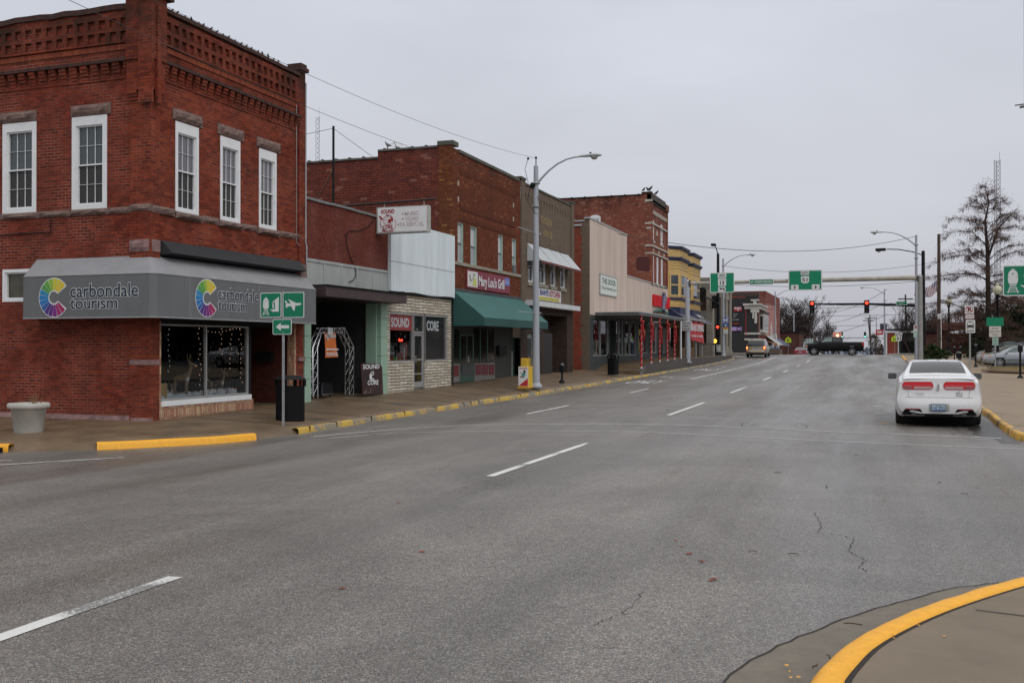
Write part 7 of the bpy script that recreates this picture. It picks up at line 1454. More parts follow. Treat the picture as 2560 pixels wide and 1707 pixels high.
G = FY(145); X_, Z_ = onY(*Z9(698, 545), 145); t = thing('route_sign', 'white NORTH 51 shield sign on a post at the far right corner', 'sign', (X_, 145, .3)); mb = MB(); mb.prism(G, [(X_+x*1.45, Z_+y*1.45) for x, y in SH], 0, .02); mb.build('shield', SIGNW, t); text(G, '51', (X_-.26, X_+.26, Z_-.2, Z_+.2), .03, BLKL, 'lettering', t, bold=.03); sign_plate(G, X_-.45, X_+.45, Z_+.45, Z_+.8, 0, SIGNW, t); text(G, 'NORTH', (X_-.36, X_+.36, Z_+.53, Z_+.72), .01, BLKL, 'lettering', t, bold=.02); mb = MB(); mb.tube([(X_, 145.05, .2), (X_, 145.05, Z_+.6)], .04, 6); mb.build('post', GALV, t)
# far signals and wires
for px, lb in ((166, 'left green traffic light at the distant junction, above the pickup bed'), (383, 'right green traffic light at the distant junction')):
    X_, Z_ = onY(*Z9(px, 512), 225); signal(X_, 225, Z_, 'g', lb, 1.05, group='distant green signals')
# ================================================================ vehicles
def crom(P_, t):
    i = max(0, min(len(P_)-2, int(t))); s = t-i; p1, p2 = P_[i], P_[i+1]; p0 = P_[i-1] if i else p1; p3 = P_[i+2] if i+2 < len(P_) else p2
    return tuple(.5*((2*b)+(-a+c)*s+(2*a-5*b+4*c-d)*s*s+(-a+3*b-3*c+d)*s**3) for a, b, c, d in zip(p0, p1, p2, p3))
class Shell:
    """car body as a lofted surface; stations = (x, zbot, wbot, zmid, wmid, zbelt, wbelt, ztop, wtop), x forward"""
    def __init__(s, st): s.st = st
    def ring(s, x):
        st = s.st; i = 0
        while i < len(st)-2 and x > st[i+1][0]: i += 1
        f = (x-st[i][0])/(st[i+1][0]-st[i][0]); f = max(0, min(1, f))
        _, zb, wb, zm, wm, zl, wl, zt, wt = crom(st, i+f)
        return [(0, zb), (wb*.8, zb), (wb, zb+.07), (wm, zm), (wl, zl), (wl*.38+wt*.62+.0, zl*.45+zt*.55), (wt, zt-.035 if zt-zl > .2 else zt-.02), (wt*.6, zt-.008), (0, zt)]
    def pt(s, x, t, sd=1, off=0.):
        y, z = crom(s.ring(x), t)
        if off:
            e = .02; ya, za = crom(s.ring(x), min(8, t+e)); yb, zb = crom(s.ring(x), max(0, t-e)); ty, tz = ya-yb, za-zb; L_ = math.hypot(ty, tz) or 1; y += tz/L_*off; z += -ty/L_*off
        return (x, sd*max(0, y), z)
    def body(s, m, par, wheels=(), rw=.36, nx=90, nt_=30, name='body', smooth=True):
        x0, x1 = s.st[0][0], s.st[-1][0]; xs = [x0+(x1-x0)*i/nx for i in range(nx+1)]; ts = [8*j/nt_ for j in range(nt_+1)]; mb = MB()
        for sd in (1, -1):
            vs = [s.pt(x, t, sd) for x in xs for t in ts]; fs = []
            for i in range(nx):
                for j in range(nt_):
                    cx = (xs[i]+xs[i+1])/2; c = s.pt(cx, (ts[j]+ts[j+1])/2)
                    if any((cx-wx)**2+(c[2]-wz)**2 < rw*rw for wx, wz in wheels) and ts[j] < 4.2: continue
                    q = (i*(nt_+1)+j, (i+1)*(nt_+1)+j, (i+1)*(nt_+1)+j+1, i*(nt_+1)+j+1); fs.append(q if sd > 0 else q[::-1])
            mb.add(vs, fs, smooth)
        return mb.build(name, m, par)
    def patch(s, quad, m, par, name, off=.006, k=8, both=True, **pr):
        """quad = ((x,t) x4): bottom rear, bottom front, top front, top rear; a patch lying on the body"""
        out = None
        for sd in ((1, -1) if both else (1,)):
            mb = MB(); vs = []
            for j in range(k+1):
                for i in range(k+1):
                    a, b = i/k, j/k; x = (quad[0][0]*(1-a)+quad[1][0]*a)*(1-b)+(quad[3][0]*(1-a)+quad[2][0]*a)*b; t = (quad[0][1]*(1-a)+quad[1][1]*a)*(1-b)+(quad[3][1]*(1-a)+quad[2][1]*a)*b; vs.append(s.pt(x, t, sd, off))
            mb.add(vs, [(j*(k+1)+i, j*(k+1)+i+1, (j+1)*(k+1)+i+1, (j+1)*(k+1)+i) for j in range(k) for i in range(k)], True); out = mb.build(name, m, par, **pr)
        return out
def end_cap(sh, rear, bulge, m, par, name='bumper', n=18):
    """closes the rear or the front; bulge(z) = how far the face stands out"""
    x = sh.st[0][0] if rear else sh.st[-1][0]; ts = [8*j/26 for j in range(27)]; prof_ = [sh.pt(x, t) for t in ts]; mb = MB(); sg = -1 if rear else 1
    zs = [p[2] for p in prof_]; z0, z1 = min(zs), max(zs); k = 20; vs = []; rows = []
    def wat(z):
        w_ = 0
        for a, b in zip(prof_, prof_[1:]):
            lo, hi = sorted((a[2], b[2]))
            if lo-1e-6 <= z <= hi+1e-6 and hi-lo > 1e-7: w_ = max(w_, abs(a[1]+(b[1]-a[1])*(z-a[2])/(b[2]-a[2])))
        return w_
    for j in range(k+1):
        z = z0+(z1-z0)*(.002+.996*j/k); w_ = max(wat(z), .01)
        for i in range(n+1): y = w_*(-1+2*i/n); e = 1-abs(y/w_)**6; vs.append((x+sg*bulge(z)*e, y, z))
    mb.add(vs, [(j*(n+1)+i, j*(n+1)+i+1, (j+1)*(n+1)+i+1, (j+1)*(n+1)+i) for j in range(k) for i in range(n)], True); mb.build(name, m, par)
    return lambda y, z: x+sg*bulge(z)*(1-min(1, abs(y)/max(wat(z), .01))**6)
def on_face(fx, y0, y1, z0, z1, m, par, name, off, sg=-1, k=8, r=0, pts=None):
    if r: k = 20
    zz = lambda i, j: z0+(z1-z0)*j/k if not r else (lambda d: (z0+z1)/2+(j/k-.5)*(z1-z0-2*(r-math.sqrt(max(0, r*r-(r-d)**2)) if d < r else 0)))(min(i, k-i)/k*(y1-y0))
    mb = MB(); 
    if pts is None:
        vs = [(fx(y0+(y1-y0)*i/k, zz(i, j))+sg*off, y0+(y1-y0)*i/k, zz(i, j)) for j in range(k+1) for i in range(k+1)]
        mb.add(vs, [(j*(k+1)+i, j*(k+1)+i+1, (j+1)*(k+1)+i+1, (j+1)*(k+1)+i) for j in range(k) for i in range(k)], True)
        if r: return mb.build(name, m, par)
        b = [(fx(a, c)+sg*(off-.03), a, c) for a, c in ((y0, z0), (y1, z0), (y1, z1), (y0, z1))]; f_ = [vs[0], vs[k], vs[-1], vs[k*(k+1)]]
        for i in range(4): mb.quad(b[i], b[(i+1) % 4], f_[(i+1) % 4], f_[i])
    else: mb.add([(fx(a, c)+sg*off, a, c) for a, c in pts], [tuple(range(len(pts)))])
    return mb.build(name, m, par)
def wheel(par, x, y, r, w_, sd, spokes=5):
    t = MB(); prof_ = [(r*.62, -w_/2), (r*.93, -w_/2), (r, -w_*.35), (r, w_*.35), (r*.93, w_/2), (r*.62, w_/2)]; t.lathe(prof_, (x, y, r), 28, 'Y'); wh = t.build('wheel', RUBBER, par)
    mb = MB(); yo = y+sd*w_*.42; mb.lathe([(r*.56, 0), (r*.66, sd*.02), (r*.66, -sd*.06)], (x, yo, r), 24, 'Y'); mb.lathe([(0, sd*.02), (r*.14, sd*.015), (r*.14, -sd*.03)], (x, yo, r), 12, 'Y')
    for i in range(spokes):
        a = 2*math.pi*i/spokes+.3; c, s_ = math.cos(a), math.sin(a); p = Vector((-s_, 0, c))
        v = [Vector((x+c*rr, yo+sd*.012, r+s_*rr))+p*ww for rr, ww in ((r*.1, -r*.09), (r*.6, -r*.12), (r*.6, r*.12), (r*.1, r*.09))]; mb.add(v, [(0, 1, 2, 3)])
    mb.build('rim', ALLOY, wh); mb = MB(); mb.lathe([(0, 0), (r*.64, 0)], (x, yo-sd*.06, r), 20, 'Y'); mb.build('brake_disc', mat('dark brake disc', (.03, .03, .032), .5, metal=.3), wh)
def mirror(par, x, y, z, sd, m, s=1.): mb = MB(); mb.prism(Frame((x, 0, 0), (0, 1, 0), (0, 0, 1), (1, 0, 0)), rrect(y-.11*s if sd < 0 else y-.11*s, y+.11*s, z-.075*s, z+.075*s, .04*s), 0, .10*s); mb.build('mirror', m, par, bevel=.015)
def carpaint(name, col, metal=.0, rough=.28): return mat(name, col, rough, metal=metal, spec=.5, var=.04, scale=2, coat=.6)
SEDAN = [(-2.36, .30, .80, .60, .87, .92, .80, 1.06, .70), (-2.15, .22, .86, .60, .905, .97, .84, 1.10, .71), (-1.75, .2, .87, .60, .915, 1.0, .855, 1.135, .70), (-1.45, .2, .87, .60, .915, 1.0, .86, 1.25, .655), (-1.1, .2, .87, .6, .915, 1.0, .865, 1.365, .60), (-.75, .2, .87, .6, .915, .99, .865, 1.42, .575), (0, .2, .87, .6, .915, .975, .865, 1.445, .57), (.5, .2, .87, .6, .915, .96, .86, 1.42, .575), (.85, .2, .87, .6, .915, .95, .86, 1.34, .60), (1.2, .2, .87, .6, .915, .935, .855, 1.17, .66), (1.5, .2, .87, .6, .91, .92, .845, 1.02, .70), (1.9, .22, .87, .6, .90, .86, .83, .93, .72), (2.2, .25, .84, .58, .87, .77, .79, .84, .70), (2.42, .30, .74, .52, .78, .66, .70, .74, .6)]
def sedan(name, label, m, loc, rz, detail=1, group=None, st=SEDAN, glass=None, scale=1., wr=.33, lit=None):
    t = thing(name, label, 'car', loc, group, rz=rz); t.scale = (scale,)*3; sh = Shell(st); g = glass or mat('car glass', (.015, .018, .02), .05, spec=.7, var=0); k = 1 if detail else 0
    wx = (-1.38, 1.42); sh.body(m, t, [(x, .33) for x in wx], .375, nx=100 if k else 60, nt_=34 if k else 20)
    zt = 1.06
    rf = end_cap(sh, True, lambda z: .055*math.exp(-((z-.48)/.16)**2)+.015*(z < .9), m, t, 'rear_bumper'); ff = end_cap(sh, False, lambda z: .05*math.exp(-((z-.5)/.2)**2)+.01, m, t, 'front_bumper')
    for x in wx:
        for sd in (1, -1): wheel(t, x, sd*.80, wr, .22, sd)
    mb = MB(); mb.box(-2.2, 2.25, -.72, .72, .20, .62); mb.build('underbody', mat('black underbody', (.006, .006, .006), .9, var=0), t)
    for x in wx: mb = MB(); mb.lathe([(.37, -.0), (.385, 0), (.385, 1.62), (.37, 1.62)], (x, -.81, .33), 28, 'Y'); mb.build('wheel_arch', mat('black underbody', (.1, .1, .1)), t)
    # glass: rear window, side windows, windscreen
    sh.patch([(-1.66, 6.35), (-1.66, 8), (-.86, 8), (-.86, 6.25)][0:1]+[(-.86, 6.25), (-.86, 8), (-1.66, 8)], g, t, 'rear_window', off=.005)
    sh.patch([(1.43, 6.25), (.62, 6.2), (.62, 8), (1.43, 8)], g, t, 'windscreen', off=.005)
    sh.patch([(-1.10, 4.25), (-.12, 4.2), (-.12, 5.75), (-.70, 5.75)], g, t, 'side_window', off=.004); sh.patch([(-.04, 4.2), (1.12, 4.25), (.50, 5.75), (-.04, 5.75)], g, t, 'side_window', off=.004)
    for xx in (-.08, 1.08): sh.patch([(xx-.006, 1.6), (xx+.006, 1.6), (xx+.006, 4.15), (xx-.006, 4.15)], mat('panel gap', (.01, .01, .01), .9, var=0), t, 'panel_gap', off=.002)
    for xx in (-.35, .6): sh.patch([(xx, 3.72), (xx+.2, 3.72), (xx+.2, 3.84), (xx, 3.84)], CHROME if not k else m, t, 'door_handle', off=.03)
    for sd in (1, -1): mirror(t, .95, sd*1.0, 1.02, sd, m if not k else mat('mirror shell', (.08, .085, .09), .3), .95)
    return t, sh, rf, ff
WP = carpaint('pearl white paint', (.72, .72, .72)); 
X_, Y_ = 1.57, 26.55
t, sh, rf, ff = sedan('parked_car', 'white saloon car parked at the right kerb with red horizontal tail lights', WP, (X_, Y_+.15, -.06), R(88.2), 1)
t.scale = (1, 1, 1.04)
t.rotation_euler = (R(-.4), 0, R(88.2)); 
TLR = mat('tail light red', (.50, .012, .02), .18, spec=.7, var=.1, scale=30); TLC = mat('tail light clear', (.42, .38, .38), .15, spec=.7, var=.15, scale=30); 
for s_ in (1, -1):
    o = on_face(rf, *sorted((s_*.10, s_*.76)), .815, .985, TLR, t, 'tail_light', .012, r=.07)
    on_face(rf, *sorted((s_*.13, s_*.52)), .835, .875, TLC, o, 'reversing_lens', .018, r=.019); on_face(rf, *sorted((s_*.56, s_*.745)), .83, .895, mat('tail light dim red', (.28, .10, .10), .2, var=.1), o, 'indicator_lens', .018)
    on_face(rf, *sorted((s_*.13, s_*.73)), .93, .965, mat('bright red lens', (.68, .02, .03), .2, var=0), o, 'lens_band', .017, r=.016)
    on_face(rf, *sorted((s_*.33, s_*.74)), 0, 0, BLACK, t, 'exhaust_recess', .012, pts=[(s_*.30, .265), (s_*.38, .395), (s_*.70, .395), (s_*.78, .265)]); on_face(rf, *sorted((s_*.40, s_*.69)), .385, .402, mat('reflector red', (.3, .01, .01), .3), t, 'reflector', .02)
    mb = MB(); mb.tube([(-2.30, s_*.52, .29), (-2.44, s_*.52, .285)], .045, 10); mb.build('exhaust_tip', mat('dark chrome', (.12, .12, .12), .3, metal=.8), t)
on_face(rf, -.30, .30, .24, .29, BLACK, t, 'lower_valance', .004)
for z in (.645,): on_face(rf, -.70, .70, z, z+.006, mat('panel gap', (.1, .1, .1)), t, 'boot_gap', .003)
for s_ in (1, -1): on_face(rf, 0, 0, 0, 0, mat('panel gap', (.1, .1, .1)), t, 'boot_gap', .005, pts=[(s_*.62, .645), (s_*.615, .645), (s_*.64, .81), (s_*.645, .81)])
PLR = on_face(rf, -.22, .20, .345, .515, mat('white recess', (.42, .42, .42), .4), t, 'plate_recess', .004)
pf = Frame((rf(0, .42)-.03, 0, 0), (0, -1, 0), (0, 0, 1), (-1, 0, 0))
o = MB().prism(pf, rrect(-.155, .155, .355, .505, .015), 0, .008).build('plate_frame', BLKM, t); MB().prism(pf, rrect(-.145, .145, .365, .495, .012), .008, .010).build('licence_plate', mat('pale blue plate', (.36, .46, .55), .4, var=.05), o); text(pf, '145 2953', (-.12, .125, .39, .46), .013, mat('navy letters', (.02, .03, .08), .5, var=0), 'lettering', o, bold=.0); text(pf, 'Illinois', (-.05, .05, .468, .488), .013, mat('navy letters', (.1, .1, .1)), 'lettering', o)
MB().flat(pf, [(-.14, .368), (.14, .368), (.14, .385), (-.14, .385)], .012).build('plate_strip', mat('blue strip', (.04, .12, .35), .5), o)
mb = MB(); f0 = rf(0, .86)-.03; mb.prism(Frame((f0, 0, 0), (0, -1, 0), (0, 0, 1), (-1, 0, 0)), [(0, .785), (.022, .82), (.022, .92), (0, .95), (-.022, .92), (-.022, .82)], -.03, .008); mb.prism(Frame((f0, 0, 0), (0, -1, 0), (0, 0, 1), (-1, 0, 0)), [(0, .80), (.006, .82), (.006, .93), (0, .94), (-.006, .93), (-.006, .82)], .008, .014); mb.build('badge', CHROME, t)
bf = Frame((rf(.4, .70)-.022, 0, 0), (0, -1, 0), (0, 0, 1), (-1, 0, 0)); GL = mat('grey chrome letters', (.16, .16, .17), .3, var=0)
text(bf, 'MKZ', (.36, .50, .725, .755), .0, GL, 'lettering', t, bold=.02); MB().flat(bf, [(.36, .685), (.50, .685), (.50, .697), (.36, .697)], 0).build('trim_line', BLKL, t); text(bf, 'LINCOLN', (-.50, -.30, .735, .755), 0, GL, 'lettering', t); text(bf, 'VOGLER', (-.46, -.31, .695, .72), 0, GL, 'lettering', t); MB().flat(bf, circ(.43, .775, .010, n=8)).build('keyhole', BLKL, t)
# seats seen through the rear glass are left dark; pickup truck crossing the junction
BP = mat('black paint', (.005, .005, .006), .3, spec=.3, var=0)
def pickup():
    Y0 = 108.9; zg = prof(Y0)-.03; t = thing('pickup_truck', 'black pickup truck crossing the junction from right to left', 'pickup', (-6.27+2.95, Y0, zg), rz=R(180))
    st = [(-2.92, .58, .85, .85, .98, 1.25, .97, 1.37, .90), (-2.8, .52, .9, .85, 1.0, 1.27, .99, 1.375, .92), (-2.0, .5, .92, .85, 1.0, 1.27, .99, 1.37, .93), (-.86, .5, .92, .85, 1.0, 1.27, .99, 1.37, .93), (-.84, .5, .92, .85, 1.0, 1.28, .99, 1.39, .93), (-.80, .5, .92, .85, 1.0, 1.30, .98, 1.84, .76), (-.6, .5, .92, .85, 1.0, 1.30, .98, 1.90, .74), (.3, .5, .92, .85, 1.0, 1.29, .98, 1.92, .73), (.85, .5, .92, .85, 1.0, 1.28, .98, 1.88, .74), (1.2, .5, .92, .85, 1.0, 1.26, .98, 1.66, .78), (1.6, .5, .92, .85, 1.0, 1.22, .98, 1.38, .86), (1.9, .5, .92, .85, 1.0, 1.20, .97, 1.32, .84), (2.5, .52, .92, .85, .99, 1.14, .95, 1.27, .80), (2.8, .55, .9, .85, .96, 1.06, .92, 1.2, .78), (2.92, .6, .85, .82, .93, 1.0, .88, 1.1, .74)]
    sh = Shell(st); wx = (-1.78, 1.97); sh.body(BP, t, [(x, .42) for x in wx], .49, nx=140, nt_=30); rf = end_cap(sh, True, lambda z: .01, BP, t, 'tailgate'); ff = end_cap(sh, False, lambda z: .04, BP, t, 'grille_panel')
    g = mat('car glass', (.1, .1, .1)); gl = mat('bright side glass', (.16, .20, .20), .1, var=.3, scale=3)
    sh.patch([(-.72, 4.3), (.12, 4.3), (.12, 5.8), (-.62, 5.8)], g, t, 'side_window', off=.01); sh.patch([(.2, 4.3), (1.35, 4.35), (.82, 5.75), (.2, 5.8)], gl, t, 'side_window', off=.01); sh.patch([(1.56, 6.3), (.92, 6.3), (.92, 8), (1.56, 8)], g, t, 'windscreen', off=.006)
    for xx in (-.78, .16, 1.45): sh.patch([(xx-.012, 2.2), (xx+.012, 2.2), (xx+.012, 4.2), (xx-.012, 4.2)], mat('panel gap', (.1, .1, .1)), t, 'panel_gap', off=.004)
    for x in wx:
        for sd in (1, -1): wheel(t, x, sd*.88, .40, .27, sd)
        mb = MB(); mb.lathe([(.47, 0), (.5, 0), (.5, 1.9), (.47, 1.9)], (x, -.95, .42), 28, 'Y'); mb.build('wheel_arch', mat('black underbody', (.1, .1, .1)), t)
    mb = MB(); mb.box(-2.8, 2.7, -.75, .75, .42, .9); mb.build('underbody', mat('black underbody', (.1, .1, .1)), t)
    mb = MB(); mb.box(2.86, 3.05, -.95, .95, .50, .80); mb.box(2.6, 2.9, -.97, -.93, .55, .8); mb.box(2.6, 2.9, .93, .97, .55, .8); mb.build('front_bumper', CHROME, t, bevel=.03)
    mb = MB(); mb.box(-3.08, -2.88, -.93, .93, .55, .78); mb.build('rear_bumper', CHROME, t, bevel=.03); mb = MB(); mb.box(-3.3, -3.05, -.05, .05, .52, .6); mb.build('tow_bar', BLKM, t)
    for sd in (1, -1):
        mb = MB(); mb.box(-2.95, -2.7, *sorted((sd*.92, sd*1.0)), .95, 1.27); mb.build('tail_light', TLR, t, bevel=.02); mb = MB(); mb.box(2.62, 2.94, *sorted((sd*.72, sd*.97)), .86, 1.04); mb.build('headlight', mat('headlamp glass', (.35, .35, .33), .1, var=.1), t, bevel=.02); mb = MB(); mb.box(2.58, 2.82, *sorted((sd*.93, sd*.985)), .90, .98); mb.build('indicator', mat('amber lens', (.65, .2, .03), .3), t)
        mirror(t, 1.28, sd*1.12, 1.40, sd, BLKM, 1.25)
    mb = MB(); mb.box(-2.7, -.95, -.78, .78, 1.371, 1.376); mb.build('bed_cover', mat('matt black', (.015, .015, .015), .8), t)
pickup()
# amber beacon on a vehicle far behind the pickup is the lit lamp above its cab
t = thing('beacon_light', 'glowing amber light just above the black pickup cab', 'beacon', (-2.9, 150, 3.1)); X_, Z_ = onY(*Z9(123, 518), 150); mb = MB(); mb.box(X_-.6, X_+.6, 150, 150.3, Z_-.5, Z_+.45); mb.build('housing', mat('glowing rose panel', (.45, .22, .18), .6, emit=(1, .35, .25), es=.15), t); mb = MB(); mb.ball((X_+.05, 149.95, Z_), .2); mb.build('lamp', mat('amber glow', (1, .5, .2), .5, var=0, emit=(1, .5, .28), es=2.5), t)  # weak emission spreads the lamp's pink glow over its housing panel
mb = MB(); mb.tube([(X_, 150.15, -.2), (X_, 150.15, Z_-.4)], .06, 6); mb.build('post', GALV, t)
# minivan
def minivan():
    Y0 = 99.85+2.5; t = thing('minivan', 'beige minivan waiting at the stop line with brake lights on', 'minivan', (-10.35, Y0, zroad(-10.2, Y0)+.0), rz=R(90)); t.rotation_euler = (R(-.3), R(-1.1), R(90))
    st = [(-2.46, .42, .84, .72, .93, 1.12, .90, 1.30, .84), (-2.38, .36, .88, .72, .97, 1.12, .93, 1.50, .78), (-2.2, .33, .9, .72, .98, 1.12, .94, 1.70, .73), (-1.9, .32, .9, .72, .985, 1.12, .945, 1.745, .71), (0, .3, .9, .7, .985, 1.10, .95, 1.75, .70), (.6, .3, .9, .7, .98, 1.08, .95, 1.70, .71), (1.2, .3, .9, .7, .97, 1.05, .93, 1.35, .78), (1.6, .3, .9, .7, .96, 1.0, .9, 1.1, .8), (2.4, .35, .8, .6, .88, .8, .8, .9, .7)]
    m = carpaint('beige metallic paint', (.33, .27, .19), .3); sh = Shell(st); wx = (-1.6, 1.5); sh.body(m, t, [(x, .34) for x in wx], .38, nx=60, nt_=24); rf = end_cap(sh, True, lambda z: .10*math.exp(-((z-.55)/.12)**2)+.06*max(0, min(1, (1.3-z)/.4)), m, t, 'tailgate'); end_cap(sh, False, lambda z: .05, m, t, 'front_bumper')
    g = mat('tinted rear glass', (.03, .032, .034), .1, spec=.6, var=0)
    sh.patch([(-2.46, 5.3), (-2.24, 6.1), (-2.24, 8), (-2.46, 8)], g, t, 'rear_window', off=.02, k=6)
    # rear glass lies on the sloping part: build it as a surface of its own
    mb = MB(); k = 8; vs = []
    for j in range(k+1):
        z = 1.14+.50*j/k; xx = -2.47-.06*(1-j/k)+.22*(j/k)**2.0+(-.03); w_ = .78-.12*j/k
        for i in range(k+1): vs.append((xx+.03*abs(i/k*2-1)**3, -w_+2*w_*i/k, z))
    mb.add(vs, [(j*(k+1)+i, j*(k+1)+i+1, (j+1)*(k+1)+i+1, (j+1)*(k+1)+i) for j in range(k) for i in range(k)], True); mb.build('rear_glass', g, t)
    sh.patch([(-2.1, 4.3), (-1.1, 4.25), (-1.1, 5.8), (-2.05, 5.8)], g, t, 'side_window', off=.01); sh.patch([(-1.0, 4.3), (1.2, 4.25), (.7, 5.8), (-1.0, 5.8)], g, t, 'side_window', off=.01)
    BRK = mat('lit brake light', (.8, .05, .02), .3, var=0, emit=(1, .05, .015), es=1.3); GLO = mat('lit brake bulb', (1, .5, .1), .3, var=0, emit=(1, .35, .08), es=4.0)
    for s_ in (1, -1): 
        o = on_face(rf, *sorted((s_*.76, s_*.90)), .80, 1.08, BRK, t, 'tail_light', .02); mb = MB(); mb.ball((rf(.8, .95)-.045, s_*.83, .96), .02, .055, .085); mb.build('bulb', GLO, o)
        mirror(t, 1.0, s_*1.08, 1.15, s_, BLKM, 1.1)
    on_face(rf, -.34, .34, .80, .96, mat('plate surround', (.42, .40, .36), .5), t, 'plate_recess', .01); on_face(rf, -.15, .15, .81, .94, mat('blue grey plate', (.25, .32, .42), .5), t, 'licence_plate', .02); on_face(rf, -.34, .34, .965, 1.0, BLKM, t, 'handle_bar', .02)
    on_face(rf, -.86, .86, .66, .72, mat('pale bumper trim', (.46, .41, .33), .5), t, 'bumper_strip', .015); on_face(rf, -.86, .86, .34, .44, mat('dark lower bumper', (.06, .05, .04), .6), t, 'lower_bumper', .01)
    for x in wx:
        for sd in (1, -1): wheel(t, x, sd*.86, .34, .22, sd)
    mb = MB(); mb.box(-2.3, 2.2, -.8, .8, .25, .7); mb.build('underbody', mat('black underbody', (.1, .1, .1)), t)
    for sd in (1, -1): mb = MB(); mb.tube([(-2.0, sd*.6, 1.76), (-1.9, sd*.6, 1.80), (.2, sd*.6, 1.81), (.4, sd*.6, 1.74)], .02, 5); mb.build('roof_rail', BLKM, t)
minivan()
# distant parked cars on the left, beyond the junction
RD = carpaint('dark red paint', (.22, .02, .03), .1)
for X_, Y_, m, lb, rz in ((-9.0, 148, RD, 'red saloon parked beyond the junction on the left', 90), (-8.6, 156, carpaint('blue grey paint', (.06, .07, .09), .2), 'dark grey car parked just behind the red saloon', 90), (-8.4, 163, carpaint('dull white paint', (.4, .4, .4)), 'white car parked behind the dark grey one, far left', 90), (-8.2, 171, carpaint('silver far paint', (.3, .31, .32), .3), 'silver car last in the far left parked row', 90), (-1.2, 190, carpaint('dull white paint', (.4, .4, .4)), 'pale car far down the road under the pickup', 90), (1.0, 205, BP, 'dark car far down the road beyond the pickup', 90)):
    t, sh, rf, ff = sedan('parked_car', lb, m, (X_, Y_, prof(Y_)-.05), R(rz), 0, 'cars parked beyond the junction')
    for s_ in (1, -1): on_face(rf, *sorted((s_*.52, s_*.80)), .80, .95, TLR, t, 'tail_light', .015)
    on_face(rf, -.2, .2, .72, .86, mat('pale plate', (.42, .42, .42), .5), t, 'licence_plate', .015)
# cars in the lot on the right, noses to the left
SIL = carpaint('silver paint', (.33, .345, .37), .5); TAN = carpaint('champagne paint', (.36, .33, .27), .4); DGC = carpaint('charcoal paint', (.04, .042, .05), .3)
def lot_car(label, m, pxn, d_y, name='parked_car', st=SEDAN, scale=1., zoff=0, head=(.55, .72), rz=180):
    X_, _ = onY(*Z9(pxn, 790), d_y); t, sh, rf, ff = sedan(name, label, m, (X_+2.42*scale, d_y, .36+zoff), R(rz), 0, 'cars in the right-hand car park', st, scale=scale, wr=.33, glass=mat('greenish car glass', (.09, .12, .12), .08, spec=.6, var=.2))
    for s_ in (1, -1): 
        y0_, y1_ = sorted((s_*.42, s_*.72)); on_face(ff, y0_, y1_, head[0], head[1], mat('headlamp glass', (.3, .3, .3)), t, 'headlight', .015, sg=1); sh.patch([(2.0, 3.35), (2.38, 3.45), (2.38, 4.1), (1.95, 3.95)], mat('headlamp glass', (.1, .1, .1)), t, 'headlight', off=.012) if s_ > 0 else None
        sh.patch([(1.98, 3.45), (2.1, 3.45), (2.12, 3.9), (2.0, 3.8)], mat('amber lens', (.6, .1, .1)), t, 'indicator', off=.02) if s_ > 0 else None
    on_face(ff, -.36, .36, .40, .56, mat('black grille', (.01, .01, .01), .5), t, 'grille', .012, sg=1); on_face(ff, -.5, .5, .26, .34, mat('black grille', (.1, .1, .1)), t, 'air_intake', .012, sg=1)
    sh.patch([(-1.0, 2.65), (1.0, 2.65), (1.0, 2.8), (-1.0, 2.8)], mat('dark rub strip', (.12, .125, .13), .5), t, 'rub_strip', off=.012)
lot_car('silver saloon car in front in the right-hand car park', SIL, 1478, 76.2)
lot_car('champagne saloon car standing just behind the silver one', TAN, 1418, 79.6, scale=1.03)
SUV = [(a, b, c, d+.12, e, f+.18, g_, h_+(.30 if h_ > 1.2 else .18), i_+(.05 if h_ > 1.2 else 0)) for a, b, c, d, e, f, g_, h_, i_ in SEDAN]; SUV[0] = (-2.36, .4, .8, .7, .88, 1.1, .86, 1.5, .74); SUV[1] = (-2.15, .35, .86, .7, .92, 1.14, .88, 1.7, .68); SUV[2] = (-1.75, .35, .87, .7, .93, 1.15, .88, 1.74, .65); SUV[3] = (-1.45, .35, .87, .7, .93, 1.15, .88, 1.76, .64)
lot_car('dark charcoal sport utility vehicle, rearmost of the three on the right', DGC, 1430, 84.0, 'parked_suv', SUV, 1.05)
t, sh, rf, ff = sedan('parked_car', 'silver car whose headlight just enters the picture behind the nearest meter', SIL, (11.9, 59.5, .36), R(178), 0)
on_face(ff, .35, .72, .52, .70, mat('headlamp glass', (.1, .1, .1)), t, 'headlight', .015, sg=1)
# ================================================================ right side, trees, wires, litter
def ppos(u, v, z): X_, Y_ = onZ(u, v, z); return X_, Y_
# globe lamps
def globe_lamp(x, y, z0, h, label, s=1.):
    t = thing('globe_lamp', label, 'lamp post', (x, y, z0), 'globe lamps'); mb = MB(); mb.lathe([(0, 0), (.34, 0), (.34, .12), (.22, .3), (.15, .9), (.13, 1.1), (.09, 1.3), (.08, h-.55), (.16, h-.5), (.12, h-.42), (.2, h-.35), (0, h-.34)], (x, y, z0), 14); mb.build('post', BLKM, t)
    mb = MB(); mb.lathe([(.12, -.36), (.27*s, -.18), (.31*s, .0), (.27*s, .17), (.12, .26), (.10, .32), (.14, .36), (.06, .45), (.0, .5)], (x, y, z0+h), 18); mb.build('globe', mat('cream globe glass', (.52, .51, .36), .4, var=.03), t)
for (px, py, Y_, lb) in ((1618, 90, 77, 'globe lamp on a black post right of the small green board'), (1165, 200, 101, 'globe lamp on a black post left of the NO PARKING sign'), (1418, 360, 150, 'smaller globe lamp seen behind the bus stop sign'), (800, 458, 190, 'tiny distant globe lamp right of the ONE WAY sign')):
    X_, Z_ = onY(*Z9(px, py), Y_); z0 = .44 if Y_ < 80 else .95 if Y_ < 120 else .3; globe_lamp(X_, Y_, z0, Z_-z0, lb)
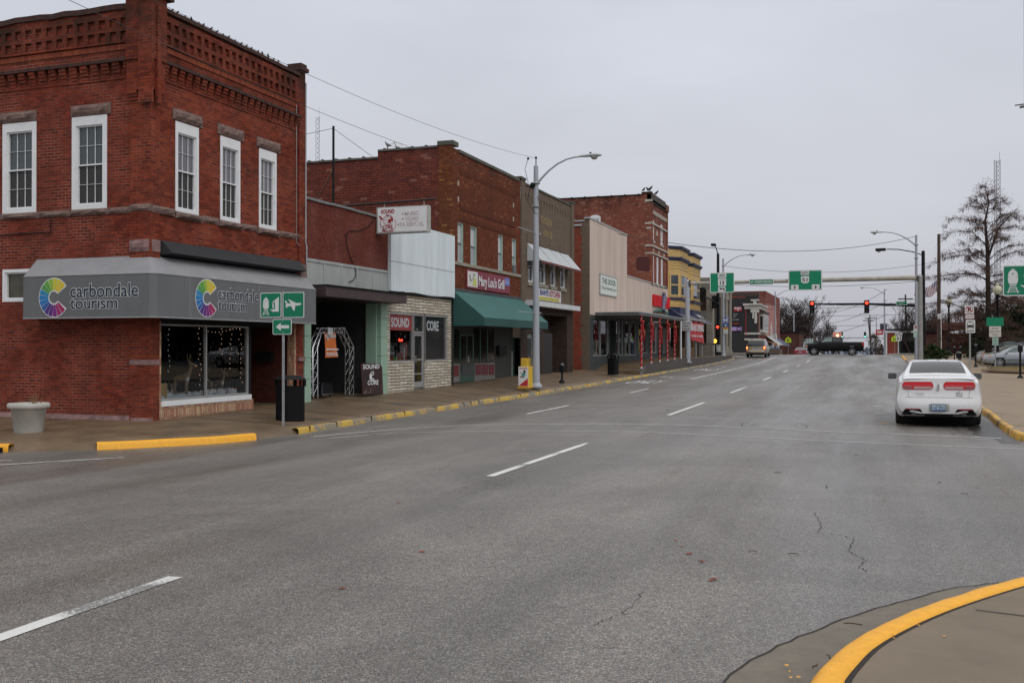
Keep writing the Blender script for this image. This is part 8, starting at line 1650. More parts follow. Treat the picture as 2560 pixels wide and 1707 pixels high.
# sign assemblies on the right walk
def face(u0, u1, v0, v1, Yp): a0, c1_ = onY(u0, v0, Yp); a1, c0_ = onY(u1, v1, Yp); return a0, a1, c0_, c1_
def post(t, x, y, z0, z1, w_=.045, m=GALV): mb = MB(); mb.box(x-w_, x+w_, y, y+.05, z0, z1); mb.build('post', m, t)
def np_sign(t, G, b, n=0):
    sign_plate(G, *b, n, SIGNW, t, SIGNW); cx, cy = (b[0]+b[1])/2, (b[2]+b[3])/2; r = (b[1]-b[0])*.42; mb = MB(); ringm(mb, G, cx, cy, r, r*.16, n=n+.006); q_ = r*.72; mb.flat(G, [(cx-q_-.02, cy+q_-.02), (cx-q_+.03, cy+q_+.02), (cx+q_+.02, cy-q_+.03), (cx+q_-.02, cy-q_-.02)], n+.009); mb.build('red_ring', REDL, t); text(G, 'P', (cx-r*.4, cx+r*.45, cy-r*.58, cy+r*.58), n+.005, BLKL, 'lettering', t, bold=.05)
YS_ = 64; G = FY(YS_); t = thing('bus_stop_sign', 'post with NO PARKING, 2AM-7AM and BUS STOP plates behind the white car', 'sign', (6.5, YS_, .45)); z9 = lambda x0, x1, y0, y1, Yp: face(Z9(x0, 0)[0], Z9(x1, 0)[0], Z9(0, y0)[1], Z9(0, y1)[1], Yp)
b = z9(1315, 1400, 235, 315, YS_); np_sign(t, G, b); post(t, (b[0]+b[1])/2+.03, YS_+.02, .4, b[3])
b = z9(1318, 1404, 322, 362, YS_); sign_plate(G, *b, 0, SIGNW, t, REDL); text(G, '2AM-7AM', (b[0]+.06, b[1]-.06, b[2]+.09, b[3]-.09), .006, REDL, 'lettering', t, bold=.02)
b = z9(1320, 1414, 370, 496, YS_); sign_plate(G, *b, 0, SIGNW, t, BLKL, r=.06); T = tfrm(G, b[0], b[2], b[1]-b[0], b[3]-b[2]); mb = MB(); mb.flat(G, T([(.12, .42), (.88, .42), (.86, .60), (.78, .82), (.22, .82), (.14, .60)]), .006); mb.flat(G, T([(.16, .36), (.30, .36), (.30, .42), (.16, .42)]), .006); mb.flat(G, T([(.70, .36), (.84, .36), (.84, .42), (.70, .42)]), .006); mb.flat(G, T([(.3, .84), (.7, .84), (.66, .87), (.34, .87)]), .006); mb.build('bus_symbol', BLKL, t)
mb = MB(); mb.flat(G, T([(.2, .60), (.80, .60), (.76, .78), (.24, .78)]), .010); mb.flat(G, T(circ(.22, .48, .05, .04, 8)), .010); mb.flat(G, T(circ(.78, .48, .05, .04, 8)), .010); mb.build('bus_detail', SIGNW, t); text(G, 'BUS STOP', (b[0]+.07, b[1]-.07, b[2]+.07, b[2]+.19), .006, BLKL, 'lettering', t, bold=.03)
MB().box(6.55, 7.1, YS_-.1, YS_+.3, .40, .62).build('footing', CONC, t)
YS_ = 70; G = FY(YS_); t = thing('stall_sign', 'white DO NOT BACK INTO STALLS sign under a blank green board', 'sign', (8.4, YS_, .5)); b = z9(1516, 1677, 349, 429, YS_); sign_plate(G, *b, 0, SPN, t, SPN); b = z9(1541, 1654, 431, 532, YS_); sign_plate(G, *b, 0, mat('cream sheeting', (.56, .53, .48), .6, var=.04), t, mat('grey border', (.4, .38, .34), .6)); h = b[3]-b[2]; w_ = b[1]-b[0]
for s_, k, q_ in (('DO NOT', .70, .22), ('BACK INTO', .42, .08), ('STALLS', .14, .22)): text(G, s_, (b[0]+w_*q_, b[1]-w_*q_, b[2]+h*k, b[2]+h*(k+.17)), .006, BLKL, 'lettering', t)
b = z9(1571, 1628, 535, 610, YS_); o = sign_plate(G, *b, 0, mat('pale mint plate', (.34, .46, .41), .6, var=.05), t); post(t, (b[0]+b[1])/2, YS_+.02, .45, b[3])
for i in range(5): MB().fbox(G, b[0]+.06, b[1]-.06, b[2]+.08+i*.1, b[2]+.11+i*.1, 0, .006).build('text_line', mat('green print', (.06, .2, .15), .6), t)
G = FY(72.85); t = thing('parking_rule_sign', 'small NO PARKING plate with pale green plate on the right street lamp', 'sign', (3.2, 72.8, 2.5)); b = z9(836, 874, 418, 456, 72.85); np_sign(t, G, b); b = z9(836, 876, 458, 476, 72.85); sign_plate(G, *b, 0, SIGNW, t); b = z9(836, 878, 478, 538, 72.85); sign_plate(G, *b, 0, mat('pale mint plate', (.3, .4, .4)), t)
# train / plane signs at the right edge
G = FY(20.6); YD = 20.6; t = thing('direction_sign_post', 'green train sign cut by the right edge of the picture', 'sign post', (3.5, YD, .1)); a0, c1_ = onY(2507, 664, YD); _, c0_ = onY(2511, 740, YD); w_ = .62; sign_plate(G, a0, a0+w_, c0_, c1_, 0, SIGNG, t, SIGNW, r=.035); train_symbol(G, a0+.03, c0_+.02, w_-.06, .004, t); sign_plate(G, a0+w_+.02, a0+2*w_+.02, c0_, c1_, 0, SIGNG, t, SIGNW, r=.035); post(t, a0+w_+.01, YD+.02, .1, c1_+.05, .025)
# utility pole, flagpole, leaning pole
def upole(x, y, z0, z1, label, m, r=.16, lean=0): t = thing('utility_pole', label, 'utility pole', (x, y, z0)); mb = MB(); mb.tube([(x+lean, y, z0-.3), (x, y, z1)], [r, r*.72], 9); mb.build('pole', m, t); return t
WOOD = mat('weathered pole wood', (.075, .05, .038), .9, var=.35, scale=3, streak=.1)
X_, Z_ = onY(*Z8(1201, 775), 100); t = upole(X_, 100, .9, Z_, 'brown wooden utility pole without wires in front of the flag', WOOD, .19, -.02); mb = MB(); mb.box(X_-.14, X_+.14, 99.7, 99.8, 4.3, 4.8); mb.build('tag', SIGNW, t)
for (px, py, Y_, lb) in ((760, 135, 170, 'wooden utility pole with crossarm above the small black diner'), (412, 350, 240, 'leaning left wooden pole of the distant pair on the right'), (428, 328, 236, 'right wooden pole of the distant pair on the right'), (83, 430, 330, 'thin far wooden pole above the pickup bonnet')):
    X_, Z_ = onY(*Z9(px, py), Y_); t = upole(X_, Y_, -2, Z_, lb, mat('dark pole wood', (.045, .038, .036), .9), .17, .9 if px == 412 else .25); mb = MB(); mb.box(X_-1.1, X_+1.1, Y_-.1, Y_+.1, Z_-.8, Z_-.62); mb.build('crossarm', mat('dark pole wood', (.1, .1, .1)), t)
X_, _ = onY(*Z9(1088, 400), 112); t = thing('flagpole', 'white flagpole with a United States flag behind the wooden pole', 'flagpole', (X_, 112, .9)); mb = MB(); mb.tube([(X_, 112, .9), (X_, 112, 9.6)], [.10, .06], 8); mb.build('pole', WHITE, t)
FST = mat('flag red', (.42, .015, .02), .7, var=0); FWH = mat('flag white', (.5, .5, .52), .7, var=0); FBL = mat('flag blue', (.03, .04, .13), .7, var=0)
mb = MB(); n = 9; k = 16; P0 = Vector((X_, 112, 8.9)); 
for j in range(n):
    vs = []
    for jj in (j, j+1):
        for i in range(k+1): s_ = i/k; top = P0+Vector((-2.55*s_, .25*math.sin(s_*9), -1.55*s_**.8+.12*math.sin(s_*11))); vs.append(top+Vector((.35*s_*jj/n, 0, -1.25*(1-.35*s_)*jj/n)))
    for i in range(k): mb.m(2 if (j < 4 and i < 5) else j % 2); mb.add([vs[i], vs[i+1], vs[k+2+i], vs[k+1+i]], [(0, 1, 3, 2)][0:1], True)
o = mb.build('flag', [FST, FWH, FBL], t)
X_, Z_ = onY(2560, 0, 30); t = thing('steel_pole', 'edge of a grey steel pole with a bracket at the upper right border', 'pole', (X_+.2, 30, .2)); mb = MB(); mb.tube([(X_+.32, 30, .1), (X_+.03, 30, 8.3), (X_+.03, 30, 11.6)], .035, 8); mb.build('pole_shaft', mat('violet grey steel', (.13, .13, .16), .5), t); mb = MB(); a_, c_ = onY(2537, 264, 30); mb.tube([(a_, 30, c_), (X_+.05, 30, c_+.02)], .018, 6); mb.tube([(a_+.12, 30, c_-.06), (X_+.05, 30, c_-.04)], .035, 6); mb.tube([(a_+.16, 30, c_+2.9), (X_+.05, 30, c_+2.9)], .03, 6); mb.build('bracket', mat('dull bracket', (.12, .12, .11), .6), t)
# lattice masts
def mast(u, v, Y_, w_, label, k=46):
    X_, Z_ = onY(u, v, Y_); t = thing('radio_mast', label, 'radio mast', (X_, Y_, 0), 'lattice radio masts'); C3 = [(X_-w_/2, Y_), (X_+w_/2, Y_), (X_, Y_+w_*.8)]
    mb = MB(); 
    for x, y in C3: mb.tube([(x, y, 0), (x, y, Z_)], w_*.045, 4)
    mb.build('mast_legs', mat('pale mast steel', (.30, .31, .33), .6), t); mb = MB(); h = Z_/k
    for i in range(k):
        for a, b in ((0, 1), (1, 2), (2, 0)): mb.tube([(*C3[a], i*h), (*C3[b], (i+1)*h)], w_*.03, 3, caps=False); mb.tube([(*C3[b], i*h), (*C3[a], (i+1)*h)], w_*.03, 3, caps=False)
    mb.build('lacing', mat('pale mast steel', (.1, .1, .1)), t); mb = MB(); mb.tube([(X_+w_*.4, Y_, Z_-1), (X_+w_*.4, Y_, Z_+Z_*.04)], w_*.03, 4); mb.build('antenna', mat('pale mast steel', (.1, .1, .1)), t)
mast(794, 292, 150, .72, 'thin lattice radio mast rising behind the grill building roof', 50); mast(2493, 400, 230, 1.15, 'tall lattice radio mast behind the bare cypress on the right', 44)
# bare trees
BARK = mat('dark bark', (.040, .030, .026), .95, spec=.1, var=.4, scale=8); TWIG = mat('brown twigs', (.115, .07, .055), .95, spec=.05, var=.25); TWIGD = mat('grey brown twigs', (.060, .046, .042), .95, spec=.05, var=.25)
def bare_tree(x, y, z0, H, W, label, seed, m=TWIGD, levels=5, trunks=1, low=.15):
    rg = random.Random(seed); t = thing('bare_tree', label, 'tree', (x, y, z0), 'bare trees by the street'); tr = MB(); cr_ = MB()
    def grow(p, d, L_, r, lv):
        k = 3; P_ = [p]; q = p.copy(); dd = d.copy()
        for i in range(k): dd = (dd+Vector((rg.gauss(0, .12), rg.gauss(0, .12), .05))).normalized(); q = q+dd*L_/k; P_.append(q.copy())
        (tr if lv == 0 else cr_).tube(P_, [r*(1-.45*i/k) for i in range(k+1)], 6 if lv == 0 else 3, caps=False)
        if lv >= levels: return
        for c in range(rg.choice((3, 4)) if lv else 6):
            b = P_[rg.choice((2, 3))] if lv else P_[0].lerp(P_[-1], low+(1-low)*c/5); a = rg.uniform(0, 6.28); sp_ = rg.uniform(.45, .95); side = Vector((math.cos(a), math.sin(a), 0)); nd = (dd*(1-sp_*.5)+side*sp_*W+Vector((0, 0, .25))).normalized(); grow(b, nd, L_*rg.uniform(.6, .8)*(1 if lv else .9), max(r*.58, .022 if y > 180 else .012), lv+1)
    for i in range(trunks): a = 6.28*i/trunks+.4; grow(Vector((x, y, z0-.2)), Vector((.22*math.cos(a)*(trunks > 1), .22*math.sin(a)*(trunks > 1), 1)), H*.42, .03*H/1.3, 0)
    tr.build('trunk', BARK, t); cr_.build('crown', m, t)
def cypress(x, y, z0, H, label):
    rg = random.Random(5); t = thing('bald_cypress', label, 'tree', (x, y, z0)); mb = MB(); mb.tube([(x, y, z0-.2), (x, y, z0+H*.3), (x-.05, y, z0+H*.62), (x-.2, y, z0+H*.8), (x+.05, y, z0+H*.9), (x-.25, y, z0+H)], [.27, .19, .13, .08, .05, .015], 9); mb.tube([(x, y, z0+H*.6), (x+.7, y, z0+H*.76), (x+1.9, y, z0+H*.86)], [.10, .06, .025], 6); mb.build('trunk', BARK, t)
    lim = MB(); tw = MB(); n = 60
    for i in range(n):
        f = .10+.87*(i/n)**1.05+rg.uniform(-.02, .02); zz = z0+H*f; a = i*2.4+rg.uniform(-.5, .5); L_ = (3.9*min(1, (1-f)/.42)**.8+.3)*rg.uniform(.45, 1.12); d = Vector((math.cos(a), math.sin(a)*.8, 0)); up = rg.uniform(.05, .4) if f < .5 else rg.uniform(.35, .9)
        P_ = [Vector((x, y, zz))+d*(L_*s_)+Vector((0, 0, L_*(up*s_*(1.3-s_)-.10*s_**3+(.12*s_ if f > .6 else 0)))) for s_ in (0, .2, .4, .6, .8, 1)]; P_ = [P_[0]]+[p+Vector((rg.gauss(0, .09), rg.gauss(0, .09), rg.gauss(0, .10)))*min(1.6, L_*.5) for p in P_[1:]]; lim.tube(P_, [.055*(1-f*.6), .042*(1-f*.6), .03, .02, .013, .005], 4, caps=False)
        for j in range(int(12+13*L_)):
            s_ = rg.uniform(.12, 1); q = s_*5; i0 = min(4, int(q)); p = P_[i0].lerp(P_[i0+1], q-i0); b = a+rg.choice((-1, 1))*rg.uniform(.3, 1.1); l2 = rg.uniform(.3, .95)*(1.15-s_*.5); e = p+Vector((math.cos(b)*l2, math.sin(b)*l2, rg.uniform(-.12, .34))); tw.tube([p, p.lerp(e, .5)+Vector((0, 0, .05)), e], [.011, .008, .004], 3, caps=False)
            for _ in range(3): g_ = p.lerp(e, rg.uniform(.2, 1)); tw.tube([g_, g_+Vector((rg.uniform(-.12, .12), rg.uniform(-.12, .12), -rg.uniform(.06, .3)))], [.008, .006], 3, caps=False)
    for i in range(1500):
        f = rg.uniform(.45, 1); a = rg.uniform(0, 6.28); L_ = (3.4*min(1, (1-f)/.42)**.8+.3)*rg.uniform(.3, 1.1); tw.ball((x+L_*math.cos(a), y+L_*math.sin(a)*.8, z0+H*f+rg.uniform(-.1, .6)), .022, n=4, m=3)
    lim.build('limbs', BARK, t); tw.build('crown', TWIG, t)
X_, Z_ = onY(*Z8(1735, 285), 76); cypress(X_+.2, 79, .4, Z_+.25, 'large bare cypress with drooping brown twigs on the right')
for (px, zfn, py, Y_, W, tk, lv, lb) in ((1985-1640, 0, 738, 205, .85, 4, 5, 'tallest multi-stemmed bare tree left of the hanging red light'), (2035-1640, 0, 778, 235, .95, 2, 5, 'rounder bare tree above the pickup cab'), (2068-1640, 0, 800, 265, .8, 2, 4, 'small bare tree rightmost of the left-hand group'), (1950-1640, 0, 800, 190, .8, 3, 5, 'low reddish bare tree beside the faded red building')):
    X_, Z_ = onY(px+1640, py, Y_); bare_tree(X_, Y_, prof(Y_), (Z_-prof(Y_))*.98, W, lb, px, TWIGD, lv, tk)
for (u, v, Y_, W, tk, m_, lb) in ((2272, 742, 150, 1.0, 2, TWIGD, 'bare tree behind the right street lamp, left of the gantry leg'), (2330, 755, 135, .95, 2, TWIGD, 'bare tree just left of the flag'), (2365, 770, 125, .9, 2, TWIG, 'bare reddish tree behind the left globe lamp'), (2402, 745, 140, .9, 2, TWIG, 'bare tree left of the large cypress'), (2535, 640, 96, .9, 2, TWIG, 'bare tree at the right border behind the cypress')):
    X_, Z_ = onY(u, v, Y_); bare_tree(X_, Y_, .6, (Z_-.6)*.92, W, lb, int(u), m_, 5 if u < 2500 else 5, tk)
# evergreens: crowns of small needle sprays
def evergreen(x, y, z0, H, Rr, label, seed, col=(.022, .030, .017), name='evergreen_tree', cat='tree', n=2600):
    rg = random.Random(seed); t = thing(name, label, cat, (x, y, z0)); m = mat('needles %d' % seed, col, .9, spec=.1, var=.55, scale=1.6); mb = MB(); mb.tube([(x, y, z0-.2), (x, y, z0+H*.9)], [.16*H/6, .03], 6); mb.build('trunk', BARK, t); mb = MB(); cl = [(rg.uniform(0, 6.28), rg.uniform(.25, .95), rg.random()) for _ in range(46)]
    for i in range(n):
        a, rr_, f = rg.choice(cl); R_ = Rr*(1-f)**.7*rr_ if cat == 'tree' else Rr*math.sqrt(max(0, 1-f*f))*rr_; p = Vector((x+R_*math.cos(a)+rg.gauss(0, .16*Rr), y+R_*math.sin(a)+rg.gauss(0, .16*Rr), z0+H*(.08+.9*f)+rg.gauss(0, .07*H))); s_ = rg.uniform(.05, .13)*(1+Rr*.3); d1 = Vector((rg.gauss(0, 1), rg.gauss(0, 1), rg.gauss(0, .6))).normalized()*s_; d2 = Vector((rg.gauss(0, 1), rg.gauss(0, 1), rg.gauss(0, 1))).normalized()*s_*.5
        if p.z > z0: mb.add([p-d1, p+d2, p+d1, p-d2], [(0, 1, 2, 3)])
    mb.build('crown', m, t)
evergreen(onY(2505, 800, 92)[0], 92, .5, 4.8, 2.6, 'dark evergreen behind the cypress trunk on the right', 1); evergreen(onY(2448, 800, 98)[0], 98, .5, 4.6, 1.7, 'small dark evergreen behind the DO NOT BACK sign', 2); evergreen(onY(2556, 800, 90)[0], 90, .5, 4.4, 2.6, 'dark evergreen at the right border', 3)
evergreen(onY(2332, 880, 88)[0], 88, .5, 1.35, .75, 'rounded green juniper shrub left of the wooden pole', 4, (.035, .055, .022), 'shrub', 'shrub', 2200); evergreen(onY(2352, 890, 84)[0], 84, .5, 1.0, .9, 'small green shrub at the foot of the wooden pole', 6, (.04, .058, .024), 'shrub', 'shrub', 1200)
evergreen(onY(2188, 850, 175)[0], 175, -.5, 4.2, 1.9, 'brownish round bush right of the far lamp post', 7, (.07, .045, .035), 'shrub', 'shrub', 1500)
for i, (u, Y_, H, lb) in enumerate(((2400, 122, 3.0, 'dark brown hedge behind the meters'), (2470, 118, 3.4, 'dark hedge behind the charcoal vehicle'), (2545, 112, 3.6, 'dark hedge right of the charcoal vehicle'))):
    rg = random.Random(i); X_ = onY(u, 860, Y_)[0]; mb = MB(); 
    for k in range(2600): p = Vector((X_+rg.uniform(-4.2, 4.2), Y_+rg.uniform(-1, 1), .4+rg.random()**.8*H*(.85+.15*math.sin(rg.random()*9)))); d1 = Vector((rg.gauss(0, 1), rg.gauss(0, 1), rg.gauss(0, 1))).normalized()*.2; mb.add([p-d1, p+Vector((d1.z, 0, -d1.x))*.6, p+d1], [(0, 1, 2)])
    tag(mb.build('hedge', mat('dark reddish hedge', (.045, .028, .022), .95, spec=.05, var=.5, scale=2)), lb, 'hedge')
# low buildings on the right
b = thing('diner_building', 'small black fronted diner with white trim and red brick corner across the junction', 'building', (5, 150, .3)); D = FY(150); X0 = onY(*Z9(582, 600), 150)[0]; X1 = onY(*Z9(900, 600), 150)[0]; zt_ = onY(*Z9(700, 455), 150)[1]; zw = onY(*Z9(700, 488), 150)[1]
mb = MB(); mb.wall(D, X0, X1, -.5, zw-.05); mb.build('front_wall', BLKW, b); mb = MB(); mb.box(X0, X1+8, 150.1, 168, -.5, zt_-.5); mb.build('side_walls', brick('dark diner brick', (.12, .035, .03), (.08, .03, .025), (.1, .08, .07)), b); MB().fbox(D, X0+.1, X0+1.4, -.3, zw-.1, 0, .08).build('brick_corner', mat('diner brick red', (.22, .045, .03), .8, var=.2), b)
for h in ((X0-.1, X1, zw-.05, zw+.18), (X0-.1, X0+.1, -.3, zw), (X0+1.5, X0+1.65, .2, zw-.3), (X0+1.5, X0+8, .15, .35)): MB().fbox(D, *h, 0, .15).build('white_trim', WHITE, b)
MB().fbox(D, X0, X1, zw+.2, zt_, -.3, .12).build('parapet', mat('dark slate parapet', (.03, .035, .045), .8), b)
for x in (X0+1.9, X0+4.6): MB().flat(D, [(x, .6), (x+1.9, .6), (x+1.9, 2.6), (x, 2.6)], .02).build('window', DGLASS, b); MB().fbox(D, x-.1, x+2.0, .48, .6, .02, .1).build('window_sill', WHITE, b)
for x, h in ((X0+3.2, .9), (X0+5.4, 1.2), (X0-.8, .8)): MB().box(x, x+.9, 152, 153, zt_-.2, zt_+h).build('roof_vent', mat('roof vent', (.05, .06, .08), .8), b)
a0, c1_ = onY(*Z9(483, 463), 149); a1, c0_ = onY(*Z9(553, 512), 149); G = FY(149); t = thing('shop_sign', 'red and white panel sign left of the small black diner', 'sign', (a0, 149, c0_)); MB().fbox(G, a0, a1, c0_, c1_, -.2, 0).build('panel', mat('red sign', (.4, .1, .1)), t); MB().fbox(G, a0+.2, a1-.2, c0_+.25, c0_+(c1_-c0_)*.62, 0, .02).build('panel_face', SIGNW, t); text(G, 'Thrift Shop', (a0+.15, a1-.15, c0_+(c1_-c0_)*.68, c1_-.15), .01, LET, 'lettering', t, bold=.02)
def plain(name, label, fr, a0, a1, c0_, c1_, m, depth, trim=None): t = thing(name, label, 'building', fr.P((a0+a1)/2, 0, -depth/2)); MB().fbox(fr, a0, a1, c0_, c1_, -depth, 0).build('wall', m, t); MB().fbox(fr, a0-.2, a1+.2, c1_, c1_+.25, -depth, .2).build('roof_edge', trim or TARD, t); return t
DB = brick('dark brown far brick', (.09, .03, .024), (.06, .024, .02), (.08, .06, .05), bw=.3, bh=.1)
G = FY(118); t = plain('brick_hall', 'dark low brick building with a white gable behind the meters', G, onY(*Z9(905, 600), 118)[0], onY(*Z9(1330, 600), 118)[0], .3, onY(*Z9(1100, 490), 118)[1], DB, 14); X_, Z_ = onY(*Z9(1180, 482), 117.5); X2, Z2_ = onY(*Z9(1320, 440), 117.5); mb = MB(); mb.prism(FY(117.7), [(X_, Z_), (X_+.9, Z_+.15), (X_+1.6, Z2_-.3), (X2, Z2_+.15), (X2, Z2_-.15), (X_+1.9, Z_+.4), (X_+1.1, Z_-.2), (X_, Z_-.25)], 0, .2); mb.build('white_gable', WHITE, t)
MB().fbox(FY(117.8), X_-1, X2+1, Z_-.1, Z2_+.5, -8, 0).build('upper_wall', mat('red brown upper wall', (.10, .035, .028), .9, var=.2), t); MB().fbox(FY(117.9), X2-1.5, X2+5, .3, Z2_-.3, -8, 0).build('red_wing', brick('red wing brick', (.16, .035, .025), (.11, .028, .02), (.1, .06, .05), bw=.3, bh=.1), t)
G = FY(205); t = plain('striped_awning_store', 'distant low store with green and white striped awning behind the parked cars', G, onY(1990, 850, 205)[0], onY(2045, 850, 205)[0], -2, 2.6, mat('grey far wall', (.10, .10, .11), .9), 10); xa, xb = onY(1998, 850, 203)[0], onY(2036, 850, 203)[0]; mb = MB(); n = 16
for i in range(n): mb.m(i % 2); x = xa+(xb-xa)*i/n; x2 = xa+(xb-xa)*(i+1)/n; mb.quad((x, 203, 1.2), (x2, 203, 1.2), (x2*.8+.2*(xa+xb)/2, 204.6, 3.4), (x*.8+.2*(xa+xb)/2, 204.6, 3.4))
mb.build('striped_awning', [mat('awning white', (.4, .42, .42), .8), mat('awning green', (.05, .12, .10), .8)], t)
plain('brick_store', 'distant dark red brick store behind the bare trees on the left', FY(180), onY(1946, 850, 180)[0], onY(1998, 850, 180)[0], -2, onY(1970, 832, 180)[1], DB, 12); plain('brick_store', 'second distant brick block right of the striped awning store', FY(215), onY(1999, 850, 215)[0], onY(2012, 850, 215)[0], -2, onY(1970, 830, 215)[1], DB, 12)
t = thing('church_tower', 'pale stone steeple top far behind above the pickup bonnet', 'tower', (0, 300, 0)); X_, Z_ = onY(2028, 836, 260); MB().box(X_-1, X_+1, 260, 262, -6, Z_).build('tower_body', mat('pale tower', (.3, .26, .22), .8), t)
# far haze-coloured tree belt on the horizon and on the unseen side of the street
rg = random.Random(3)
def belt(name, label, P0, P1, h, n, m, jit):
    mb = MB(); P0 = Vector(P0); P1 = Vector(P1)
    for i in range(n):
        p = P0.lerp(P1, rg.random())+Vector((rg.gauss(0, jit), rg.gauss(0, jit), rg.random()**.7*h)); s_ = h*rg.uniform(.05, .13); d1 = Vector((rg.gauss(0, 1), rg.gauss(0, 1), rg.gauss(0, 1))).normalized()*s_; mb.add([p-d1, p+Vector((-d1.y, d1.x, d1.z))*.8, p+d1, p-Vector((-d1.y, d1.x, 0))*.6], [(0, 1, 2, 3)])
    o = mb.build(name, m); tag(o, label, 'trees'); o['kind'] = 'stuff'; return o
belt('distant_woods', 'haze-tinted grey blue woods closing the road far away', (-90, 620, -14), (160, 620, -14), 15, 3000, mat('haze tinted woods', (.085, .095, .12), 1, spec=0, var=.15), 8)  # blue-grey foliage colour stands in for haze over the distance
belt('park_trees', 'dark mass of trees far off to the right', (22, 145, 0), (75, 95, 0), 9, 7000, mat('dark park trees', (.035, .028, .024), 1, spec=0, var=.4, scale=.6), 2.5)
belt('park_trees', 'dark trees on the far side of the right-hand block', (34, 20, 0), (36, 110, 0), 10, 5000, mat('dark park trees', (.1, .1, .1)), 2.5)
for (x, y, m_, lb) in ((15, 68.5, WP, 'white car in the car park row facing the shops'), (12.5, 66, SIL, 'silver car in the car park mirrored in the shop windows')): sedan('parked_car', lb, m_, (x+14, y-14, .3), R(178), 0)
# island with dry grass in the car park
isl = [(6.0, 61.6), (7.6, 59.6), (9.6, 58.8), (14, 59.4), (15, 62.6), (11, 64.6), (7.4, 64.2)]; ri = resample(isl+[isl[0]], .35)
cx_, cy_ = 10.2, 61.8; mb = MB(); k = len(ri); mb.add([(x, y, .36) for x, y in ri]+[(x, y, .50+rnd.uniform(-.02, .02)) for x, y in ri]+[(x+(cx_-x)*.09, y+(cy_-y)*.09, .53) for x, y in ri], [(i, i+1, k+i+1, k+i) for i in range(k-1)]+[(k+i, k+i+1, 2*k+i+1, 2*k+i) for i in range(k-1)], True); struct(mb.build('island_kerb', mat('stained island kerb', (.22, .16, .10), .8, var=.4, scale=1.6, bump=.4)))
mb = MB(); mb.add([(x+(cx_-x)*.09, y+(cy_-y)*.09, .525) for x, y in ri]+[(cx_, cy_, .58)], [(i, i+1, k) for i in range(k-1)]); struct(mb.build('island_soil', mat('straw soil', (.20, .14, .06), .95, var=.4, scale=3)))
mb = MB()
for i in range(3600):
    a = rg.choice(ri); f = rg.random()**.5*.93; x, y = cx_+(a[0]-cx_)*f, cy_+(a[1]-cy_)*f; h = rg.uniform(.04, .13); q_ = rg.uniform(-.05, .05); mb.m(0 if rg.random() < .75 else 1); mb.add([(x-.01, y, .53), (x+.01, y, .53), (x+q_, y+q_, .55+h)], [(0, 1, 2)])
struct(mb.build('dry_grass', [mat('straw grass', (.30, .21, .08), .9, var=.3), mat('green grass', (.10, .12, .04), .9, var=.3)]), 'stuff')['label'] = 'dry straw coloured grass on the car park island'
mb = MB(); X0, X1 = onY(2325, 880, 110)[0], onY(2450, 880, 110)[0]; mb.box(X0, X1, 106, 111, 0, 1.02); struct(mb.build('verge', mat('straw soil', (.1, .1, .1))))
# persons at the far corner
def person(x, y, z, h, label, coat, rz=0):
    me = bpy.data.meshes.new('person'); s_ = h/1.75
    V = [(0, 0, .92), (0, 0, 1.12), (0, 0, 1.38), (0, 0, 1.50), (0, .01, 1.62), (0, .01, 1.72), (-.19, 0, 1.40), (-.25, .02, 1.12), (-.24, -.06, .88), (.19, 0, 1.40), (.25, .02, 1.12), (.24, -.06, .88), (-.10, 0, .86), (-.11, -.06, .48), (-.11, .05, .06), (-.11, -.10, .03), (.10, 0, .86), (.11, .08, .48), (.12, .12, .06), (.12, -.03, .03)]
    E_ = [(0, 1), (1, 2), (2, 3), (3, 4), (4, 5), (2, 6), (6, 7), (7, 8), (2, 9), (9, 10), (10, 11), (0, 12), (12, 13), (13, 14), (14, 15), (0, 16), (16, 17), (17, 18), (18, 19)]; rad = [.16, .15, .17, .06, .10, .085, .075, .055, .045, .075, .055, .045, .10, .07, .05, .04, .10, .07, .05, .04]
    me.from_pydata([(a*s_, b*s_, c*s_) for a, b, c in V], E_, []); o = bpy.data.objects.new('person', me); C.objects.link(o); o.location = (x, y, z); o.rotation_euler.z = rz; sk = o.modifiers.new('skin', 'SKIN'); o.modifiers.new('sub', 'SUBSURF').render_levels = 2
    for i, r_ in enumerate(rad): me.skin_vertices[0].data[i].radius = (r_*s_, r_*s_*.8); me.skin_vertices[0].data[i].use_root = i == 0
    me.materials.append(coat); return tag(o, label, 'person')
bpy.context.view_layer.update()
X_, Z_ = onY(*Z9(538, 690), 175)
for o_ in (person,):
    try: p_ = person(X_, 175, Z_-.0, 1.75, 'person in dark clothes walking at the far right corner', mat('dark clothes', (.02, .02, .025), .9))
    except Exception as e: print('person', e)
evergreen(onY(*Z9(515, 650), 182)[0], 182, -.6, 2.2, 1.0, 'yellowish shop front bush behind the far person', 9, (.25, .22, .12), 'shrub', 'shrub', 300)
# wires
WIRE = mat('overhead wire', (.075, .073, .075), .7, spec=.1, var=0)
def wire(p, q, sag, label, r=.012, n=18):
    p, q = Vector(p), Vector(q); mb = MB(); mb.tube([p.lerp(q, i/n)-Vector((0, 0, 4*sag*(i/n)*(1-i/n))) for i in range(n+1)], r, 4); tag(mb.build('overhead_wire', WIRE), label, 'wire')
WIRE2 = WIRE
wire((-12.1, 36.6, 9.05), (-12.3, -4, 9.3), 1.15, 'upper thin wire from the near street lamp past the corner building', .0055, 30); wire((-12.2, 36.5, 8.05), (-12.3, -4, 8.6), 1.0, 'lower thin wire from the near street lamp past the corner building', .0055, 30)
wire((-12.1, 36.6, 6.65), (-12.1, 38, 6.6), .0, 'short tail of wire at the near street lamp', .01); wire((-12.1, 50, 7.55), (3.0, 73, 9.25), .95, 'black wire crossing the road to the right street lamp', .016, 30)
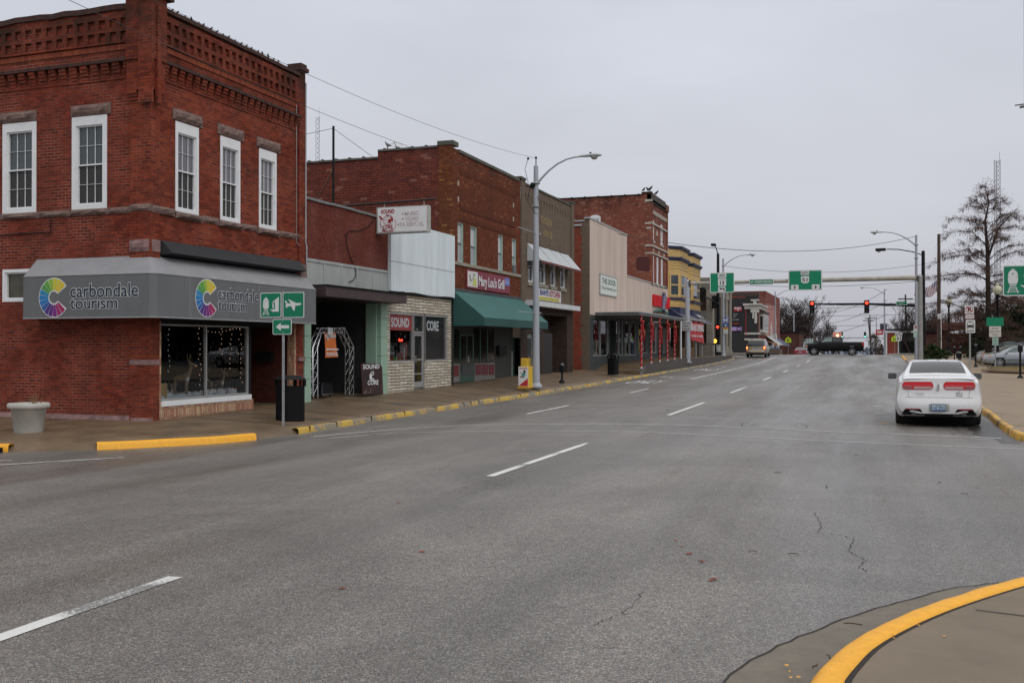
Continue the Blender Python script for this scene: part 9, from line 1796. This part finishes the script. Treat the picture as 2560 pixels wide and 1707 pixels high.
wire((-12.05, 89.2, 8.9), (5.9, 100, 9.6), .75, 'thin wire from the hospital sign lamp to the wooden pole', .016, 24); wire((-24, 95, 9.2), (16, 100, 9.4), 1.9, 'sagging wire high above the junction, lower one', .02, 24)
for i, (a, b, sg_, r_) in enumerate((((-13, 118, 6.6), (24, 112, 7.0), .4, .025), ((-13, 118, 6.1), (24, 112, 7.5), .5, .02), ((-12, 141, 8.6), (8, 170, 9.5), 1.2, .02), ((-60, 190, 8.2), (50, 185, 8.4), 1.0, .03), ((-60, 192, 6.3), (50, 187, 6.4), .8, .03), ((-14, 330, 12.5), (4, 236, 14.5), 1.5, .05), ((-14, 330, 9), (4, 236, 12), 1.3, .05), ((-14, 300, 5), (4, 236, 9), 1, .05), ((-20, 225, 3.75), (6, 225, 3.75), .1, .06), ((-30, 225, 2.0), (12, 225, 1.7), .5, .04))):
    wire(a, b, sg_, ('upper of two cables running just over the gantry beam', 'lower of two cables just over the gantry beam', 'slack wire from the lamp behind the speed limit sign', 'long wire across the sky under the right red light', 'long wire across the sky above the bare round tree', 'highest wire fanning from the distant leaning poles', 'second wire fanning from the distant leaning poles', 'third wire fanning from the distant leaning poles', 'cable carrying the distant green lights', 'lowest sagging cable above the pickup bed')[i], r_)
# leaves and twigs on the road
LF = mat('rust red leaf', (.24, .055, .025), .8, var=.3); TW = mat('dark wet twig', (.06, .03, .022), .8)
FRL = lambda x, y: onZ(x/1.8375, 1000+y/1.8375)
lfp = [FRR(*p) for p in ((753, 623), (780, 650), (814, 682), (873, 716), (930, 795), (912, 800))]+[FRL(1829, 472), FRL(1571, 857), FRL(1940, 690)]
l0 = None
for i, (x, y) in enumerate(lfp):
    if l0 is None:
        mb = MB(); mb.add([(math.cos(R(a))*r_, math.sin(R(a))*r_, .004+.012*abs(math.sin(a))) for a, r_ in ((0, .055), (40, .022), (75, .05), (110, .02), (150, .055), (190, .02), (230, .045), (280, .018), (320, .05), (345, .02))], [tuple(range(10))]); l0 = tag(mb.build('fallen_leaf', LF), 'small rust red leaf lying on the asphalt', 'leaf', 'red leaves on the road'); c = l0
    else: c = l0.copy(); C.objects.link(c)
    c.location = (x, y, zroad(x, y)+.004); c.rotation_euler.z = rnd.uniform(0, 6); c.scale = [rnd.uniform(.45, .9)]*3
t0 = None
for i, p in enumerate(((1108, 668, 1), (1290, 677, 1), (1447, 379, 1), (1580, 235, 1), (1965, 357, 1), (2080, 408, 1), (2135, 382, 1), (2030, 196, 1), (715, 48, 1), (1570, 1146, 2), (1460, 1136, 1), (1393, 1177, 1), (2120, 150, 1), (1222, 318, 1))):
    x, y = FRR(p[0], p[1]); z = zroad(x, y)+.008 if p[2] == 1 else .15
    if t0 is None: mb = MB(); mb.tube([(-.07, 0, 0), (-.02, .012, .006), (.03, -.006, .004), (.08, .015, 0)], .005, 4); t0 = tag(mb.build('fallen_twig', TW), 'short dark twig lying on the street', 'twig', 'twigs on the street'); c = t0
    else: c = t0.copy(); C.objects.link(c)
    c.location = (x, y, z); c.rotation_euler.z = rnd.uniform(0, 3.1); c.scale = [rnd.uniform(.4, .85)]*3
mb = MB()   # paint drips by the near kerb
for x, y in ((1262, 1190), (1275, 1217), (1280, 1245), (1283, 1277), (1316, 1243)): a, b = FRR(x, y); mb.lathe([(0, .0), (rnd.uniform(.006, .014), 0)], (a, b, -.03+.0), 7)
for x, y in ((1755, 1074), (1755, 1092), (1868, 1033), (1985, 1083)): a, b = onZ(1280+x/1.8375, 1000+y/1.8375, .14); mb.lathe([(0, 0), (rnd.uniform(.006, .012), 0)], (a, b, .142), 7)
struct(mb.build('paint_drips', YEL))
